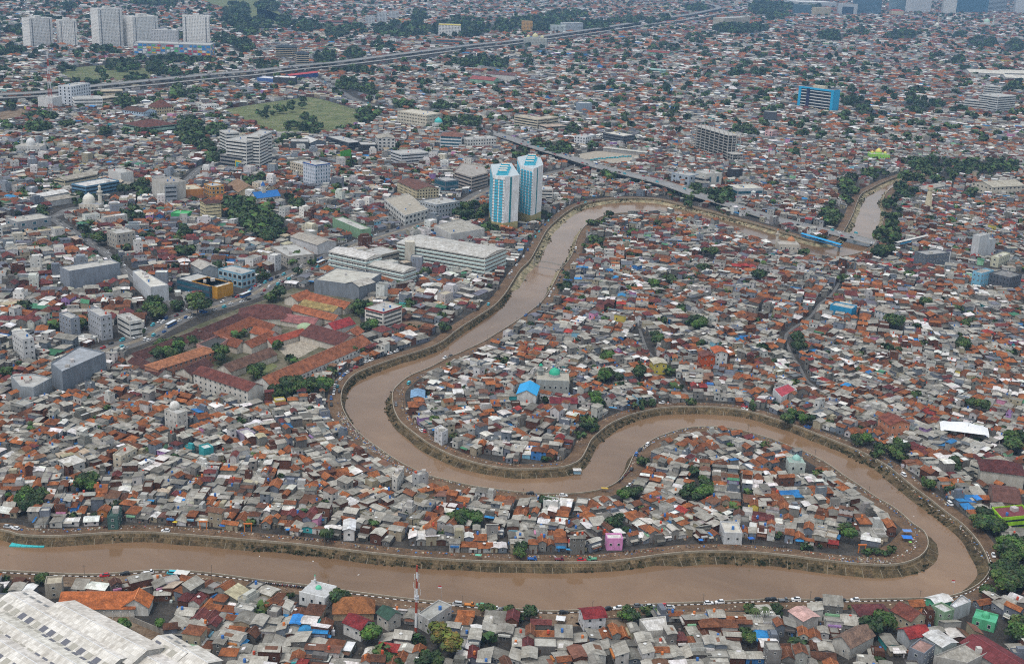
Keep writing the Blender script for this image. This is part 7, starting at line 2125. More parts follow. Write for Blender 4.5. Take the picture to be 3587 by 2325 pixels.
litter(SR, NR, near_i(PXR, 3460, 1956), near_i(PXR, 3000, 1570), -4.0, -1.0, 4, PALT)
litter(SR, NR, near_i(PXR, 3300, 1780), near_i(PXR, 2060, 1560), 5.0, 7.5, 4, PALT)
litter(SR, NR, near_i(PXR, 2000, 1625), near_i(PXR, 1700, 1195), 4.5, 7.0, 4, PALT)
litter(SR, NR, 0, near_i(PXR, 3400, 2050), 4.5, 8.0, 3, PALT)
# yards and alleys between the near houses
for H in houses[:]:
    if H['y'] < 900 and rng.random() < .55:
        for k in range(3):
            a = U(0, 6.28)
            rr = max(H['w'], H['d']) * U(.5, .75)
            cx, cy = H['x'] + rr * math.cos(a), H['y'] + rr * math.sin(a)
            if taken(np.array([cx]), np.array([cy]))[0] == 1:
                continue
            s, h = U(.2, .7), U(.3, 2.2)
            c = vary(rng.choice(PALT), .2)
            q = [(cx - s, cy - s), (cx + s, cy - s), (cx + s, cy + s), (cx - s, cy + s)]
            for j in range(4):
                lt.poly([(*q[j], 0), (*q[(j + 1) % 4], 0), (*q[(j + 1) % 4], h), (*q[j], h)], c)
            lt.poly([(*w_, h) for w_ in q], c)
for k in range(90):
    i = rng.randrange(len(SL))
    j = int(((SR - SL[i]) ** 2).sum(1).argmin())
    f_ = U(.15, .85)
    q = SL[i] * (1 - f_) + SR[j] * f_
    if inside(RIVER, q[:1], q[1:])[0]:
        s, c = U(.2, .8), rng.choice([(.6, .6, .58), (.3, .24, .16), (.06, .08, .03), (.5, .45, .3)])
        a = U(0, 3)
        ex, ey = math.cos(a) * s, math.sin(a) * s
        lt.poly([(q[0] + ex, q[1] + ey, WATER_Z + .04), (q[0] - ey * .4, q[1] + ex * .4, WATER_Z + .06), (q[0] - ex, q[1] - ey, WATER_Z + .04), (q[0] + ey * .4, q[1] - ex * .4, WATER_Z + .05)], c)
o = lt.build('litter', ['plain'])
tag(kind(o, 'stuff'), 'scattered litter, scrap and household clutter along tracks and alleys', 'litter')


# ------------------------------------------------------------------ vehicles
def loft(mb, secs, col, m=0):
    """body from cross sections (x, half width, z low, z high, half width at top)"""
    R = [[(x, -w, z0), (x, w, z0), (x, w, (z0 + z1) / 2), (x, wt, z1), (x, -wt, z1), (x, -w, (z0 + z1) / 2)] for x, w, z0, z1, wt in secs]
    for a, b in zip(R, R[1:]):
        for i in range(6):
            j = (i + 1) % 6
            mb.poly([a[i], a[j], b[j], b[i]], col, m)
    mb.poly(R[0], col, m)
    mb.poly(R[-1][::-1], col, m)


WHEEL = MB()
WHEEL.tube((0, -.11, 0), (0, .11, 0), .32, 12, (.02, .02, .02), 0)
WHEEL = WHEEL.mesh('wheel', ['rubber'])
RIM = MB().tube((0, -.12, 0), (0, .12, 0), .19, 8, (.35, .35, .36)).mesh('rim', ['plain'])


def vehicle_proto(nm, col, shape):
    body, cab = MB(), MB()
    if shape == 'car':
        loft(body, [(-2.15, .72, .4, .95, .66), (-2.0, .84, .28, 1.0, .76), (-.9, .86, .25, 1.02, .78), (.7, .86, .25, 1.0, .78), (1.9, .82, .28, .88, .7), (2.1, .68, .4, .75, .6)], col)
        loft(cab, [(-1.95, .7, .95, 1.0, .66), (-1.65, .72, .95, 1.55, .58), (.1, .72, .95, 1.6, .58), (1.0, .7, .95, 1.0, .62)], (0, 0, 0), 0)
        roof = MB().box(-1.6, -.57, 1.54, .1, .57, 1.62, col)
        L, wx, wr = 4.3, 1.35, .76
    elif shape == 'van':
        loft(body, [(-2.1, .78, .4, 1.15, .76), (-2.05, .82, .3, 1.2, .78), (1.5, .82, .3, 1.2, .78), (2.05, .74, .35, .95, .68)], col)
        loft(cab, [(-2.05, .76, 1.15, 1.8, .7), (1.0, .76, 1.15, 1.82, .7), (1.6, .72, 1.1, 1.2, .68)], (0, 0, 0), 0)
        roof = MB().box(-2.0, -.72, 1.78, 1.0, .72, 1.9, col)
        L, wx, wr = 4.2, 1.3, .74
    elif shape == 'bus':
        loft(body, [(-6, 1.2, .5, 1.5, 1.2), (-5.9, 1.25, .4, 1.5, 1.25), (5.9, 1.25, .4, 1.5, 1.25), (6, 1.15, .5, 1.5, 1.15)], col)
        loft(cab, [(-5.95, 1.22, 1.5, 2.7, 1.2), (5.95, 1.22, 1.5, 2.7, 1.2)], (0, 0, 0), 0)
        roof = MB().box(-5.95, -1.22, 2.68, 5.95, 1.22, 3.1, (.6, .62, .64))
        L, wx, wr = 12, 4, 1.1
    else:
        loft(body, [(-2.3, .85, .75, 1.1, .85), (.6, .85, .75, 1.1, .85), (.62, .85, .4, 1.5, .8), (2.1, .8, .4, 1.2, .72)], col)
        loft(cab, [(.65, .78, 1.45, 2.0, .7), (1.5, .76, 1.4, 2.0, .68), (1.9, .74, 1.2, 1.3, .66)], (0, 0, 0), 0)
        roof = MB().box(-2.3, -.85, 1.1, -2.2, .85, 1.45, col).box(.7, -.7, 1.98, 1.5, .7, 2.06, col)
        L, wx, wr = 4.5, 1.4, .74
    root = bpy.data.objects.new(nm, None)
    parts = [('body', body.mesh('body', ['paint']), (0, 0, 0)), ('windows', cab.mesh('windows', ['glass']), (0, 0, 0)), ('roof_panel', roof.mesh('roof_panel', ['paint']), (0, 0, 0))]
    parts += [('wheel', WHEEL, (sx * wx, sy * wr, .32)) for sx in (-1, 1) for sy in (-1, 1)]
    bpy.data.objects.remove(root)
    return parts


VC = dict(white=(.7, .7, .7), silver=(.42, .43, .44), black=(.012, .013, .016), grey=(.13, .14, .15), red=(.42, .015, .02), cyan=(.06, .42, .5), blue=(.02, .1, .32), maroon=(.15, .02, .025), green=(.1, .3, .18), teal=(.03, .2, .25), orange=(.5, .17, .02), yellow=(.6, .42, .04))
PROTO = {}
VNAME = dict(car='parked_car', van='minibus', bus='city_bus', pickup='pickup_truck')
VCOUNT = {}


def vehicle(x, y, rz, col, shape='car', where='', z=0.02, small=False):
    k = (shape, col)
    if k not in PROTO:
        PROTO[k] = vehicle_proto('v', VC[col], shape)
    nm = VNAME[shape] if shape != 'car' or 'parked' in where else 'car'
    VCOUNT[nm] = VCOUNT.get(nm, 0) + 1
    what = dict(car='car', van='minibus van', bus='city bus', pickup='pickup truck')[shape]
    t = thing(nm, f'{col} {what} {where}', what.split()[-1] if shape != 'van' else 'minibus', (x, y, z), rz, f'{col} {what}s {where}')
    for n_, me, loc in PROTO[k][:3 if small else 9]:
        o_ = link(n_, me, t, loc)
        if n_ == 'wheel' and 'parked' in where:
            link('rim', RIM, o_)
    return t


def along(P, x, y):
    i = int(((P - (x, y)) ** 2).sum(1).argmin())
    i = max(1, min(len(P) - 2, i))
    d = P[i + 1] - P[i - 1]
    return math.atan2(d[1], d[0]) + (PI if rng.random() < .5 else 0)


def park(t, items, where, line):
    for it in items:
        x, y, col = it[:3]
        p = unt(t, x, y + 8)
        vehicle(p.x, p.y, along(line, p.x, p.y) + rng.gauss(0, .05), col, it[3] if len(it) > 3 else 'car', where)


B1, B2, B3, B4 = 'parked on the south bank by the factory', 'parked along the south bank wall', 'parked on the south bank near the stepped red roof', 'parked by the lower point track'
park(41, [(965, 725, 'red'), (1155, 710, 'black'), (1375, 702, 'white', 'pickup'), (1585, 705, 'cyan', 'van')], B1, SR)
park(41, [(145, 290, 'white'), (75, 275, 'silver'), (1530, 312, 'white')], 'parked on the left mud track', SL)
park(42, [(1850, 990, 'silver', 'van'), (1965, 1000, 'orange', 'pickup'), (2065, 1000, 'green'), (2190, 1030, 'white'), (2280, 1035, 'grey')], B2, SR)
park(43, [(180, 1055, 'white'), (460, 1068, 'black'), (860, 1035, 'black'), (960, 1025, 'white'), (1150, 1005, 'grey'), (1260, 1010, 'silver'), (1370, 1005, 'red'), (1445, 1020, 'silver'), (1800, 980, 'white'), (1900, 970, 'white'), (2360, 950, 'black')], B3, SR)
park(43, [(420, 578, 'maroon', 'pickup'), (170, 575, 'blue', 'pickup'), (625, 582, 'red'), (720, 576, 'green', 'pickup')], B4, SL)
park(44, [(45, 948, 'black'), (150, 958, 'grey', 'pickup'), (265, 945, 'white'), (480, 948, 'black'), (685, 950, 'black'), (810, 950, 'white')], 'parked on the south bank near the plum red hall', SR)
park(44, [(2090, 540, 'white'), (1690, 65, 'white', 'van')], 'parked on the outer bend road', SR)
park(34, [(1265, 1332, 'white', 'van'), (1140, 1245, 'grey'), (370, 885, 'blue')], 'parked on the outer river road', SR)
park(33, [(1370, 660, 'white'), (2135, 694, 'red'), (2140, 722, 'white')], 'parked above the inner bank', SR)
park(33, [(1240, 1050, 'white', 'van'), (1165, 1100, 'black'), (1135, 1140, 'blue', 'van'), (1090, 1275, 'black'), (1110, 1395, 'grey'), (1065, 1430, 'white'), (460, 1520, 'white'), (150, 1500, 'black')], 'parked by the river neck', SL)
park(32, [(1345, 165, 'black'), (1290, 183, 'white'), (1230, 205, 'white'), (1175, 222, 'black'), (1125, 240, 'black'), (1060, 265, 'white'), (1015, 280, 'white'), (965, 308, 'black'), (915, 333, 'red'), (862, 365, 'maroon'), (832, 382, 'white'), (805, 405, 'blue'), (775, 440, 'white'), (738, 470, 'grey'),
          (722, 500, 'white'), (748, 510, 'teal'), (716, 545, 'white'), (762, 553, 'black'), (710, 575, 'white'), (688, 620, 'blue'), (690, 680, 'black')], 'parked round the left river bend', SL)
park(32, [(1408, 480, 'cyan', 'van'), (1288, 680, 'grey'), (1525, 918, 'white'), (1545, 925, 'red'), (1740, 243, 'white'), (1790, 230, 'black')], 'parked on the inner bend track', SR)
park(23, [(90, 843, 'white', 'van'), (25, 920, 'white'), (130, 780, 'blue', 'van'), (150, 740, 'black'), (175, 715, 'silver'), (200, 660, 'cyan', 'van'), (235, 610, 'cyan', 'van'), (255, 590, 'black'), (290, 545, 'blue'), (320, 510, 'cyan', 'van'), (345, 470, 'white'), (375, 440, 'grey'), (415, 420, 'white'), (450, 398, 'white'), (600, 345, 'red'), (665, 340, 'cyan', 'van'), (740, 325, 'maroon'), (945, 290, 'white'), (970, 296, 'red')], 'parked on the bank road by the twin towers', SL)
park(23, [(575, 765, 'white', 'van'), (565, 795, 'black'), (430, 1030, 'black'), (415, 1060, 'grey'), (395, 1100, 'black'), (370, 1140, 'white'), (345, 1170, 'white'), (330, 1205, 'white'), (455, 960, 'black'), (110, 1383, 'blue'), (240, 1285, 'black'), (225, 1300, 'grey')], 'parked on the upper inner bank', SR)
park(22, [(2145, 1285, 'cyan', 'van'), (2360, 980, 'white'), (2340, 1000, 'white'), (1410, 1140, 'white'), (1440, 1130, 'white'), (1480, 1115, 'silver'), (1505, 1105, 'white'), (1530, 1095, 'black'), (1560, 1080, 'white'), (1440, 1065, 'red'), (1420, 1080, 'black')], 'parked near the long hospital', SL)
park(24, [(1620, 900, 'white'), (1730, 910, 'white'), (1780, 880, 'white'), (1345, 775, 'cyan', 'van'), (1650, 850, 'silver')], 'parked on the wide street by the white pylon', RIGHTST)


def traffic(P, Zf, offs, gap, where, small, i0=0, i1=None, shapes=None):
    N = normals(P)
    d = 0
    for i in range(i0, (i1 or len(P)) - 1):
        step = float(np.linalg.norm(P[i + 1] - P[i]))
        d += step
        for o_ in offs:
            if rng.random() < step / gap:
                p = P[i] + N[i] * o_
                t_ = P[i + 1] - P[i]
                u, v = proj(p[0], p[1])
                if not (0 < u < PW and 0 < v < PH):
                    continue
                sh = pick(shapes or dict(car=.8, van=.16, pickup=.04))
                col = rng.choice(['cyan', 'cyan', 'blue', 'white']) if sh == 'van' else rng.choice(['blue', 'orange', 'blue']) if sh == 'bus' else rng.choice(['white', 'white', 'white', 'silver', 'black', 'black', 'grey', 'red', 'blue', 'maroon'])
                vehicle(p[0], p[1], math.atan2(t_[1], t_[0]) + (PI if o_ < 0 else 0), col, sh, where, Zf(i), small)


traffic(JAT, lambda i: .09, [-7.4, -4.4], 17, 'in avenue traffic', False, 0, 40)
traffic(JAT, lambda i: .09, [4.4, 7.4], 15, 'in avenue traffic', False, 0, 40)
traffic(JAT, lambda i: .09, [-6, 6], 45, 'on the avenue past the hospital', False, 40)
traffic(SIDE, lambda i: .07, [-2, 2], 50, 'on the side street', False)
traffic(FLY, lambda i: FLYZ[i] + .13, [-7, -3.5, 3.5, 7], 70, 'on the river flyover', False)
traffic(RIGHTST, lambda i: .07, [-5, 5], 45, 'on the wide street', False)
traffic(FARST, lambda i: .07, [-3.5, 3.5], 60, 'on the street to the far flyover', True)
traffic(TOLL, lambda i: TOLLZ[i] + .13, [-9, -5, 5, 9], 330, 'on the toll flyover', True)
for t_, x, y, col, ln in ((21, 2275, 1212, 'blue', JAT), (21, 1585, 1485, 'blue', JAT), (22, 590, 915, 'orange', JAT), (13, 60, 1438, 'blue', FLY), (24, 825, 632, 'cyan', FLY)):
    p = unt(t_, x, y)
    vehicle(p.x, p.y, along(ln, p.x, p.y), col, 'bus' if col != 'cyan' else 'van', 'on the busway lane' if t_ < 24 and t_ > 13 else 'near the far slip road', .1)
for k in range(16):      # minibuses waiting in the bus yard
    p = unt(13, 720 + k * 24, 1485 - k * 2.2 + U(-4, 4))
    vehicle(p.x, p.y, .9 + U(-.1, .1), 'cyan', 'van', 'in the bus yard rank', .06, True)

# motorcycles
mc = MB()
mc.box(-.45, -.12, .45, .4, .12, .75, (.03, .03, .035))
mc.box(-.55, -.14, .75, .1, .14, .85, (.02, .02, .02))
mc.tube((.5, 0, .35), (.38, 0, 1.0), .05, 6, (.3, .3, .3))
mc.tube((.36, -.32, 1.02), (.36, .32, 1.02), .03, 5, (.1, .1, .1))
MCB = {}
for c in ('black', 'red', 'blue', 'white'):
    q = MB().box(-.45, -.12, .42, .42, .12, .72, VC[c]).box(-.6, -.14, .74, .12, .14, .86, (.02, .02, .02)).box(.3, -.1, .6, .5, .1, 1.0, VC[c])
    q.tube((.36, -.32, 1.02), (.36, .32, 1.02), .03, 5, (.1, .1, .1))
    MCB[c] = q.mesh('body', ['paint'])
MW = MB().tube((0, -.05, 0), (0, .05, 0), .3, 10, (.02, .02, .02)).mesh('wheel', ['rubber'])
for t_, x0, y0, x1, y1, n, where in ((42, 20, 800, 440, 845, 26, 'in the row beside the white riverside mosque'), (33, 975, 1400, 1085, 1290, 16, 'in the row by the river neck'), (43, 1010, 510, 1240, 500, 7, 'outside the bright pink house'), (41, 960, 285, 1080, 280, 8, 'in front of the dark teal house'), (42, 340, 385, 560, 405, 7, 'on the left mud track'), (44, 0, 470, 200, 470, 9, 'outside the yellow fronted house'), (33, 1460, 655, 1570, 655, 9, 'beside the inner bank parked car')):
    for k in range(n):
        p = unt(t_, x0 + (x1 - x0) * (k + U(-.2, .2)) / n, y0 + (y1 - y0) * k / n)
        c = rng.choice(['black', 'black', 'black', 'red', 'blue', 'white'])
        t = thing('motorcycle', f'{c} motorcycle {where}', 'motorcycle', (p.x, p.y, .02), 1.3 + U(-.3, .3), f'motorcycles {where}')
        link('body', MCB[c], t)
        for sx in (-.55, .6):
            link('wheel', MW, t, (sx, 0, .3))


# ------------------------------------------------------------------ people
for t_, x, y, k, where in ((43, 1275, 520, 1, 'on the mud track'), (43, 1590, 470, 2, 'on the mud track'), (42, 1990, 345, 0, 'on the mud track opposite the mast'), (44, 1400, 470, 3, 'at the tip of the lower point'), (44, 1945, 365, 3, 'on the outer bend road'), (41, 1990, 345, 3, 'behind the river parapet'), (43, 2100, 460, 0, 'outside the white terrace house'),
                            (43, 570, 555, 3, 'by the parked trucks'), (33, 1140, 1205, 1, 'by the river neck'), (32, 750, 680, 2, 'by the parked cars on the left bend'), (32, 870, 880, 1, 'beside the litter bank'), (42, 950, 480, 3, 'beside the flooded track'), (42, 200, 372, 0, 'on the left mud track'), (43, 1330, 500, 2, 'on the mud track by the pink house'), (33, 90, 1480, 3, 'on the lower bank'), (41, 600, 330, 1, 'on the left mud track')):
    p = unt(t_, x, y)
    tag(link('person', PEOPLE[k][0], None, (p.x, p.y, .02), U(0, 6)), f'person {PEOPLE[k][1]} {where}', 'person', 'people along the river tracks')

# ------------------------------------------------------------------ mast, bridges, tarps, boats, tents
c = unt(42, 1468, 1282)
r = thing('antenna_mast', 'red and white banded antenna mast with panel aerials', 'mast', (c.x, c.y, 0))
bands = [(0, 4.2), (4.2, 11.0), (11, 16.2), (16.2, 22.5), (22.5, 27.0), (27, 30), (30, 33)]
for i, (z0, z1) in enumerate(bands):
    w_ = .62 - .25 * z0 / 33
    MB().cyl(0, 0, z0, z1, w_, w_ - .03, 10, (.3, .05, .025) if i % 2 == 0 else (.6, .6, .6)).build('mast_section', ['plain'], r)
for z, n, rad in ((20.5, 3, 1.5), (24, 3, 1.3), (27.5, 3, 1.0)):
    for i in range(n):
        a = i * 2 * PI / n + .5 + z
        MB().box(-.14, -.1, -1.3, .14, .1, 1.3, (.6, .6, .6)).build('aerial', ['plain'], r, (rad * math.cos(a), rad * math.sin(a), z), a + PI / 2)
for z in (17.5, 18.6):
    MB().cyl(0, 0, 0, .3, 1.1, 1.1, 10, (.5, .5, .52)).build('collar', ['plain'], r, (0, 0, z))
NEAR.disc(c.x, c.y, 3)
# lattice mast by the hospital
c = unt(11, 475, 1035)
r = thing('lattice_mast', 'slender red and white lattice mast beside the white box office', 'mast', (c.x, c.y, 0))
H_ = 88
for k in range(8):
    z0, z1 = k * H_ / 8, (k + 1) * H_ / 8
    w0, w1 = 4 - 3.4 * z0 / H_, 4 - 3.4 * z1 / H_
    mb = MB(False)
    cc = (.4, .07, .04) if k % 2 == 0 else (.6, .6, .6)
    for i in range(4):
        a0, a1 = i * PI / 2 + .785, (i + 1) * PI / 2 + .785
        p0, p1 = (w0 * math.cos(a0), w0 * math.sin(a0), z0), (w1 * math.cos(a0), w1 * math.sin(a0), z1)
        q1 = (w1 * math.cos(a1), w1 * math.sin(a1), z1)
        mb.tube(p0, p1, .3, 4, cc)
        mb.tube(p0, q1, .18, 4, cc)
        mb.tube(p1, q1, .18, 4, cc)
    kind(mb.build('mast_section', ['plain'], r), 'stuff')
# blue pipe bridge
A, Bq = unt(24, 325, 638, 3), unt(24, 690, 742, 3)
r = thing('pipe_bridge', 'bright blue covered pipe bridge beside the flyover', 'bridge', (A.x, A.y, 0))
d = Bq - A
L = math.hypot(d.x, d.y)
rz = math.atan2(d.y, d.x)
MB().box(0, -1.8, 1.2, L, 1.8, 1.7, (.02, .2, .42)).build('deck', ['plain'], r, (0, 0, 0), rz)
pr_ = MB()
gable_polys(pr_, L, 4.2, 4.0, .9, (.02, .28, .55), 0, .2, .1)
pr_.build('roof', ['plain'], r, (d.x / 2, d.y / 2, 0), rz)
pm = MB().box(-.12, -.12, 0, .12, .12, 2.4, (.02, .2, .42)).mesh('post', ['plain'])
for i in range(12):
    for s in (-1.7, 1.7):
        link('post', pm, r, (d.x * (i + .5) / 12 - math.sin(rz) * s, d.y * (i + .5) / 12 + math.cos(rz) * s, 1.7), rz)
for i in (.06, .94):
    MB().box(-.6, -1.4, -4, .6, 1.4, 1.2, (.3, .29, .27)).build('pier', ['slab'], r, (d.x * i, d.y * i, 0), rz)
# white pedestrian bridge over the street
A, Bq = unt(24, 1192, 728, 6.5), unt(24, 1480, 660, 6.5)
d = Bq - A
L, rz = math.hypot(d.x, d.y), math.atan2(d.y, d.x)
r = thing('footbridge', 'white roofed pedestrian bridge with blue sign over the street', 'footbridge', (A.x, A.y, 0))
MB().box(0, -1.5, 5.2, L, 1.5, 5.6, (.4, .4, .39)).build('deck', ['slab'], r, (0, 0, 0), rz)
rf = MB()
gable_polys(rf, L, 3.6, 8.2, .5, (.6, .6, .6), 0, .2, .1)
rf.build('roof', ['sheet'], r, (d.x / 2, d.y / 2, 0), rz)
MB().box(L * .1, -1.65, 5.6, L * .45, -1.55, 7.0, (.03, .3, .55)).build('sign', ['plain'], r, (0, 0, 0), rz)
for s in (-1.45, 1.45):
    MB().box(0, s - .05, 5.6, L, s + .05, 6.7, (.5, .5, .5)).build('railing', ['plain'], r, (0, 0, 0), rz)
pm = MB().box(-.4, -.4, 0, .4, .4, 5.2, (.4, .4, .4)).mesh('pier', ['slab'])
for k in (.03, .35, .65, .97):
    link('pier', pm, r, (d.x * k, d.y * k, 0), rz)
pm = MB().box(-.08, -.08, 5.6, .08, .08, 8.2, (.5, .5, .5)).mesh('post', ['plain'])
for k in range(9):
    link('post', pm, r, (d.x * (k + .5) / 9, d.y * (k + .5) / 9, 0), rz)
ra = MB()
ra.poly([(0, -1, 5.4), (13, -1, .3), (13, 1, .3), (0, 1, 5.4)], (.42, .42, .41))
ra.poly([(0, 1, 5.1), (13, 1, 0), (13, -1, 0), (0, -1, 5.1)], (.42, .42, .41))
ra.build('stair', ['slab'], r, (d.x * .9, d.y * .9, 0), rz - 2.2)
# hanging footbridge
A, Bq = unt(23, 190, 893, 1), unt(23, 450, 935, 1)
d = Bq - A
L, rz = math.hypot(d.x, d.y), math.atan2(d.y, d.x)
r = thing('suspension_footbridge', 'thin hanging wire footbridge across the narrow river reach', 'footbridge', (A.x, A.y, 0))
dk, rl = MB(), MB(False)
for i in range(16):
    z0, z1 = [1.6 + 1.1 * math.sin(PI * k / 16) for k in (i, i + 1)]
    x0, x1 = L * i / 16, L * (i + 1) / 16
    dk.poly([(x0, -1.2, z0), (x1, -1.2, z1), (x1, 1.2, z1), (x0, 1.2, z0)], (.2, .18, .15))
    dk.poly([(x0, .8, z0 - .15), (x1, .8, z1 - .15), (x1, -.8, z1 - .15), (x0, -.8, z0 - .15)], (.2, .18, .15))
    dk.poly([(x0, -.8, z0 - .15), (x1, -.8, z1 - .15), (x1, -.8, z1), (x0, -.8, z0)], (.2, .18, .15))
    for s in (-.8, .8):
        rl.tube((x0, s, z0 + 1), (x1, s, z1 + 1), .06, 4, (.3, .3, .3))
        rl.tube((x0, s, z0), (x0, s, z0 + 1), .04, 4, (.3, .3, .3))
dk.build('deck', ['wall'], r, (0, 0, 0), rz)
kind(rl.build('railing', ['plain'], r, (0, 0, 0), rz), 'stuff')
for k in (0, L):
    MB().box(-.3, -1.2, -1, .3, -.9, 5, (.35, .33, .3)).box(-.3, .9, -1, .3, 1.2, 5, (.35, .33, .3)).box(-.3, -1.2, 5, .3, 1.2, 5.4, (.35, .33, .3)).build('portal', ['slab'], r, (math.cos(rz) * k, math.sin(rz) * k, 0), rz)
# raft, hut boat
c = unt(41, 258, 445, WATER_Z)
r = thing('raft', 'turquoise floating raft moored below the left river wall', 'raft', (c.x, c.y, WATER_Z), .03)
for i in range(6):
    MB().box(-8 + i * 2.7, -2.2, -.1, -5.4 + i * 2.7, 2.2, .5, vary((.05, .42, .45), .08)).build('float', ['plain'], r, (0, 0, 0))
c = unt(33, 560, 1318, WATER_Z)
r = thing('hut_raft', 'small raft with pale blue hut at the bend of the inner wall', 'raft', (c.x, c.y, WATER_Z), .05)
MB().box(-4, -1.8, -.1, 4, 1.8, .4, (.2, .15, .1)).build('float', ['wall'], r)
MB().box(-.5, -1.4, .4, 3.4, 1.4, 2.4, (.25, .42, .55)).build('hut', ['wall'], r)
MB().box(-.9, -1.8, 2.4, 3.8, 1.8, 2.6, (.6, .6, .6)).build('roof', ['sheet'], r)
# white membrane tent
c = unt(34, 1810, 985)
r = thing('membrane_roof', 'large white peaked tent roof beside a thin mast', 'tent', (c.x, c.y, 0), -.25)
tm = MB()
nx_ = 12
Z = lambda i, j: 6.5 + 3.2 * math.sin(PI * i / nx_) * math.sin(PI * j / 6) - 1.5 * ((i in (0, nx_)) and (j in (0, 6)))
for i in range(nx_):
    for j in range(6):
        q = [(-14 + 28 * a / nx_, -8 + 16 * b / 6, Z(a, b)) for a, b in ((i, j), (i + 1, j), (i + 1, j + 1), (i, j + 1))]
        tm.poly(q, (.68, .69, .7))
tm.build('membrane', ['plain'], r)
for x_, y_ in ((-14, -8), (14, -8), (14, 8), (-14, 8), (0, -8), (0, 8)):
    MB().cyl(x_, y_, 0, 6.4, .15, .15, 6, (.4, .4, .4)).build('pole', ['plain'], r)
MB().cyl(2, -3, 0, 16, .12, .08, 6, (.1, .1, .12)).build('mast', ['plain'], r)
# white pylon sign
c = unt(24, 1665, 912)
r = thing('pylon_sign', 'tall white blank pylon sign beside the wide street', 'sign', (c.x, c.y, 0), .2)
MB().box(-2.2, -.4, 0, 2.2, .4, 14, (.6, .61, .62)).build('panel', ['plain'], r)
MB().box(-2.4, -.5, 12.4, 2.4, .5, 14.2, (.12, .1, .14)).build('top_panel', ['plain'], r)
# tarps, stalls and gates along the tracks
for t_, x, y, w, d, col, lab in ((44, 1290, 395, 5, 4, (.02, .16, .55), 'blue tarpaulin shelter at the tip of the lower point'), (44, 1290, 335, 4.5, 3, (.12, .25, .55), 'faded blue tarpaulin beside the point shelter'), (43, 410, 470, 2.6, 2, (.02, .2, .55), 'blue tarpaulin stall among trackside houses'), (43, 510, 510, 3, 1.6, (.03, .25, .5), 'low blue tarpaulin stall by the track'),
                                (43, 1725, 420, 2.2, 2.4, (.02, .16, .5), 'blue tarpaulin tent by the pink roofed lane'), (43, 2190, 405, 3, 2.4, (.02, .12, .45), 'blue awning under the orange fronted house'), (42, 290, 325, 2.4, 2, (.02, .2, .55), 'small blue awning on the left mud track'), (42, 380, 335, 4.4, 2, (.02, .2, .5), 'wide blue awning on the left mud track'),
                                (41, 2060, 285, 3, 3, (.02, .12, .4), 'deep blue tarpaulin tent on the left track'), (41, 1620, 255, 2.2, 2.2, (.55, .42, .03), 'yellow umbrella stall on the left track'), (33, 915, 725, 5, 1.4, (.03, .25, .5), 'blue awning strip on the inner bank'), (33, 1050, 700, 3.4, 1.4, (.03, .16, .4), 'blue cloth awning on the inner bank'), (33, 1710, 1080, 3.2, 3.4, (.02, .12, .4), 'blue tarpaulin over a roof on the neck'),
                                (43, 430, 1150, 4, 4, (.66, .66, .66), 'white peaked canopy tent on the south bank'), (41, 1680, 725, 6.5, 4, (.62, .61, .58), 'white sheet canopy beside the cyan minibus'), (41, 2040, 1185, 2.4, 9, (.02, .18, .5), 'long blue tarpaulin on a roof near the grey wall'), (32, 1590, 533, 2.2, 1.6, (.55, .42, .02), 'yellow tarpaulin on the inner bend roofs'), (34, 1540, 985, 5.5, 4.5, (.02, .2, .4), 'flat blue shed roof in the grey village'),
                                (34, 1710, 1105, 4.5, 2.6, (.6, .45, .03), 'yellow awning roof in the grey village'), (33, 840, 1475, 3.6, 2, (.45, .3, .05), 'striped yellow and red parasol stall by the neck'), (42, 2045, 562, 3, 2, (.12, .4, .28), 'green cart roof beside the river wall'), (44, 1318, 440, 1.4, 1.4, (.25, .55, .1), 'lime green kiosk at the point')):
    p = unt(t_, x, y + 12)
    hgt = 2.3
    r = thing('market_stall' if 'stall' in lab or 'kiosk' in lab or 'cart' in lab else 'canopy', lab, 'canopy', (p.x, p.y, 0), U(-.2, .2))
    mb = MB()
    z = hgt
    for i in range(4):
        for j in range(3):
            q = [(-w / 2 + w * a / 4, -d / 2 + d * b / 3, z + .35 * math.sin(PI * a / 4) * math.sin(PI * b / 3) + .06 * math.sin(a * 3 + b * 5)) for a, b in ((i, j), (i + 1, j), (i + 1, j + 1), (i, j + 1))]
            mb.poly(q, col)
    mb.build('sheet', ['plain'], r)
    for sx in (-1, 1):
        for sy in (-1, 1):
            MB().cyl(sx * w * .47, sy * d * .47, 0, hgt, .05, .05, 5, (.25, .2, .15)).build('pole', ['plain'], r)
for t_, x, y in ((41, 1880, 300), (41, 2292, 320), (44, 872, 515)):
    p = unt(t_, x, y)
    r = thing('gateway', 'orange painted gateway arch over the mud track' if t_ == 41 else 'orange painted gateway at the tip of the lower point', 'gateway', (p.x, p.y, 0), .1, 'orange gateways')
    for s in (-1.6, 1.6):
        MB().box(s - .2, -.25, 0, s + .2, .25, 4, (.55, .17, .03)).build('post', ['plain'], r)
    MB().box(-2.1, -.35, 4, 2.1, .35, 4.6, (.5, .14, .03)).build('beam', ['plain'], r)
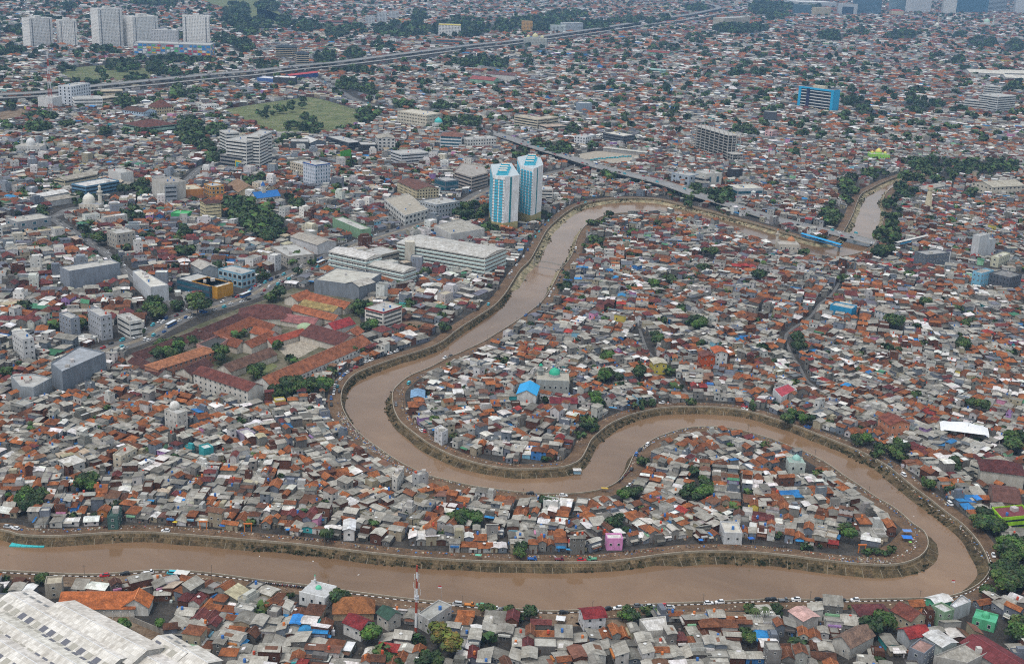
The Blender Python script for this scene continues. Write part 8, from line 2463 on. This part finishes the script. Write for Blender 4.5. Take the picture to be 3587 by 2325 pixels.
# flags, poles, lamps
for t_, x, y, h_ in ((42, 1703, 985, 9), (44, 1720, 890, 7)):
    p = unt(t_, x, y)
    r = thing('flagpole', 'flagpole with red and white flag near the river wall', 'flagpole', (p.x, p.y, 0), 0, 'riverside flagpoles')
    MB().cyl(0, 0, 0, h_, .06, .04, 6, (.35, .35, .35)).build('pole', ['plain'], r)
    for z0, cc in ((h_ - .7, (.45, .03, .03)), (h_ - 1.3, (.68, .68, .68))):
        MB().box(-1.6, -.03, z0, 0, .03, z0 + .6, cc).build('flag_stripe', ['plain'], r)
lamp_me = MB().cyl(0, 0, 0, 9, .12, .07, 6, (.35, .36, .37)).box(-.1, -2, 8.8, .1, .1, 9, (.35, .36, .37)).box(-.18, -2.6, 8.75, .18, -1.8, 8.95, (.5, .5, .5)).mesh('pole', ['plain'])
for P, off, i0, i1, st_, zf, where in ((JAT, 9.8, 2, 70, 4, 0, 'on the avenue'), (SIDE, 5, 2, 30, 5, 0, 'on the side street'), (FLY, -9.5, 3, 60, 5, 1, 'on the river flyover'), (RIGHTST, 8.5, 1, 12, 4, 0, 'on the wide street')):
    N = normals(P)
    for i in range(i0, min(i1, len(P) - 1), st_):
        q = P[i] + N[i] * off
        t = thing('street_lamp', f'grey single arm street lamp {where}', 'lamp', (q[0], q[1], (FLYZ[i] + .9) if zf else 0), math.atan2(N[i][1], N[i][0]) + (PI / 2 if off < 0 else -PI / 2), f'street lamps {where}')
        link('pole', lamp_me, t)
pole_me = MB().cyl(0, 0, 0, 8, .11, .08, 6, (.16, .13, .1)).box(-.7, -.05, 7.2, .7, .05, 7.35, (.14, .12, .1)).mesh('pole', ['wall'])
for P, N, side, i0, i1, st_, where in ((SL, NL, 5.5, 5, 150, 11, 'beside the lower mud track'), (SR, NR, 5.5, 8, 140, 12, 'beside the south bank road'), (SR, NR, 5.8, 160, 330, 11, 'beside the inner bank road')):
    for i in range(i0, min(i1, len(P)), st_):
        q = P[i] - N[i] * side
        u, v = proj(q[0], q[1])
        if 0 < u < PW and 0 < v < PH:
            t = thing('utility_pole', f'thin wooden utility pole {where}', 'pole', (q[0], q[1], 0), U(0, 3), f'utility poles {where}')
            link('pole', pole_me, t)

# gravestones and graves in the cemeteries, too small to count
gv = MB(False)
for Pf in (CEM, CEM2):
    xs, ys = [p.x for p in Pf], [p.y for p in Pf]
    X = np.array([U(min(xs), max(xs)) for _ in range(2600)])
    Y = np.array([U(min(ys), max(ys)) for _ in range(2600)])
    ok = inside([(p.x, p.y) for p in Pf], X, Y)
    for x, y in zip(X[ok], Y[ok]):
        c = vary(rng.choice([(.2, .19, .14), (.1, .12, .06), (.3, .29, .26), (.14, .16, .08)]), .2)
        gv.poly([(x - .5, y - 1, .35), (x + .5, y - 1, .35), (x + .5, y + 1, .35), (x - .5, y + 1, .35)], c)
        gv.poly([(x - .5, y - 1, .04), (x + .5, y - 1, .04), (x + .5, y - 1, .35), (x - .5, y - 1, .35)], c)
tag(kind(gv.build('graves', ['slab']), 'stuff'), 'rows of small grave plots in the cemetery grass', 'graves')

# ------------------------------------------------------------------ haze
m = bpy.data.materials.new('haze')
m.use_nodes = True
nt = m.node_tree
nt.nodes.remove(nt.nodes['Principled BSDF'])
pv = nt.nodes.new('ShaderNodeVolumePrincipled')
pv.inputs['Color'].default_value = (.36, .62, .95, 1)
pv.inputs['Density'].default_value = HAZE
pv.inputs['Anisotropy'].default_value = .1
nt.links.new(pv.outputs[0], nt.nodes['Material Output'].inputs['Volume'])
M['haze'] = m
if HAZE > 0:
    hz = MB().box(GX0 - 60, GY0 - 200, -6, GX1 + 60, GY1 + 60, CAMH + 12, (1, 1, 1))
    kind(hz.build('haze', ['haze']), 'stuff')
print('objects', len(bpy.data.objects))
